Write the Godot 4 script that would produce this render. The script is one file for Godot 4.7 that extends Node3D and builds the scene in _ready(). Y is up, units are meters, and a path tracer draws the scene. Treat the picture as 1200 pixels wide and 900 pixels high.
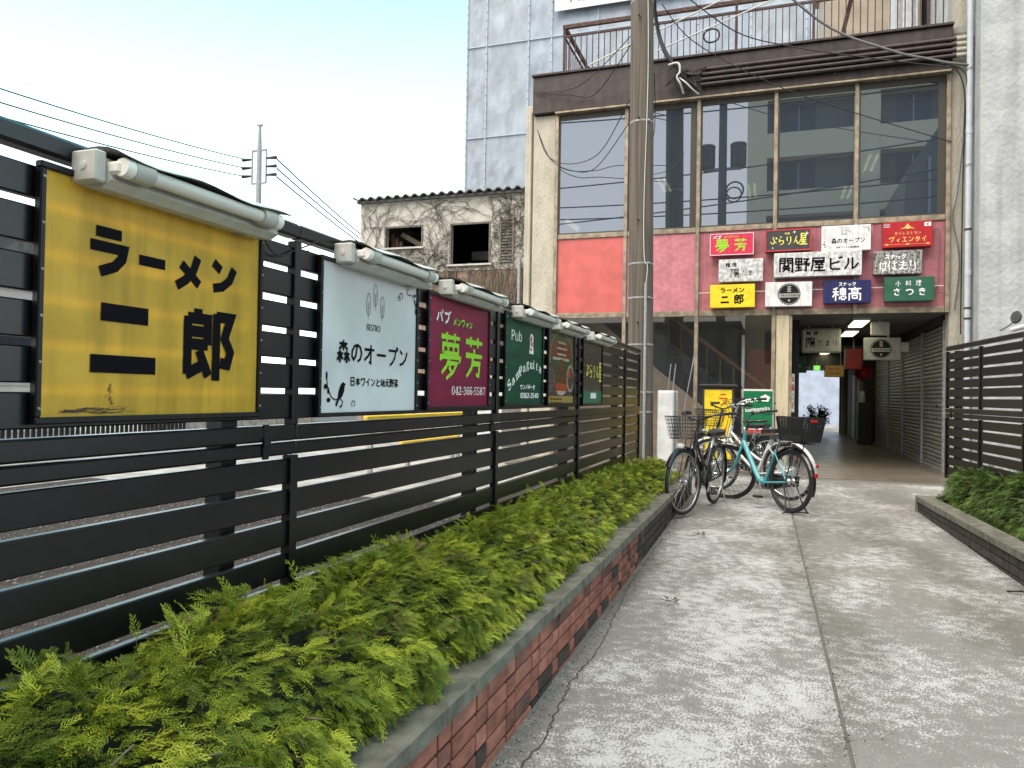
extends Node3D

# ---------------------------------------------------------------- mesh builder
class Geo:
	var v := PackedVector3Array()
	var n := PackedVector3Array()
	var t := PackedVector2Array()
	func tri(a: Vector3, b: Vector3, c: Vector3, na: Vector3, nb: Vector3, nc: Vector3, ua := Vector2(), ub := Vector2(), uc := Vector2()) -> void:
		if (b - a).cross(c - a).dot(na + nb + nc) > 0.0:
			v.append_array(PackedVector3Array([a, c, b])); n.append_array(PackedVector3Array([na, nc, nb])); t.append_array(PackedVector2Array([ua, uc, ub]))
		else:
			v.append_array(PackedVector3Array([a, b, c])); n.append_array(PackedVector3Array([na, nb, nc])); t.append_array(PackedVector2Array([ua, ub, uc]))
	func flat(a: Vector3, b: Vector3, c: Vector3, towards: Vector3) -> void:
		var k := (b - a).cross(c - a).normalized()
		if k.dot(towards) < 0.0: k = -k
		tri(a, b, c, k, k, k)
	func quad(a: Vector3, b: Vector3, c: Vector3, d: Vector3, k: Vector3) -> void:
		tri(a, b, c, k, k, k, Vector2(0, 0), Vector2(1, 0), Vector2(1, 1))
		tri(a, c, d, k, k, k, Vector2(0, 0), Vector2(1, 1), Vector2(0, 1))
	func box(c: Vector3, s: Vector3, bev := 0.0, bas := Basis()) -> Geo:
		var h := s * 0.5
		var e := minf(bev, minf(h.x, minf(h.y, h.z)) * 0.9)
		for ax in 3:
			var a1 := (ax + 1) % 3
			var a2 := (ax + 2) % 3
			for sg in [-1.0, 1.0]:
				var k := Vector3(); k[ax] = sg
				var p := []
				for q in [[-1, -1], [1, -1], [1, 1], [-1, 1]]:
					var w := Vector3(); w[ax] = sg * h[ax]; w[a1] = q[0] * (h[a1] - e); w[a2] = q[1] * (h[a2] - e)
					p.append(c + bas * w)
				quad(p[0], p[1], p[2], p[3], bas * k)
		if e > 0.0:
			for ax in 3:
				var a1 := (ax + 1) % 3
				var a2 := (ax + 2) % 3
				for s1 in [-1.0, 1.0]:
					for s2 in [-1.0, 1.0]:
						var p := []
						for q in [[-1, 0], [1, 0], [1, 1], [-1, 1]]:
							var w := Vector3(); w[ax] = q[0] * (h[ax] - e)
							w[a1] = s1 * (h[a1] - (0.0 if q[1] == 0 else e)); w[a2] = s2 * (h[a2] - (e if q[1] == 0 else 0.0))
							p.append(c + bas * w)
						var k := Vector3(); k[a1] = s1; k[a2] = s2
						quad(p[0], p[1], p[2], p[3], bas * k.normalized())
			for sx in [-1.0, 1.0]:
				for sy in [-1.0, 1.0]:
					for sz in [-1.0, 1.0]:
						var m := Vector3(sx, sy, sz)
						var k := bas * m.normalized()
						tri(c + bas * (m * (h - Vector3(0, e, e))), c + bas * (m * (h - Vector3(e, 0, e))), c + bas * (m * (h - Vector3(e, e, 0))), k, k, k)
		return self
	func bar(a: Vector3, b: Vector3, w: float, h: float, up := Vector3.UP, bev := 0.0) -> Geo:
		var x := (b - a).normalized()
		var z := x.cross(up).normalized()
		var y := z.cross(x)
		return box((a + b) * 0.5, Vector3((b - a).length(), h, w), bev, Basis(x, y, z))
	func tube(p: Array, r: Variant, sides := 8, caps := true, closed := false) -> Geo:
		var m := p.size()
		var u := Vector3()
		var rings := []
		for i in m:
			var a: Vector3 = p[i - 1] if i > 0 else (p[m - 1] if closed else p[0])
			var b: Vector3 = p[i + 1] if i < m - 1 else (p[0] if closed else p[m - 1])
			var d := (b - a).normalized()
			if u == Vector3():
				u = d.cross(Vector3.UP if absf(d.y) < 0.9 else Vector3.RIGHT).normalized()
			u = (u - d * u.dot(d)).normalized()
			var w := d.cross(u)
			var rad: float = r[i] if r is Array else r
			var ring := []
			for k in sides:
				var q := TAU * k / sides
				var nn := u * cos(q) + w * sin(q)
				ring.append([Vector3(p[i]) + nn * rad, nn])
			rings.append(ring)
		for i in (m if closed else m - 1):
			var ra: Array = rings[i]
			var rb: Array = rings[(i + 1) % m]
			for k in sides:
				var l := (k + 1) % sides
				tri(ra[k][0], ra[l][0], rb[l][0], ra[k][1], ra[l][1], rb[l][1])
				tri(ra[k][0], rb[l][0], rb[k][0], ra[k][1], rb[l][1], rb[k][1])
		if caps and not closed:
			for e in [0, m - 1]:
				var k: Vector3 = (Vector3(p[0]) - Vector3(p[1])).normalized() if e == 0 else (Vector3(p[m - 1]) - Vector3(p[m - 2])).normalized()
				for j in range(1, sides - 1):
					tri(rings[e][0][0], rings[e][j][0], rings[e][j + 1][0], k, k, k)
		return self
	func lathe(prof: Array, sides: int, xf := Transform3D()) -> Geo:  # prof: [radius, height] pairs, axis y
		for i in prof.size() - 1:
			var a: Array = prof[i]
			var b: Array = prof[i + 1]
			var d := Vector2(b[0] - a[0], b[1] - a[1])
			if d.length() < 1e-7: continue
			var nr := Vector2(d.y, -d.x).normalized()
			for k in sides:
				var q0 := TAU * k / sides
				var q1 := TAU * (k + 1) / sides
				var c0 := Vector3(cos(q0), 0, sin(q0))
				var c1 := Vector3(cos(q1), 0, sin(q1))
				var n0 := xf.basis * (c0 * nr.x + Vector3(0, nr.y, 0))
				var n1 := xf.basis * (c1 * nr.x + Vector3(0, nr.y, 0))
				var A := xf * (c0 * float(a[0]) + Vector3(0, a[1], 0)); var B := xf * (c1 * float(a[0]) + Vector3(0, a[1], 0))
				var C := xf * (c1 * float(b[0]) + Vector3(0, b[1], 0)); var D := xf * (c0 * float(b[0]) + Vector3(0, b[1], 0))
				if a[0] > 1e-6: tri(A, B, C, n0, n1, n1)
				if b[0] > 1e-6: tri(A, C, D, n0, n1, n0)
		return self
	func torus(R: float, r: float, sr: int, st: int, xf := Transform3D(), sq := 1.0) -> Geo:  # axis z, sq stretches the tube along z
		for i in sr:
			var a0 := TAU * i / sr; var a1 := TAU * (i + 1) / sr
			for j in st:
				var q := [[a0, j], [a1, j], [a1, j + 1], [a0, j + 1]]
				var P := []; var N := []
				for w in q:
					var b: float = TAU * w[1] / st
					var o := Vector3(cos(w[0]), sin(w[0]), 0)
					P.append(xf * (o * (R + r * cos(b)) + Vector3(0, 0, r * sq * sin(b))))
					N.append((xf.basis * (o * cos(b) + Vector3(0, 0, sin(b) / sq))).normalized())
				tri(P[0], P[1], P[2], N[0], N[1], N[2]); tri(P[0], P[2], P[3], N[0], N[2], N[3])
		return self
	func ball(c: Vector3, r: Vector3, seg := 12) -> Geo:
		var prof := []
		for i in seg / 2 + 1:
			var a := PI * i / (seg / 2) - PI / 2
			prof.append([cos(a), sin(a)])
		prof[0][0] = 0.0; prof[-1][0] = 0.0
		return lathe(prof, seg, Transform3D(Basis(Vector3(r.x, 0, 0), Vector3(0, r.y, 0), Vector3(0, 0, r.z)), c))
	func poly(p: PackedVector2Array, xf: Transform3D, depth := 0.0) -> Geo:  # flat shape in xf's x-y plane, front towards +z
		var ix := Geometry2D.triangulate_polygon(p)
		var z := xf.basis.z.normalized()
		for i in range(0, ix.size(), 3):
			var a := xf * Vector3(p[ix[i]].x, p[ix[i]].y, 0); var b := xf * Vector3(p[ix[i + 1]].x, p[ix[i + 1]].y, 0); var c := xf * Vector3(p[ix[i + 2]].x, p[ix[i + 2]].y, 0)
			tri(a, b, c, z, z, z)
			if depth > 0.0:
				tri(a - z * depth, b - z * depth, c - z * depth, -z, -z, -z)
		if depth > 0.0:
			var cw := Geometry2D.is_polygon_clockwise(p)
			for i in p.size():
				var a2 := p[i]; var b2 := p[(i + 1) % p.size()]
				var d := (b2 - a2).normalized()
				var k2 := Vector2(-d.y, d.x) if cw else Vector2(d.y, -d.x)
				var k := (xf.basis * Vector3(k2.x, k2.y, 0)).normalized()
				var a := xf * Vector3(a2.x, a2.y, 0); var b := xf * Vector3(b2.x, b2.y, 0)
				quad(a, b, b - z * depth, a - z * depth, k)
		return self
	func add_mesh(m: Mesh, xf: Transform3D) -> Geo:
		var a := m.surface_get_arrays(0)
		var ve: PackedVector3Array = a[Mesh.ARRAY_VERTEX]
		var no: PackedVector3Array = a[Mesh.ARRAY_NORMAL]
		var ix: PackedInt32Array = a[Mesh.ARRAY_INDEX] if a[Mesh.ARRAY_INDEX] != null else PackedInt32Array(range(ve.size()))
		for i in range(0, ix.size() - 2, 3):
			tri(xf * ve[ix[i]], xf * ve[ix[i + 1]], xf * ve[ix[i + 2]], (xf.basis * no[ix[i]]).normalized(), (xf.basis * no[ix[i + 1]]).normalized(), (xf.basis * no[ix[i + 2]]).normalized())
		return self
	func mesh() -> ArrayMesh:
		var a := []; a.resize(Mesh.ARRAY_MAX)
		a[Mesh.ARRAY_VERTEX] = v; a[Mesh.ARRAY_NORMAL] = n; a[Mesh.ARRAY_TEX_UV] = t
		var m := ArrayMesh.new()
		if v.size() > 0: m.add_surface_from_arrays(Mesh.PRIMITIVE_TRIANGLES, a)
		return m

# ---------------------------------------------------------------- scene helpers
var used := {}
var M := {}
var T := {}
var rng := RandomNumberGenerator.new()
const F := -13.6      # facade plane of the building
const FX := -1.6      # plane of the slat fence on the left
const FLOOR := 0.09   # floor of the passage

func gy(z: float) -> float:   # the path rises gently towards the building
	return 0.02 * (-z - 8.4)

func numbered(called: String) -> String:
	var k: int = used.get(called, 0)
	used[called] = k + 1
	return called if k == 0 else "%s_%03d" % [called, k]

func tag(o: Node3D, label: String, category: String, group := "", kind := "") -> Node3D:
	o.set_meta("label", label)
	if category: o.set_meta("category", category)
	if group: o.set_meta("group", group)
	if kind: o.set_meta("kind", kind)
	return o

func thing(called: String, label: String, category: String, at := Vector3(), group := "", bas := Basis()) -> Node3D:
	var o := Node3D.new()
	o.name = numbered(called)
	add_child(o)
	o.transform = Transform3D(bas, at)
	return tag(o, label, category, group)

func put(called: String, m: Mesh, mt: Material, parent: Node3D, xf := Transform3D()) -> MeshInstance3D:
	var o := MeshInstance3D.new()
	o.name = called if parent != self else numbered(called)
	o.mesh = m
	o.material_override = mt
	o.transform = xf
	parent.add_child(o, true)
	return o

func obj(called: String, g: Geo, mt: Material, parent: Node3D, xf := Transform3D()) -> MeshInstance3D:
	return put(called, g.mesh(), mt, parent, xf)

func struct(called: String, g: Geo, mt: Material, label := "") -> MeshInstance3D:
	var o := obj(called, g, mt, self)
	o.set_meta("kind", "structure")
	if label: o.set_meta("label", label)
	return o

func stuff(o: Node3D) -> Node3D:
	o.set_meta("kind", "stuff")
	return o

func bx(c: Vector3, s: Vector3, bev := 0.0) -> Geo:
	return Geo.new().box(c, s, bev)

func span(a: Vector3, b: Vector3, bev := 0.0) -> Geo:   # a box between two corners
	return Geo.new().box((a + b) * 0.5, (b - a).abs(), bev)

func lin(r: float, g: float, b: float, a := 1.0) -> Color:
	var c := Color(r, g, b).linear_to_srgb()
	c.a = a
	return c

func sag(a: Vector3, b: Vector3, drop: float, k := 14) -> Array:
	var p := []
	for i in k + 1:
		var s := float(i) / k
		p.append(a.lerp(b, s) + Vector3.DOWN * drop * 4.0 * s * (1.0 - s))
	return p

func spline(p: Array, k := 6) -> Array:   # smooth curve through the points
	var o := []
	for i in p.size() - 1:
		var a: Vector3 = p[maxi(i - 1, 0)]; var b: Vector3 = p[i]; var c: Vector3 = p[i + 1]; var d: Vector3 = p[mini(i + 2, p.size() - 1)]
		for j in k:
			o.append(b.cubic_interpolate(c, a, d, float(j) / k))
	o.append(p[-1])
	return o

func cable(called: String, label: String, p: Array, r: float, mt: Material, group := "", sides := 5) -> MeshInstance3D:
	var o := obj(called, Geo.new().tube(p, r, sides), mt, self)
	tag(o, label, "cable", group)
	return o

# ---------------------------------------------------------------- textures and materials
func noise_tex(sd: int, freq: float, oct: int, lo: float, hi: float, a := 0.2, b := 0.8, squash := Vector2i(1, 1), size := 512, bump := false) -> ImageTexture:
	var f := FastNoiseLite.new()
	f.seed = sd; f.frequency = freq; f.fractal_octaves = oct
	f.noise_type = FastNoiseLite.TYPE_SIMPLEX_SMOOTH
	var im := f.get_seamless_image(size / squash.x, size / squash.y)
	im.convert(Image.FORMAT_L8)
	if squash != Vector2i(1, 1): im.resize(size, size, Image.INTERPOLATE_CUBIC)
	var d := im.get_data()
	for i in d.size():
		var s := clampf((d[i] / 255.0 - a) / (b - a), 0.0, 1.0)
		d[i] = int(255.0 * (lo + (hi - lo) * s))
	im = Image.create_from_data(size, size, false, Image.FORMAT_L8, d)
	im.convert(Image.FORMAT_RGB8)
	return ImageTexture.create_from_image(im)

func mat(called: String, c: Color, rough := 0.7, o := {}) -> StandardMaterial3D:
	var m := StandardMaterial3D.new()
	m.resource_name = called
	m.albedo_color = c
	m.roughness = rough
	m.metallic = o.get("metal", 0.0)
	m.metallic_specular = o.get("spec", 0.5)
	var world: bool = o.get("world", true)
	if o.has("tex"):
		m.albedo_texture = T[o.tex]
		m.uv1_triplanar = true; m.uv1_world_triplanar = world
		var s: Variant = o.get("scale", 1.0)
		m.uv1_scale = s if s is Vector3 else Vector3.ONE * float(s)
		m.uv1_offset = o.get("off", Vector3(0.37, 0.11, 0.73))
	if o.has("tex2"):
		m.detail_enabled = true
		m.detail_albedo = T[o.tex2]
		m.detail_blend_mode = BaseMaterial3D.BLEND_MODE_MUL
		m.detail_uv_layer = BaseMaterial3D.DETAIL_UV_2
		m.uv2_triplanar = true; m.uv2_world_triplanar = world
		var s2: Variant = o.get("scale2", 1.0)
		m.uv2_scale = s2 if s2 is Vector3 else Vector3.ONE * float(s2)
	if o.has("bump"):
		m.heightmap_enabled = true
		m.heightmap_texture = T[o.bump]
		m.heightmap_scale = o.get("bs", 0.3)
		if not o.has("tex"):
			m.uv1_triplanar = true; m.uv1_world_triplanar = world
			var s3: Variant = o.get("scale", 1.0)
			m.uv1_scale = s3 if s3 is Vector3 else Vector3.ONE * float(s3)
	if o.has("back"):
		m.backlight_enabled = true; m.backlight = o.back
	if o.has("glow"):
		m.emission_enabled = true; m.emission = o.glow; m.emission_energy_multiplier = o.get("power", 1.0)
	M[called] = m
	return m

func make_textures() -> void:
	T.grain = noise_tex(1, 0.09, 4, 0.80, 1.0)
	T.fine = noise_tex(2, 0.25, 3, 0.7, 1.0)
	T.blotch = noise_tex(3, 0.012, 6, 0.78, 1.0, 0.25, 0.7)
	T.soft = noise_tex(4, 0.008, 4, 0.92, 1.0, 0.25, 0.75)
	T.streak = noise_tex(5, 0.022, 6, 0.76, 1.0, 0.15, 0.6, Vector2i(1, 10))
	T.streaksoft = noise_tex(6, 0.02, 5, 0.92, 1.0, 0.2, 0.65, Vector2i(1, 8))
	T.dirt = noise_tex(7, 0.02, 6, 0.55, 1.0, 0.3, 0.5)
	T.lumps = noise_tex(8, 0.05, 5, 0.0, 1.0, 0.2, 0.8)
	T.brush = noise_tex(9, 0.06, 3, 0.75, 1.0, 0.2, 0.8, Vector2i(16, 1))
	T.crumple = noise_tex(10, 0.014, 3, 0.0, 1.0, 0.2, 0.8, Vector2i(1, 3))

func make_materials() -> void:
	mat("black_aluminium", lin(0.0048, 0.0052, 0.0075), 0.32, {"spec": 0.5, "tex": "blotch", "scale": 1.3, "tex2": "grain", "scale2": 4.0, "bump": "fine", "bs": 0.01})
	mat("black_frame", lin(0.006, 0.006, 0.008), 0.4, {"spec": 0.4, "tex": "soft", "scale": 2.0})
	mat("lamp_metal", lin(0.52, 0.53, 0.50), 0.45, {"tex": "soft", "scale": 3.0})
	mat("lamp_hood_metal", lin(0.44, 0.45, 0.41), 0.4, {"tex": "soft", "scale": 2.0})
	mat("lamp_tube_glass", lin(0.62, 0.61, 0.56), 0.25, {})
	mat("lamp_socket_plastic", lin(0.78, 0.77, 0.72), 0.35, {})
	mat("steel", lin(0.45, 0.45, 0.45), 0.35, {"metal": 0.8})
	mat("galvanized", lin(0.36, 0.38, 0.4), 0.5, {"metal": 0.3, "tex": "blotch", "scale": 3.0})
	mat("cap_concrete", lin(0.2, 0.195, 0.155), 0.9, {"tex": "blotch", "scale": 0.9, "tex2": "grain", "scale2": 5.0, "bump": "lumps", "bs": 0.25})
	mat("mortar", lin(0.07, 0.06, 0.05), 0.95, {"tex": "grain", "scale": 3.0})
	for k in 5:
		var c: Color = [lin(0.46, 0.17, 0.115), lin(0.40, 0.14, 0.095), lin(0.52, 0.20, 0.14), lin(0.34, 0.13, 0.10), lin(0.44, 0.155, 0.105)][k]
		mat("brick%d" % k, c, 0.8, {"tex": "blotch", "scale": Vector3(0.9, 1.6, 0.9), "off": Vector3(0.1 * k, 0.3, 0.2), "tex2": "grain", "scale2": 6.0, "bump": "fine", "bs": 0.05})
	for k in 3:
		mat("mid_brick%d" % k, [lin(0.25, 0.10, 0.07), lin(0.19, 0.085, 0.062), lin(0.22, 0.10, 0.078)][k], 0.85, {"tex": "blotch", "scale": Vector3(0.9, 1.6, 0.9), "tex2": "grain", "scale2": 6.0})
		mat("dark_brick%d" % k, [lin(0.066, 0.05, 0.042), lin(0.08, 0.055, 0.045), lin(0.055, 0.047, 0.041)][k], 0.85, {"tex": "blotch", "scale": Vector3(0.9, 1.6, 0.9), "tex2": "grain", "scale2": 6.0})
	mat("soil", lin(0.075, 0.058, 0.048), 1.0, {"tex": "grain", "scale": 2.0, "tex2": "blotch", "scale2": 1.0, "bump": "lumps", "bs": 2.0})
	mat("pebble", lin(0.2, 0.17, 0.15), 0.9, {"tex": "grain", "scale": 8.0})
	mat("lot_concrete", lin(0.42, 0.41, 0.38), 0.9, {"tex": "blotch", "scale": 0.25, "tex2": "grain", "scale2": 2.0})
	mat("asphalt", lin(0.06, 0.06, 0.06), 0.9, {"tex": "grain", "scale": 1.5, "tex2": "blotch", "scale2": 0.2})
	mat("pier_concrete", lin(0.56, 0.53, 0.44), 0.9, {"tex": "soft", "scale": Vector3(0.8, 0.35, 0.8), "tex2": "grain", "scale2": 2.0, "bump": "lumps", "bs": 0.5})
	mat("stucco", lin(0.42, 0.44, 0.45), 0.92, {"tex": "soft", "scale": Vector3(0.42, 0.34, 0.42), "tex2": "streaksoft", "scale2": Vector3(0.35, 0.09, 0.35), "bump": "lumps", "bs": 0.45})
	M.stucco.uv1_scale = Vector3(0.42, 0.34, 0.42)
	mat("pier_stucco", lin(0.50, 0.48, 0.40), 0.92, {"tex": "streaksoft", "scale": Vector3(0.7, 0.3, 0.7), "tex2": "grain", "scale2": 3.0, "bump": "lumps", "bs": 0.6})
	mat("brown_paint", lin(0.042, 0.024, 0.023), 0.55, {"tex": "streak", "scale": Vector3(0.5, 0.5, 0.5), "tex2": "blotch", "scale2": 0.7, "bump": "crumple", "bs": 0.3})
	mat("rusty_brown", lin(0.085, 0.034, 0.027), 0.7, {"tex": "dirt", "scale": 1.6, "tex2": "blotch", "scale2": 0.8})
	mat("champagne_frame", lin(0.36, 0.30, 0.22), 0.45, {"metal": 0.25, "tex": "streaksoft", "scale": 1.0, "tex2": "blotch", "scale2": 0.7})
	mat("dark_frame", lin(0.05, 0.045, 0.04), 0.5, {"metal": 0.2})
	mat("coral_panel", lin(0.55, 0.12, 0.11), 0.32, {"tex": "soft", "scale": 0.5})
	mat("rose_panel", lin(0.58, 0.215, 0.25), 0.4, {"tex": "soft", "scale": 0.6, "tex2": "soft", "scale2": 2.1})
	mat("faded_panel", lin(0.43, 0.15, 0.18), 0.5, {"tex": "streaksoft", "scale": Vector3(0.7, 0.22, 0.7), "tex2": "soft", "scale2": 1.2})
	mat("room_wall", lin(0.22, 0.21, 0.20), 0.9, {"tex": "soft", "scale": 0.4})
	mat("room_ceiling", lin(0.30, 0.30, 0.28), 0.9, {"tex": "soft", "scale": 0.4})
	mat("room_floor", lin(0.1, 0.09, 0.08), 0.6, {"tex": "soft", "scale": 0.4})
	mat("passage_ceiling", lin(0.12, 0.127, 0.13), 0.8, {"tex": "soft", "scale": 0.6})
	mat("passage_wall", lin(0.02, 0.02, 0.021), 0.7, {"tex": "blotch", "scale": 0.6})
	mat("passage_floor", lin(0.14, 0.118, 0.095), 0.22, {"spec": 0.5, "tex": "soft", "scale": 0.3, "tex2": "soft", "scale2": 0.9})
	M.passage_floor.roughness_texture = T.blotch; M.passage_floor.roughness = 0.36
	mat("shutter", lin(0.30, 0.295, 0.27), 0.42, {"metal": 0.35, "tex": "streaksoft", "scale": 0.7, "tex2": "blotch", "scale2": 0.8})
	mat("cream_paint", lin(0.66, 0.58, 0.40), 0.75, {"tex": "streaksoft", "scale": 1.2, "tex2": "grain", "scale2": 3.0, "bump": "lumps", "bs": 0.2})
	mat("stair_side", lin(0.42, 0.34, 0.28), 0.9, {"tex": "soft", "scale": 0.8, "tex2": "grain", "scale2": 3.0})
	mat("stair_navy", lin(0.012, 0.017, 0.035), 0.4, {"tex": "blotch", "scale": 1.0})
	mat("stair_blue", lin(0.025, 0.05, 0.085), 0.3, {"tex": "blotch", "scale": 1.0})
	mat("wood_rail", lin(0.2, 0.08, 0.035), 0.5, {"tex": "brush", "scale": 2.0})
	mat("crimson", lin(0.25, 0.012, 0.022), 0.6, {"tex": "soft", "scale": 1.0})
	mat("pole_concrete", lin(0.155, 0.132, 0.108), 0.9, {"tex": "streak", "scale": Vector3(1.6, 0.35, 1.6), "tex2": "grain", "scale2": 3.0, "bump": "fine", "bs": 0.1})
	mat("far_pole", lin(0.3, 0.32, 0.33), 0.9, {"tex": "soft", "scale": 0.5})
	mat("black_rubber", lin(0.012, 0.012, 0.013), 0.6, {})
	mat("cable_grey", lin(0.12, 0.12, 0.13), 0.6, {})
	mat("cable_white", lin(0.55, 0.55, 0.52), 0.5, {})
	mat("pvc_pipe", lin(0.50, 0.55, 0.60), 0.35, {"tex": "soft", "scale": 1.0})
	mat("sheet_blue", lin(0.285, 0.345, 0.425), 0.62, {"tex": "soft", "scale": Vector3(0.22, 0.12, 0.22), "tex2": "soft", "scale2": Vector3(0.3, 0.1, 0.3), "bump": "crumple", "bs": 2.0})
	mat("sheet_grey", lin(0.29, 0.345, 0.405), 0.62, {"tex": "soft", "scale": Vector3(0.2, 0.13, 0.2), "off": Vector3(0.6, 0.2, 0.1), "tex2": "soft", "scale2": Vector3(0.35, 0.1, 0.35), "bump": "crumple", "bs": 2.0})
	mat("sheet_seam", lin(0.315, 0.375, 0.45), 0.6, {})
	mat("white_paint", lin(0.58, 0.60, 0.61), 0.5, {"tex": "soft", "scale": 1.0})
	mat("blue_white_wall", lin(0.42, 0.49, 0.62), 0.85, {"tex": "soft", "scale": 0.4})
	mat("beige_wall", lin(0.36, 0.31, 0.25), 0.9, {"tex": "soft", "scale": 0.4})
	mat("ivy_wall", lin(0.58, 0.565, 0.52), 0.95, {"tex": "soft", "scale": 0.5, "tex2": "grain", "scale2": 1.2, "bump": "lumps", "bs": 0.6})
	mat("ivy_reed", lin(0.34, 0.25, 0.20), 0.95, {"tex": "streak", "scale": Vector3(1.2, 0.5, 1.2), "tex2": "grain", "scale2": 1.0})
	mat("twig", lin(0.055, 0.043, 0.032), 0.95, {})
	mat("pale_twig", lin(0.19, 0.165, 0.13), 0.95, {})
	mat("roof_sheet", lin(0.12, 0.125, 0.125), 0.7, {"tex": "blotch", "scale": 0.6})
	mat("louver", lin(0.15, 0.14, 0.125), 0.8, {"tex": "blotch", "scale": 1.0})
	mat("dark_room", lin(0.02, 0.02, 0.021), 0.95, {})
	mat("apartment_wall", lin(0.92, 0.66, 0.42), 0.9, {})
	mat("apartment_recess", lin(0.13, 0.125, 0.115), 0.9, {})
	mat("siding", lin(0.55, 0.5, 0.5), 0.7, {"tex": "soft", "scale": 0.3})
	mat("block_wall", lin(0.50, 0.50, 0.48), 0.9, {"tex": "blotch", "scale": 0.6, "tex2": "grain", "scale2": 2.0})
	mat("yellow_paint", lin(0.78, 0.52, 0.03), 0.45, {"tex": "soft", "scale": 1.0})
	mat("black_plastic", lin(0.016, 0.016, 0.017), 0.45, {"spec": 0.5})
	mat("bike_black", lin(0.012, 0.012, 0.014), 0.22, {"spec": 0.6})
	mat("bike_teal", lin(0.08, 0.33, 0.355), 0.25, {"spec": 0.55})
	mat("bike_white", lin(0.62, 0.63, 0.63), 0.3, {"spec": 0.5})
	mat("chrome", lin(0.62, 0.63, 0.64), 0.2, {"metal": 0.95})
	mat("spoke_steel", lin(0.45, 0.46, 0.47), 0.3, {"metal": 0.8})
	mat("red_lens", lin(0.4, 0.012, 0.012), 0.15, {"spec": 0.6})
	mat("white_lens", lin(0.7, 0.72, 0.72), 0.15, {"spec": 0.6})
	mat("saddle", lin(0.014, 0.013, 0.013), 0.4, {})
	mat("panel_stain", lin(0.22, 0.06, 0.07), 0.8, {})
	mat("grit", lin(0.09, 0.075, 0.06), 0.95, {})
	# lettering
	mat("ink_black", lin(0.005, 0.005, 0.008), 0.5, {"spec": 0.15})
	mat("ink_white", lin(0.8, 0.8, 0.8), 0.5, {})
	mat("ink_green", lin(0.27, 0.62, 0.015), 0.5, {})
	mat("ink_yellow", lin(0.8, 0.72, 0.12), 0.5, {})
	mat("ink_red", lin(0.5, 0.02, 0.015), 0.5, {})
	mat("ink_gold", lin(0.72, 0.45, 0.12), 0.5, {})
	mat("ink_grey", lin(0.016, 0.016, 0.019), 0.7, {"spec": 0.2})
	mat("ink_navy", lin(0.02, 0.025, 0.12), 0.5, {})
	mat("ink_dkgreen", lin(0.02, 0.13, 0.07), 0.5, {})
	# sign faces: thin acrylic lets daylight through from behind
	mat("face_yellow", lin(0.97, 0.60, 0.08), 0.3, {"tex": "soft", "scale": 1.0, "tex2": "streaksoft", "scale2": Vector3(1.4, 0.7, 1.4), "spec": 0.35, "back": Color(0.9, 0.7, 0.1)})
	mat("face_white", lin(0.64, 0.67, 0.69), 0.22, {"tex": "soft", "scale": 0.4, "back": Color(0.12, 0.12, 0.12)})
	mat("face_pink", lin(0.30, 0.014, 0.075), 0.3, {"tex": "soft", "scale": 1.0, "back": Color(0.85, 0.1, 0.25)})
	mat("face_green", lin(0.006, 0.115, 0.068), 0.3, {"tex": "streaksoft", "scale": Vector3(3.0, 0.3, 3.0), "tex2": "soft", "scale2": 1.0, "back": Color(0.06, 0.9, 0.5)})
	mat("face_black", lin(0.014, 0.015, 0.018), 0.25, {"tex": "soft", "scale": 1.0})
	mat("sign_pink", lin(0.62, 0.022, 0.085), 0.4, {"tex": "streaksoft", "scale": 1.5})
	mat("sign_charcoal", lin(0.035, 0.037, 0.042), 0.5, {"tex": "soft", "scale": 1.0})
	mat("sign_redframe", lin(0.50, 0.025, 0.03), 0.5, {})
	mat("sign_white", lin(0.72, 0.73, 0.74), 0.4, {"tex": "soft", "scale": 1.2, "tex2": "streaksoft", "scale2": 2.0})
	mat("sign_dirty_white", lin(0.66, 0.67, 0.67), 0.5, {"tex": "streaksoft", "scale": Vector3(2.0, 1.0, 2.0), "tex2": "blotch", "scale2": 1.5})
	mat("sign_red", lin(0.40, 0.010, 0.018), 0.4, {"tex": "soft", "scale": 1.2})
	mat("sign_peeled", lin(0.30, 0.30, 0.29), 0.8, {"tex": "streak", "scale": Vector3(2.2, 1.2, 2.2), "tex2": "dirt", "scale2": 1.6})
	mat("sign_yellow", lin(0.82, 0.62, 0.02), 0.4, {"tex": "soft", "scale": 1.5})
	mat("sign_navy", lin(0.016, 0.02, 0.095), 0.35, {"tex": "streaksoft", "scale": 1.6})
	mat("sign_green", lin(0.02, 0.10, 0.06), 0.4, {"tex": "soft", "scale": 1.2})
	mat("sign_brightgreen", lin(0.004, 0.15, 0.055), 0.35, {"tex": "soft", "scale": 1.0})
	mat("sign_ivory", lin(0.36, 0.36, 0.33), 0.6, {"tex": "soft", "scale": 1.2})
	mat("leaf_dark", lin(0.03, 0.05, 0.022), 0.5, {"back": Color(0.05, 0.09, 0.03)})
	mat("dry_leaf", lin(0.11, 0.075, 0.04), 0.8, {})
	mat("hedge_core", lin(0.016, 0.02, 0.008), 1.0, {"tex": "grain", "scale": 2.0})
	# lamps that are lit, one added glow for a reflection, and glass
	mat("fluorescent_lamp", lin(0.8, 0.8, 0.7), 0.4, {"glow": lin(1.0, 0.98, 0.62), "power": 0.95})
	mat("office_fluorescent", lin(0.8, 0.8, 0.7), 0.4, {"glow": lin(1.0, 0.95, 0.55), "power": 3.2})
	mat("reflection_glow", lin(0.8, 0.8, 0.7), 0.4, {"glow": lin(1.0, 0.95, 0.5), "power": 4.0})  # emission standing in for a reflected bright strip, not a lamp
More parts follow.
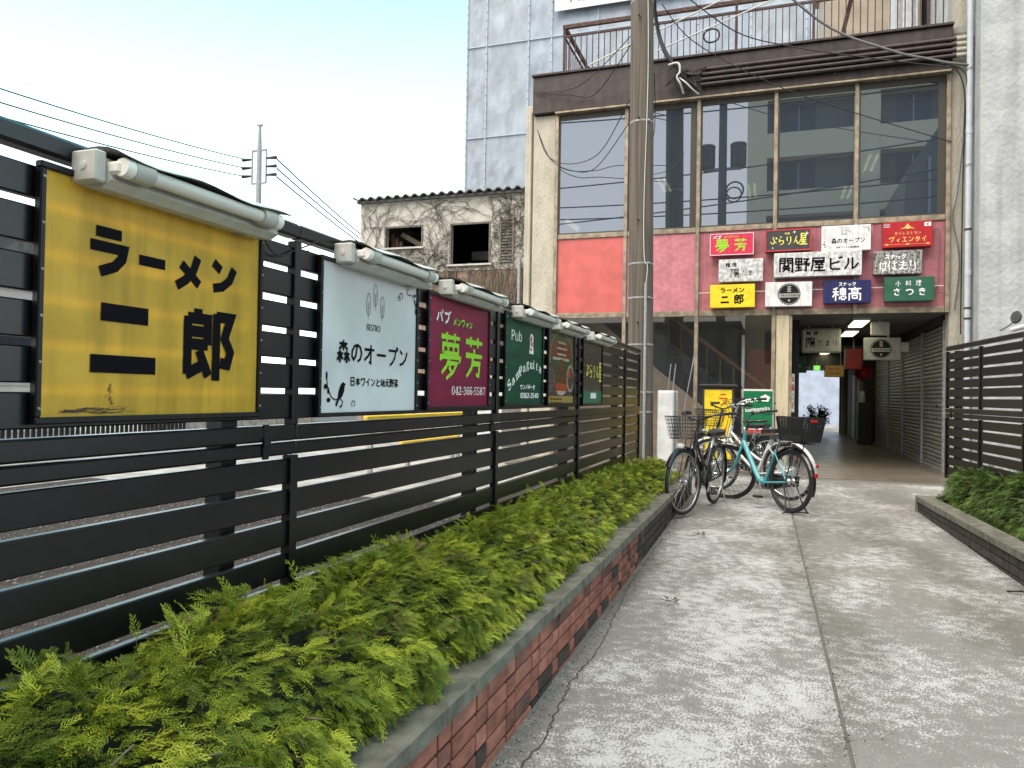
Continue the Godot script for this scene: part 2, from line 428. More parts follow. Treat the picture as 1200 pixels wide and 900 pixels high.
	mat("exit_light", lin(0.1, 0.3, 0.1), 0.4, {"glow": lin(0.35, 0.9, 0.15), "power": 0.2})
	var g := mat("window_glass", lin(0.235, 0.285, 0.36, 0.30), 0.0, {"metal": 0.85, "spec": 0.7})
	g.transparency = BaseMaterial3D.TRANSPARENCY_ALPHA
	var g2 := mat("door_glass", lin(0.10, 0.10, 0.09, 0.06), 0.0, {"spec": 0.5})
	g2.transparency = BaseMaterial3D.TRANSPARENCY_ALPHA
	var g3 := mat("acrylic", lin(0.05, 0.05, 0.06, 0.1), 0.05, {"spec": 0.6})
	g3.transparency = BaseMaterial3D.TRANSPARENCY_ALPHA

# ---------------------------------------------------------------- lettering, drawn stroke by stroke
const GLYPH := {
	"ラ": "22 8 80 8;10 40 86 40 82 60 66 80 32 96", "ー": "8 50 92 50", "メ": "78 8 64 46 40 74 10 94;24 34 84 82",
	"ン": "14 16 40 34;14 88 46 80 72 58 88 22", "二": "18 22 82 22;6 84 94 84",
	"郎": "30 0 30 12;12 12 12 92;12 14 48 14 48 50;14 32 46 32;14 50 48 50;10 92 36 80;32 58 50 94;64 4 64 100;64 8 92 8 80 38 92 58 86 76 72 74",
	"森": "20 16 80 16;50 0 50 46;50 18 18 42;50 18 82 42;4 60 46 60;25 46 25 100;25 62 4 90;25 62 45 84;54 60 96 60;75 46 75 100;75 62 56 88;75 62 98 90",
	"の": "52 18 44 62 26 82 12 70 12 46 30 22 56 14 80 26 90 50 80 76 58 90", "オ": "8 30 92 30;62 6 62 92 48 86;60 32 38 60 8 80",
	"プ": "12 22 80 22 72 52 52 78 24 94;84 12 90 6 97 12 91 19 84 12", "ブ": "12 22 78 22 70 52 52 78 24 94;82 4 88 16;94 0 100 12",
	"イ": "80 8 54 36 14 56;54 36 54 96", "ワ": "14 46 14 16 86 16 82 50 64 78 36 94", "と": "30 8 40 44;84 32 44 48 22 68 28 86 52 92 86 90",
	"日": "20 6 20 96;20 8 80 8 80 96;20 48 80 48;20 90 80 90", "本": "10 28 90 28;50 2 50 98;50 28 10 76;50 28 90 76;32 74 68 74",
	"地": "6 34 42 34;24 8 24 78;4 84 44 72;52 40 52 84 60 92 92 90 94 74;44 54 90 36 88 66 80 66;70 8 70 78",
	"元": "22 14 78 14;8 40 92 40;38 40 34 70 8 94;62 40 62 86 70 92 90 90 94 72",
	"野": "8 50 8 8 46 8 46 50 8 50;8 29 46 29;27 8 27 90;8 70 46 70;4 93 50 86;56 12 90 12 76 32;62 28 84 42;54 46 96 46 88 60;76 46 76 92 64 88",
	"菜": "8 16 92 16;32 2 32 28;68 2 68 28;78 32 24 42;26 48 34 58;50 46 52 56;74 42 64 58;8 66 92 66;50 58 50 100;50 68 14 92;50 68 86 92",
	"パ": "34 26 28 58 10 88;58 22 76 52 90 86;82 14 88 8 95 14 89 21 82 14",
	"夢": "8 12 92 12;32 2 32 22;68 2 68 22;16 46 16 28 84 28 84 46 16 46;38 28 38 46;62 28 62 46;6 64 6 55 94 55 90 66;42 60 30 76 10 90;38 68 78 68 62 86 30 102;42 76 54 86",
	"芳": "8 16 92 16;32 4 32 28;68 4 68 28;50 32 50 44;8 48 92 48;44 48 38 76 12 98;42 66 78 66 74 94 60 92",
	"ァ": "22 46 84 46 76 60 60 70;52 54 46 78 30 94", "サ": "8 34 92 34;30 12 30 58;70 8 70 54 58 78 34 94",
	"ギ": "14 36 74 28;8 62 90 52;38 8 62 96;80 6 86 18;92 2 98 14", "タ": "40 6 30 34 10 58;36 24 82 24 74 54 56 78 28 96;34 44 66 66",
	"ぷ": "40 10 56 22;44 32 56 42 58 66 48 86 34 80;14 62 26 84;66 60 84 76;78 26 85 19 92 26 85 33 78 26", "ら": "36 8 56 18;28 32 26 62 46 52 72 52 80 68 70 86 36 94",
	"り": "28 12 24 46 32 56;66 10 74 40 68 74 42 96", "ん": "48 8 14 92 34 58 48 56 52 84 68 90 90 64",
	"星": "26 42 26 6 74 6 74 42 26 42;26 24 74 24;28 48 16 66;20 60 82 60;50 46 50 94;24 76 78 76;6 94 94 94",
	"関": "8 2 8 100;8 4 42 4 42 36 8 36;8 20 42 20;58 36 58 4 92 4 92 98 82 96;58 20 92 20;58 36 92 36;34 44 40 54;66 44 60 54;28 58 72 58;22 72 78 72;50 58 48 76 26 94;52 74 74 92",
	"屋": "14 8 86 8 86 26 14 26;14 8 14 50 4 98;24 38 92 38;52 38 32 54 78 52;66 44 84 58;28 72 84 72;56 56 56 92;18 94 96 94",
	"ビ": "24 10 24 78 34 88 88 88;82 36 24 52;80 6 86 18;92 2 98 14", "ル": "32 14 30 56 8 90;58 10 58 86 78 74 96 48",
	"ス": "16 16 80 16 64 50 10 92;54 56 88 92", "ナ": "8 34 92 34;52 6 50 50 22 94", "ッ": "16 44 24 64;44 40 52 60;84 44 74 74 42 96",
	"ク": "40 6 30 30 10 50;36 22 82 22 72 58 26 96",
	"穂": "40 4 8 16;4 34 46 34;25 12 25 100;25 36 4 74;25 40 46 62;54 14 96 14;75 2 75 58;58 56 58 26 92 26 92 56 58 56;58 41 92 41;54 70 50 90;64 66 66 90 84 92 88 80;76 64 80 74;90 66 98 84",
	"高": "50 0 50 14;6 14 94 14;30 40 30 23 70 23 70 40 30 40;12 100 12 50 88 50 88 94 78 96;34 84 34 63 66 63 66 84 34 84",
	"さ": "12 30 84 24;46 6 70 58;30 62 26 82 48 92 74 88", "つ": "8 36 50 22 84 32 90 56 70 80 40 88", "き": "16 24 78 18;14 44 84 36;44 6 72 62;30 66 26 84 48 94 76 90",
	"小": "50 6 50 92 38 86;26 36 8 72;72 34 92 70", "料": "10 20 18 36;44 18 36 36;4 46 50 46;27 6 27 96;27 46 6 76;27 50 48 70;60 18 70 28;58 40 68 50;54 74 98 64;84 4 84 98",
	"理": "8 16 42 16;8 46 42 46;25 16 25 78;4 84 46 74;54 50 54 8 90 8 90 50 54 50;54 29 90 29;72 8 72 92;54 70 92 70;48 94 98 94",
	"レ": "26 10 26 88 60 70 90 40", "ト": "38 6 38 96;40 40 80 62", "ヴ": "46 4 46 18;12 44 12 22 80 22 72 56 36 94;84 4 90 16;95 0 100 12", "ィ": "76 36 52 58 22 70;52 58 52 96", "エ": "16 18 84 18;50 18 50 84;6 86 94 86",
	"韓": "8 12 46 12;27 0 27 22;12 48 12 24 42 24 42 48 12 48;12 36 42 36;4 66 50 66;27 48 27 100;54 14 94 14;74 2 74 30;56 30 98 30;62 42 90 42 90 60 62 60 62 42;56 72 94 72;52 86 98 86;76 62 76 100",
	"房": "50 2 50 10;14 12 88 12 88 28 16 28;14 12 14 60 4 96;56 34 56 46;24 48 94 48;50 48 44 74 24 96;48 64 82 64 78 92 64 92",
	"陽": "10 4 10 100;10 8 36 8 26 32 36 52 28 64;48 38 48 6 88 6 88 38 48 38;48 22 88 22;42 48 96 48;52 56 90 56 86 94 76 92;60 58 44 82;74 58 54 94",
	"だ": "10 26 56 20;36 6 14 92;54 44 84 40;52 72 62 86 92 86;78 8 84 20;90 4 96 16", "ま": "16 22 84 22;18 42 82 42;50 6 50 78 30 90 16 78 34 68 62 78 84 90",
	"は": "18 8 14 50 20 94;40 30 92 28;70 8 70 76 54 90 42 78 56 68 90 88", "「": "60 66 60 6 92 6", "」": "8 94 40 94 40 34", "大": "8 34 92 34;50 4 48 50 10 96;50 42 90 96",
	"な": "10 26 52 22;34 8 14 56;68 20 90 36;64 44 64 78 44 90 34 78 52 70 88 84", "安": "50 2 50 14;10 32 10 16 90 16 90 32;46 26 24 62 80 92;70 44 54 74 14 94;6 50 94 50", "心": "18 44 10 78;34 30 36 80 48 92 76 90 80 70;48 20 62 38;78 34 94 62"}

func stroke(g: Geo, p: PackedVector2Array, w: float, xf: Transform3D, z: float, taper := 1.0) -> void:
	var k := p.size()
	var L := []
	var R := []
	for i in k:
		var a := (p[i] - p[i - 1]).normalized() if i > 0 else (p[1] - p[0]).normalized()
		var b := (p[i + 1] - p[i]).normalized() if i < k - 1 else a
		var na := Vector2(-a.y, a.x); var nb := Vector2(-b.y, b.x)
		var m := (na + nb)
		m = m.normalized() if m.length() > 0.2 else na
		var s := w * 0.5 / maxf(0.45, m.dot(na))
		if taper < 1.0 and k > 1: s *= lerpf(1.0, taper, float(i) / (k - 1))
		L.append(xf * Vector3(p[i].x + m.x * s, p[i].y + m.y * s, z)); R.append(xf * Vector3(p[i].x - m.x * s, p[i].y - m.y * s, z))
	var nz := xf.basis.z.normalized()
	for i in k - 1:
		g.tri(L[i], R[i], R[i + 1], nz, nz, nz); g.tri(L[i], R[i + 1], L[i + 1], nz, nz, nz)

# writes s from the top left corner of xf; sx, sy is the size of one glyph, adv the step between two
func write(g: Geo, s: String, xf: Transform3D, sx: float, sy: float, w: float, adv := -1.0, down := false, taper := 1.0, wobble := 0.0) -> void:
	if adv < 0.0: adv = sx * 1.08
	for i in s.length():
		var ch := s[i]
		if not GLYPH.has(ch): continue
		var ox := 0.0 if down else adv * i
		var oy := -adv * i if down else 0.0
		var z := 0.0
		for st in String(GLYPH[ch]).split(";"):
			var q := st.split_floats(" ")
			var p := PackedVector2Array()
			for j in range(0, q.size() - 1, 2):
				var jx := rng.randf_range(-wobble, wobble); var jy := rng.randf_range(-wobble, wobble)
				if down and ch == "ー": p.append(Vector2(ox + 0.5 * sx, oy - (q[j]) / 100.0 * sy))
				else: p.append(Vector2(ox + (q[j] + jx) / 100.0 * sx, oy - (q[j + 1] + jy) / 100.0 * sy))
			stroke(g, p, w, xf, z, taper)
			z += 0.00018

func latin(g: Geo, s: String, xf: Transform3D, h: float, bold := false, serif := false, stretch := 1.0) -> void:   # xf at the left end of the baseline, h the capital height
	var f := SystemFont.new()
	f.font_names = PackedStringArray(["Droid Serif" if serif else "Droid Sans"])
	f.font_weight = 700 if bold else 400
	var m := TextMesh.new()
	m.text = s; m.font = f; m.font_size = 32; m.depth = 0.02; m.pixel_size = 0.01; m.curve_step = 2.0
	m.horizontal_alignment = HORIZONTAL_ALIGNMENT_LEFT
	m.vertical_alignment = VERTICAL_ALIGNMENT_BOTTOM
	var bb := m.get_aabb()
	var one := TextMesh.new()
	one.text = "H"; one.font = f; one.font_size = 32; one.depth = 0.02; one.pixel_size = 0.01
	var hb := one.get_aabb()
	var k := h / hb.size.y
	var drop := 0.0
	if "p" in s or "g" in s or "y" in s: drop = bb.size.y - hb.size.y if bb.size.y > hb.size.y * 1.1 else 0.0
	g.add_mesh(m, xf * Transform3D(Basis.from_scale(Vector3(k * stretch, k, 0.05)), Vector3(-bb.position.x * k * stretch, -(bb.position.y + drop) * k, 0.0006)))

func disc(g: Geo, c: Vector2, r: Vector2, xf: Transform3D, z: float, seg := 28, inner := 0.0) -> void:
	var nz := xf.basis.z.normalized()
	for i in seg:
		var a := TAU * i / seg; var b := TAU * (i + 1) / seg
		var A := xf * Vector3(c.x + cos(a) * r.x, c.y + sin(a) * r.y, z); var B := xf * Vector3(c.x + cos(b) * r.x, c.y + sin(b) * r.y, z)
		var C := xf * Vector3(c.x + cos(b) * r.x * inner, c.y + sin(b) * r.y * inner, z); var D := xf * Vector3(c.x + cos(a) * r.x * inner, c.y + sin(a) * r.y * inner, z)
		g.tri(A, B, C, nz, nz, nz)
		if inner > 0.0: g.tri(A, C, D, nz, nz, nz)

func on_fence(d: float, y: float, x := -1.5735) -> Transform3D:   # a point on a fence sign, d metres along the fence
	return Transform3D(Basis(Vector3(0, 0, -1), Vector3(0, 1, 0), Vector3(1, 0, 0)), Vector3(x, y, -d))

func arc(c: Vector2, r: Vector2, a0: float, a1: float, k := 12) -> PackedVector2Array:
	var p := PackedVector2Array()
	for i in k + 1:
		var a := lerpf(a0, a1, float(i) / k)
		p.append(c + Vector2(cos(a) * r.x, sin(a) * r.y))
	return p

func _ready() -> void:
	rng.seed = 20240
	# camera
	var cam := Camera3D.new()
	cam.name = "camera"
	cam.position = Vector3(0, 1.25, 0)
	cam.rotation = Vector3(deg_to_rad(0.748), deg_to_rad(19.102), deg_to_rad(1.0))
	cam.fov = 53.64
	cam.near = 0.05
	cam.far = 600.0
	add_child(cam)
	cam.current = true
	# sky
	var sm := ProceduralSkyMaterial.new()
	sm.sky_top_color = Color(0.085, 0.305, 0.375).linear_to_srgb()
	sm.sky_horizon_color = Color(1.0, 1.0, 1.0)
	sm.sky_curve = 0.17
	sm.sky_energy_multiplier = 1.0
	sm.ground_bottom_color = Color(0.25, 0.25, 0.25)
	sm.ground_horizon_color = Color(0.75, 0.77, 0.78)
	sm.sun_angle_max = 40.0
	sm.sun_curve = 0.12
	var sky := Sky.new()
	sky.sky_material = sm
	var env := Environment.new()
	env.background_mode = Environment.BG_SKY
	env.sky = sky
	env.tonemap_mode = Environment.TONE_MAPPER_LINEAR
	env.tonemap_exposure = 3.65
	env.sdfgi_enabled = true
	env.ssao_enabled = true
	env.ssil_enabled = true
	var we := WorldEnvironment.new()
	we.name = "environment"
	we.environment = env
	add_child(we)
	# the sun stands high behind the camera in thin bright haze
	var sun := DirectionalLight3D.new()
	sun.name = "sun"
	sun.light_energy = 0.5
	sun.light_color = Color(1.0, 0.965, 0.925)
	sun.light_angular_distance = 55.0
	sun.shadow_enabled = true
	sun.look_at_from_position(Vector3(-1.5, 9.0, 5.5), Vector3.ZERO)
	add_child(sun)
	make_textures()
	make_materials()
	ground()
	building()
	passage()
	right_side()
	ivy_building()
	sheeted_building()
	roof_things()
	left_planter()
	right_planter()
	fences()
	hedges()
	grit()
	fence_signs()
	fence_lamps()
	facade_signs()
	standing_signs()
	utility_pole()
	building_cables()
	far_things()
	street_behind()
	bicycles()

# ---------------------------------------------------------------- the ground
func path_texture() -> ImageTexture:
	var w := 1024; var h := 2048
	var layer := func(sd: int, freq: float, oct: int, iw: int, ih: int) -> PackedByteArray:
		var f := FastNoiseLite.new()
		f.seed = sd; f.frequency = freq; f.fractal_octaves = oct; f.noise_type = FastNoiseLite.TYPE_SIMPLEX_SMOOTH
		var im := f.get_image(iw, ih, false, false, false)
		im.convert(Image.FORMAT_L8)
		if iw != w or ih != h: im.resize(w, h, Image.INTERPOLATE_CUBIC)
		return im.get_data()
	var A: PackedByteArray = layer.call(21, 0.014, 6, 300, 1024)      # broad worn patches, drawn out across the path
	var B: PackedByteArray = layer.call(22, 0.06, 5, 512, 2048)
	var C: PackedByteArray = layer.call(23, 0.28, 3, w, h)            # speckle of the aggregate
	var D: PackedByteArray = layer.call(24, 0.006, 4, 512, 512)       # damp and dirt
	var out := PackedByteArray(); out.resize(w * h * 3)
	for y in h:
		var z := -12.5 * y / h
		var near := clampf((z + 5.0) / 3.0, 0.0, 1.0)
		for x in w:
			var i := y * w + x
			var px := -1.2 + 3.6 * x / w
			var joint := 0.198 + (z + 8.35) * 0.0177
			var bias := 0.05 if px < joint else -0.03 - 0.07 * near
			bias -= 0.18 * clampf((-0.72 - px) / 0.2, 0.0, 1.0)
			var s := A[i] / 255.0 * 0.56 + B[i] / 255.0 * 0.44 + (C[i] / 255.0 - 0.5) * 0.58 - 0.055 + bias
			var worn := smoothstep(0.42, 0.60, s)
			var wet := smoothstep(0.50, 0.70, D[i] / 255.0 + 0.03)
			var k := 0.88 + 0.55 * (C[i] / 255.0 - 0.5) + 0.22 * (B[i] / 255.0 - 0.5)
			var r := lerpf(0.212, 0.435, worn) * k * lerpf(1.0, 0.70, wet)
			var g := lerpf(0.202, 0.434, worn) * k * lerpf(1.0, 0.69, wet)
			var b := lerpf(0.188, 0.432, worn) * k * lerpf(1.0, 0.66, wet)
			out[i * 3] = int(255.0 * pow(clampf(r, 0.0, 1.0), 0.4545)); out[i * 3 + 1] = int(255.0 * pow(clampf(g, 0.0, 1.0), 0.4545)); out[i * 3 + 2] = int(255.0 * pow(clampf(b, 0.0, 1.0), 0.4545))
	return ImageTexture.create_from_image(Image.create_from_data(w, h, false, Image.FORMAT_RGB8, out))

func joint_x(z: float) -> float:
	return 0.198 + (z + 8.35) * 0.0177

func ground() -> void:
	struct("ground", Geo.new().box(Vector3(0, -0.62, -60), Vector3(500, 0.4, 500)), M.asphalt)
	var pm := mat("path_concrete", Color.WHITE, 0.88, {})
	pm.albedo_texture = path_texture()
	pm.texture_repeat = false
	pm.uv1_triplanar = false
	pm.roughness = 0.82
	mat("path_side", lin(0.14, 0.135, 0.12), 0.95, {"tex": "grain", "scale": 4.0})
	var z1 := -12.1
	var uv := func(p: Vector3) -> Vector2: return Vector2((p.x + 1.2) / 3.6, -p.z / 12.5)
	var sheet := func(g: Geo, a: Vector3, b: Vector3, c: Vector3, d: Vector3) -> void:
		g.tri(a, b, c, Vector3.UP, Vector3.UP, Vector3.UP, uv.call(a), uv.call(b), uv.call(c))
		g.tri(a, c, d, Vector3.UP, Vector3.UP, Vector3.UP, uv.call(a), uv.call(c), uv.call(d))
	var at := func(x: float, z: float, dy := 0.0) -> Vector3: return Vector3(x, gy(z) + dy, z)
	var jw := 0.008
	var l := Geo.new()
	sheet.call(l, at.call(-2.4, 0.0), at.call(joint_x(0.0) - jw, 0.0), at.call(joint_x(z1) - jw, z1), at.call(-2.4, z1))
	var r := Geo.new()
	sheet.call(r, at.call(joint_x(0.0) + jw, 0.0), at.call(3.4, 0.0), at.call(3.4, z1), at.call(joint_x(z1) + jw, z1))
	var p := struct("path", l, pm, "worn grey concrete path up to the building, with whitish patches")
	obj("right_slab", r, pm, p)
	var gr := Geo.new()
	for s in [-1.0, 1.0]:
		gr.quad(at.call(joint_x(0.0) + s * jw, 0.0), at.call(joint_x(z1) + s * jw, z1), at.call(joint_x(z1) + s * jw, z1, -0.012), at.call(joint_x(0.0) + s * jw, 0.0, -0.012), Vector3(-s, 0, 0))
	gr.quad(at.call(joint_x(0.0) - jw, 0.0, -0.005), at.call(joint_x(0.0) + jw, 0.0, -0.005), at.call(joint_x(z1) + jw, z1, -0.005), at.call(joint_x(z1) - jw, z1, -0.005), Vector3.UP)
	obj("expansion_joint", gr, M.path_side, p)
	# the crack that runs along the kerb
	var cr := Geo.new()
	var way := [Vector2(-0.871, -2.4), Vector2(-0.845, -2.93), Vector2(-0.874, -3.28), Vector2(-0.891, -3.48), Vector2(-0.867, -3.78), Vector2(-0.871, -4.23), Vector2(-0.902, -4.6), Vector2(-0.93, -5.17), Vector2(-0.938, -6.0), Vector2(-0.94, -7.0)]
	var fine := []
	for i in way.size() - 1:
		for j in 14:
			var q: Vector2 = way[i].lerp(way[i + 1], j / 14.0)
			fine.append(q + Vector2(rng.randf_range(-0.009, 0.009), 0))
	for i in fine.size() - 1:
		var wa := 0.0030 * (1.0 - float(i) / fine.size()) + rng.randf_range(0.0006, 0.0022)
		var wb := wa * rng.randf_range(0.7, 1.2)
		var a: Vector2 = fine[i]; var b: Vector2 = fine[i + 1]
		cr.quad(at.call(a.x - wa, a.y, 0.002), at.call(a.x + wa, a.y, 0.002), at.call(b.x + wb, b.y, 0.002), at.call(b.x - wb, b.y, 0.002), Vector3.UP)
	obj("crack", cr, M.mortar, p)
	struct("pavement", span(Vector3(-4, -0.5, 0.004), Vector3(6, -0.172, 12)), M.lot_concrete)
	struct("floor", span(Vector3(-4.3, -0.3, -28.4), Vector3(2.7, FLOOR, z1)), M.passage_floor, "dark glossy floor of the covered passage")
	var th := obj("threshold", span(Vector3(-1.5, -0.2, z1 + 0.004), Vector3(2.7, FLOOR - 0.006, z1 + 0.16), 0.012), M.path_side, self)
	th.set_meta("kind", "structure")
	struct("backyard_ground", span(Vector3(-14, -0.4, -60), Vector3(12, 0.06, -28.42)), M.lot_concrete)
	# the parking lot behind the fence
	struct("soil", span(Vector3(-8.0, -0.4, -7.2), Vector3(-1.62, 0.12, 4)), M.soil, "dark bare soil along the back of the fence")
	struct("soil", span(Vector3(-3.3, -0.4, -11.5), Vector3(-1.62, 0.11, -7.21)), M.soil)
	struct("parking_lot", span(Vector3(-30, -0.41, -19.9), Vector3(-3.304, 0.06, 12)), M.lot_concrete)
	var mm := MultiMesh.new()
	mm.transform_format = MultiMesh.TRANSFORM_3D
	mm.mesh = Geo.new().ball(Vector3(), Vector3(1, 0.6, 0.8), 6).mesh()
	mm.instance_count = 7000
	for i in 7000:
		var s := rng.randf_range(0.004, 0.016)
		mm.set_instance_transform(i, Transform3D(Basis(Vector3.UP, rng.randf() * TAU).scaled(Vector3.ONE * s), Vector3(rng.randf_range(-7.8, -1.7), 0.122, rng.randf_range(-7.0, -0.4))))
	var o := MultiMeshInstance3D.new()
	o.name = "gravel"; o.multimesh = mm; o.material_override = M.pebble
	add_child(o)
	o.set_meta("label", "small stones scattered on the soil behind the fence"); o.set_meta("kind", "stuff")

func grit() -> void:   # crumbs and dry bits that gather along the kerb and on the path
	var mm := MultiMesh.new()
	mm.transform_format = MultiMesh.TRANSFORM_3D
	mm.mesh = Geo.new().ball(Vector3(), Vector3(1, 0.45, 0.7), 6).mesh()
	mm.instance_count = 2600
	for i in 2600:
		var z := rng.randf_range(-9.5, -2.0)
		var x := -0.955 + absf(rng.randfn(0.0, 0.06))
		if i % 5 == 0: x = rng.randf_range(-0.9, 1.5)
		if i % 5 == 1: x = joint_x(z) + rng.randfn(0.0, 0.02)
		if i % 5 == 2: x = 1.49 - absf(rng.randfn(0.0, 0.05)) + maxf(0.0, z + 9.4) * 0.05
		var s := rng.randf_range(0.0015, 0.0055)
		mm.set_instance_transform(i, Transform3D(Basis(Vector3.UP, rng.randf() * TAU).scaled(Vector3.ONE * s), Vector3(x, gy(z) + s * 0.3, z)))
	var o := MultiMeshInstance3D.new()
	o.name = "grit"; o.multimesh = mm; o.material_override = M.grit
	add_child(o)
	o.set_meta("label", "fine grit and crumbs along the kerbs and the joint of the path"); o.set_meta("kind", "stuff")

# ---------------------------------------------------------------- planters, fences
func kerb(o: Node3D, a: Vector3, b: Vector3, inner: float, toprow: float, red: Callable) -> void:
	# a brick wall along a > b (its face is on the right hand side seen from a to b when inner < 0), cap on top
	var d := b - a; d.y = 0
	var len := d.length(); d = d.normalized()
	var side := d.cross(Vector3.UP)            # points to the path on a left wall
	if inner > 0: side = -side
	var bas := Basis(d, Vector3.UP, d.cross(Vector3.UP))
	var put_box := func(s0: float, s1: float, y0: float, y1: float, o0: float, o1: float, bev: float) -> Geo:   # o: offset towards the path
		return Geo.new().box(a * Vector3(1, 0, 1) + d * ((s0 + s1) * 0.5) + side * ((o0 + o1) * 0.5) + Vector3(0, (y0 + y1) * 0.5, 0), Vector3(s1 - s0, y1 - y0, absf(o1 - o0)), bev, bas)
	obj("wall_core", put_box.call(0.0, len, -0.3, toprow - 0.07, -0.11, -0.011, 0.0), M.mortar, o)
	var s := 0.0
	var k := 0
	while s < len - 0.02:
		var e := minf(s + 1.2, len)
		obj("cap", put_box.call(s, e - 0.004, toprow - 0.066 + 0.001 * (k % 2), toprow, -0.145, 0.022, 0.006), M.cap_concrete, o)
		s = e; k += 1
	var rows := 5
	var meshes := {}
	for row in rows:
		var y1 := toprow - 0.075 - row * 0.070
		var q := -0.05 * (row % 2) * 2.0 - rng.randf() * 0.02
		var j := row % 2
		while q < len:
			var bl := 0.205 if j % 2 == 0 else 0.098
			var c0 := maxf(q, 0.0); var c1 := minf(q + bl, len)
			var zc := a.z + d.z * c0
			if c1 - c0 > 0.03 and y1 - 0.06 > gy(zc) - 0.075:
				var g: Geo = put_box.call(c0, c1, y1 - 0.061, y1, -0.03, 0.004 + rng.randf_range(-0.002, 0.002), 0.004)
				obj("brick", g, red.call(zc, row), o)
			q += bl + 0.010; j += 1

func left_planter() -> void:
	var o := thing("brick_planter", "long low brick planter wall with weathered concrete cap below the left hedge", "planter")
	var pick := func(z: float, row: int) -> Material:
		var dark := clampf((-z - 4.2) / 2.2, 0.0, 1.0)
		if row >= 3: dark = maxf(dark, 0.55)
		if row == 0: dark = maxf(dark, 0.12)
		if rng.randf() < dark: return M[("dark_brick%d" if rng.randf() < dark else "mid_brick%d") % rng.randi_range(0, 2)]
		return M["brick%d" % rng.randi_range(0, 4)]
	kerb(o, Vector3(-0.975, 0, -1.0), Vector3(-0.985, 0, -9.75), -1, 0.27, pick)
	obj("end_wall", span(Vector3(-1.62, -0.1, -9.86), Vector3(-0.98, 0.262, -9.76), 0.008), M.cap_concrete, o)
	obj("soil_fill", span(Vector3(-1.60, -0.3, -9.75), Vector3(-1.09, 0.2, -1.0)), M.soil, o)

func right_planter() -> void:
	var o := thing("brick_planter", "short low planter wall of blackened bricks at the right edge of the path", "planter")
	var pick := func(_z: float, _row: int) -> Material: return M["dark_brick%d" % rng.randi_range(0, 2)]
	kerb(o, Vector3(1.515, 0, -9.45), Vector3(1.79, 0, -4.0), -1, 0.2, pick)
	obj("end_wall", Geo.new().box(Vector3(1.81, 0.04, -9.5), Vector3(0.62, 0.31, 0.1), 0.008), M.cap_concrete, o)
	obj("soil_fill", span(Vector3(1.90, -0.3, -9.44), Vector3(2.6, 0.1, -4.0)), M.soil, o)

const UPPER := [1.751, 1.657, 1.549, 1.443, 1.341, 1.236]
const LOWER := [1.011, 0.906, 0.797, 0.688, 0.578, 0.468]

# x runs along the fence, z points to the path
func slat_fence(label: String, xf: Transform3D, stiles: Array, back_posts: Array, yo: float) -> Node3D:
	var o := thing("slat_fence", label, "fence", xf.origin, "", xf.basis)
	var shapes := {}
	for i in stiles.size() - 1:
		var a: float = stiles[i] + 0.012; var b: float = stiles[i + 1] - 0.012
		var le := b - a
		for spec in [[UPPER, 0.084], [LOWER, 0.086]]:
			for y in spec[0]:
				var hgt: float = spec[1] if y != 1.751 else 0.072
				var key := "%.2f %.3f" % [le, hgt]
				if not shapes.has(key): shapes[key] = bx(Vector3(), Vector3(le, hgt, 0.026), 0.0035).mesh()
				put("slat", shapes[key], M.black_aluminium, o, Transform3D(Basis(Vector3(0, 0, 1), rng.randf_range(-0.0009, 0.0009)), Vector3((a + b) * 0.5, y - hgt * 0.5 + yo + rng.randf_range(-0.0015, 0.0015), -0.005 + rng.randf_range(-0.0012, 0.0012))))
		obj("top_rail", bx(Vector3((a + b) * 0.5, 1.805 + yo, 0), Vector3(le + 0.02, 0.05, 0.05), 0.008), M.black_aluminium, o)
		obj("middle_rail", bx(Vector3((a + b) * 0.5, 1.104 + yo, 0.004), Vector3(le + 0.02, 0.054, 0.046), 0.006), M.black_aluminium, o)
		obj("middle_rail", bx(Vector3((a + b) * 0.5, 1.050 + yo, 0.003), Vector3(le + 0.02, 0.044, 0.040), 0.006), M.black_aluminium, o)
	for s in stiles:
		obj("stile", bx(Vector3(s, 1.45 + yo, 0.002), Vector3(0.036, 0.64, 0.036), 0.003), M.black_aluminium, o)
		obj("stile", bx(Vector3(s, 0.68 + yo, 0.002), Vector3(0.04, 0.69, 0.04), 0.003), M.black_aluminium, o)
	for s in back_posts:
		obj("post", bx(Vector3(s, 0.80 + yo, -0.075), Vector3(0.07, 1.95, 0.07), 0.005), M.black_aluminium, o)
		obj("joint_clamp", bx(Vector3(s + 0.09, 1.078 + yo, 0.026), Vector3(0.03, 0.115, 0.01), 0.003), M.black_frame, o)
		obj("joint_clamp", bx(Vector3(s + 0.09, 1.078 + yo, 0.032), Vector3(0.034, 0.03, 0.008), 0.002), M.black_frame, o)
	return o

func fences() -> void:
	slat_fence("long black horizontal slat fence carrying the sign boards, left of the path", Transform3D(Basis(Vector3(0, 0, -1), Vector3(0, 1, 0), Vector3(1, 0, 0)), Vector3(FX, 0, 0)),
		[-1.8, 0.22, 2.26, 4.31, 6.33, 8.47, 9.42], [0.0, 2.0, 4.10, 6.16, 8.3], 0.0)
	var d := Vector3(0.2, 0, 2.05).normalized()
	slat_fence("black horizontal slat fence before the grey stucco wall at the right", Transform3D(Basis(d, Vector3.UP, d.cross(Vector3.UP)), Vector3(1.86, 0, -9.8)),
		[0.0, 1.03, 2.09, 4.1], [0.12, 2.2], 0.045)

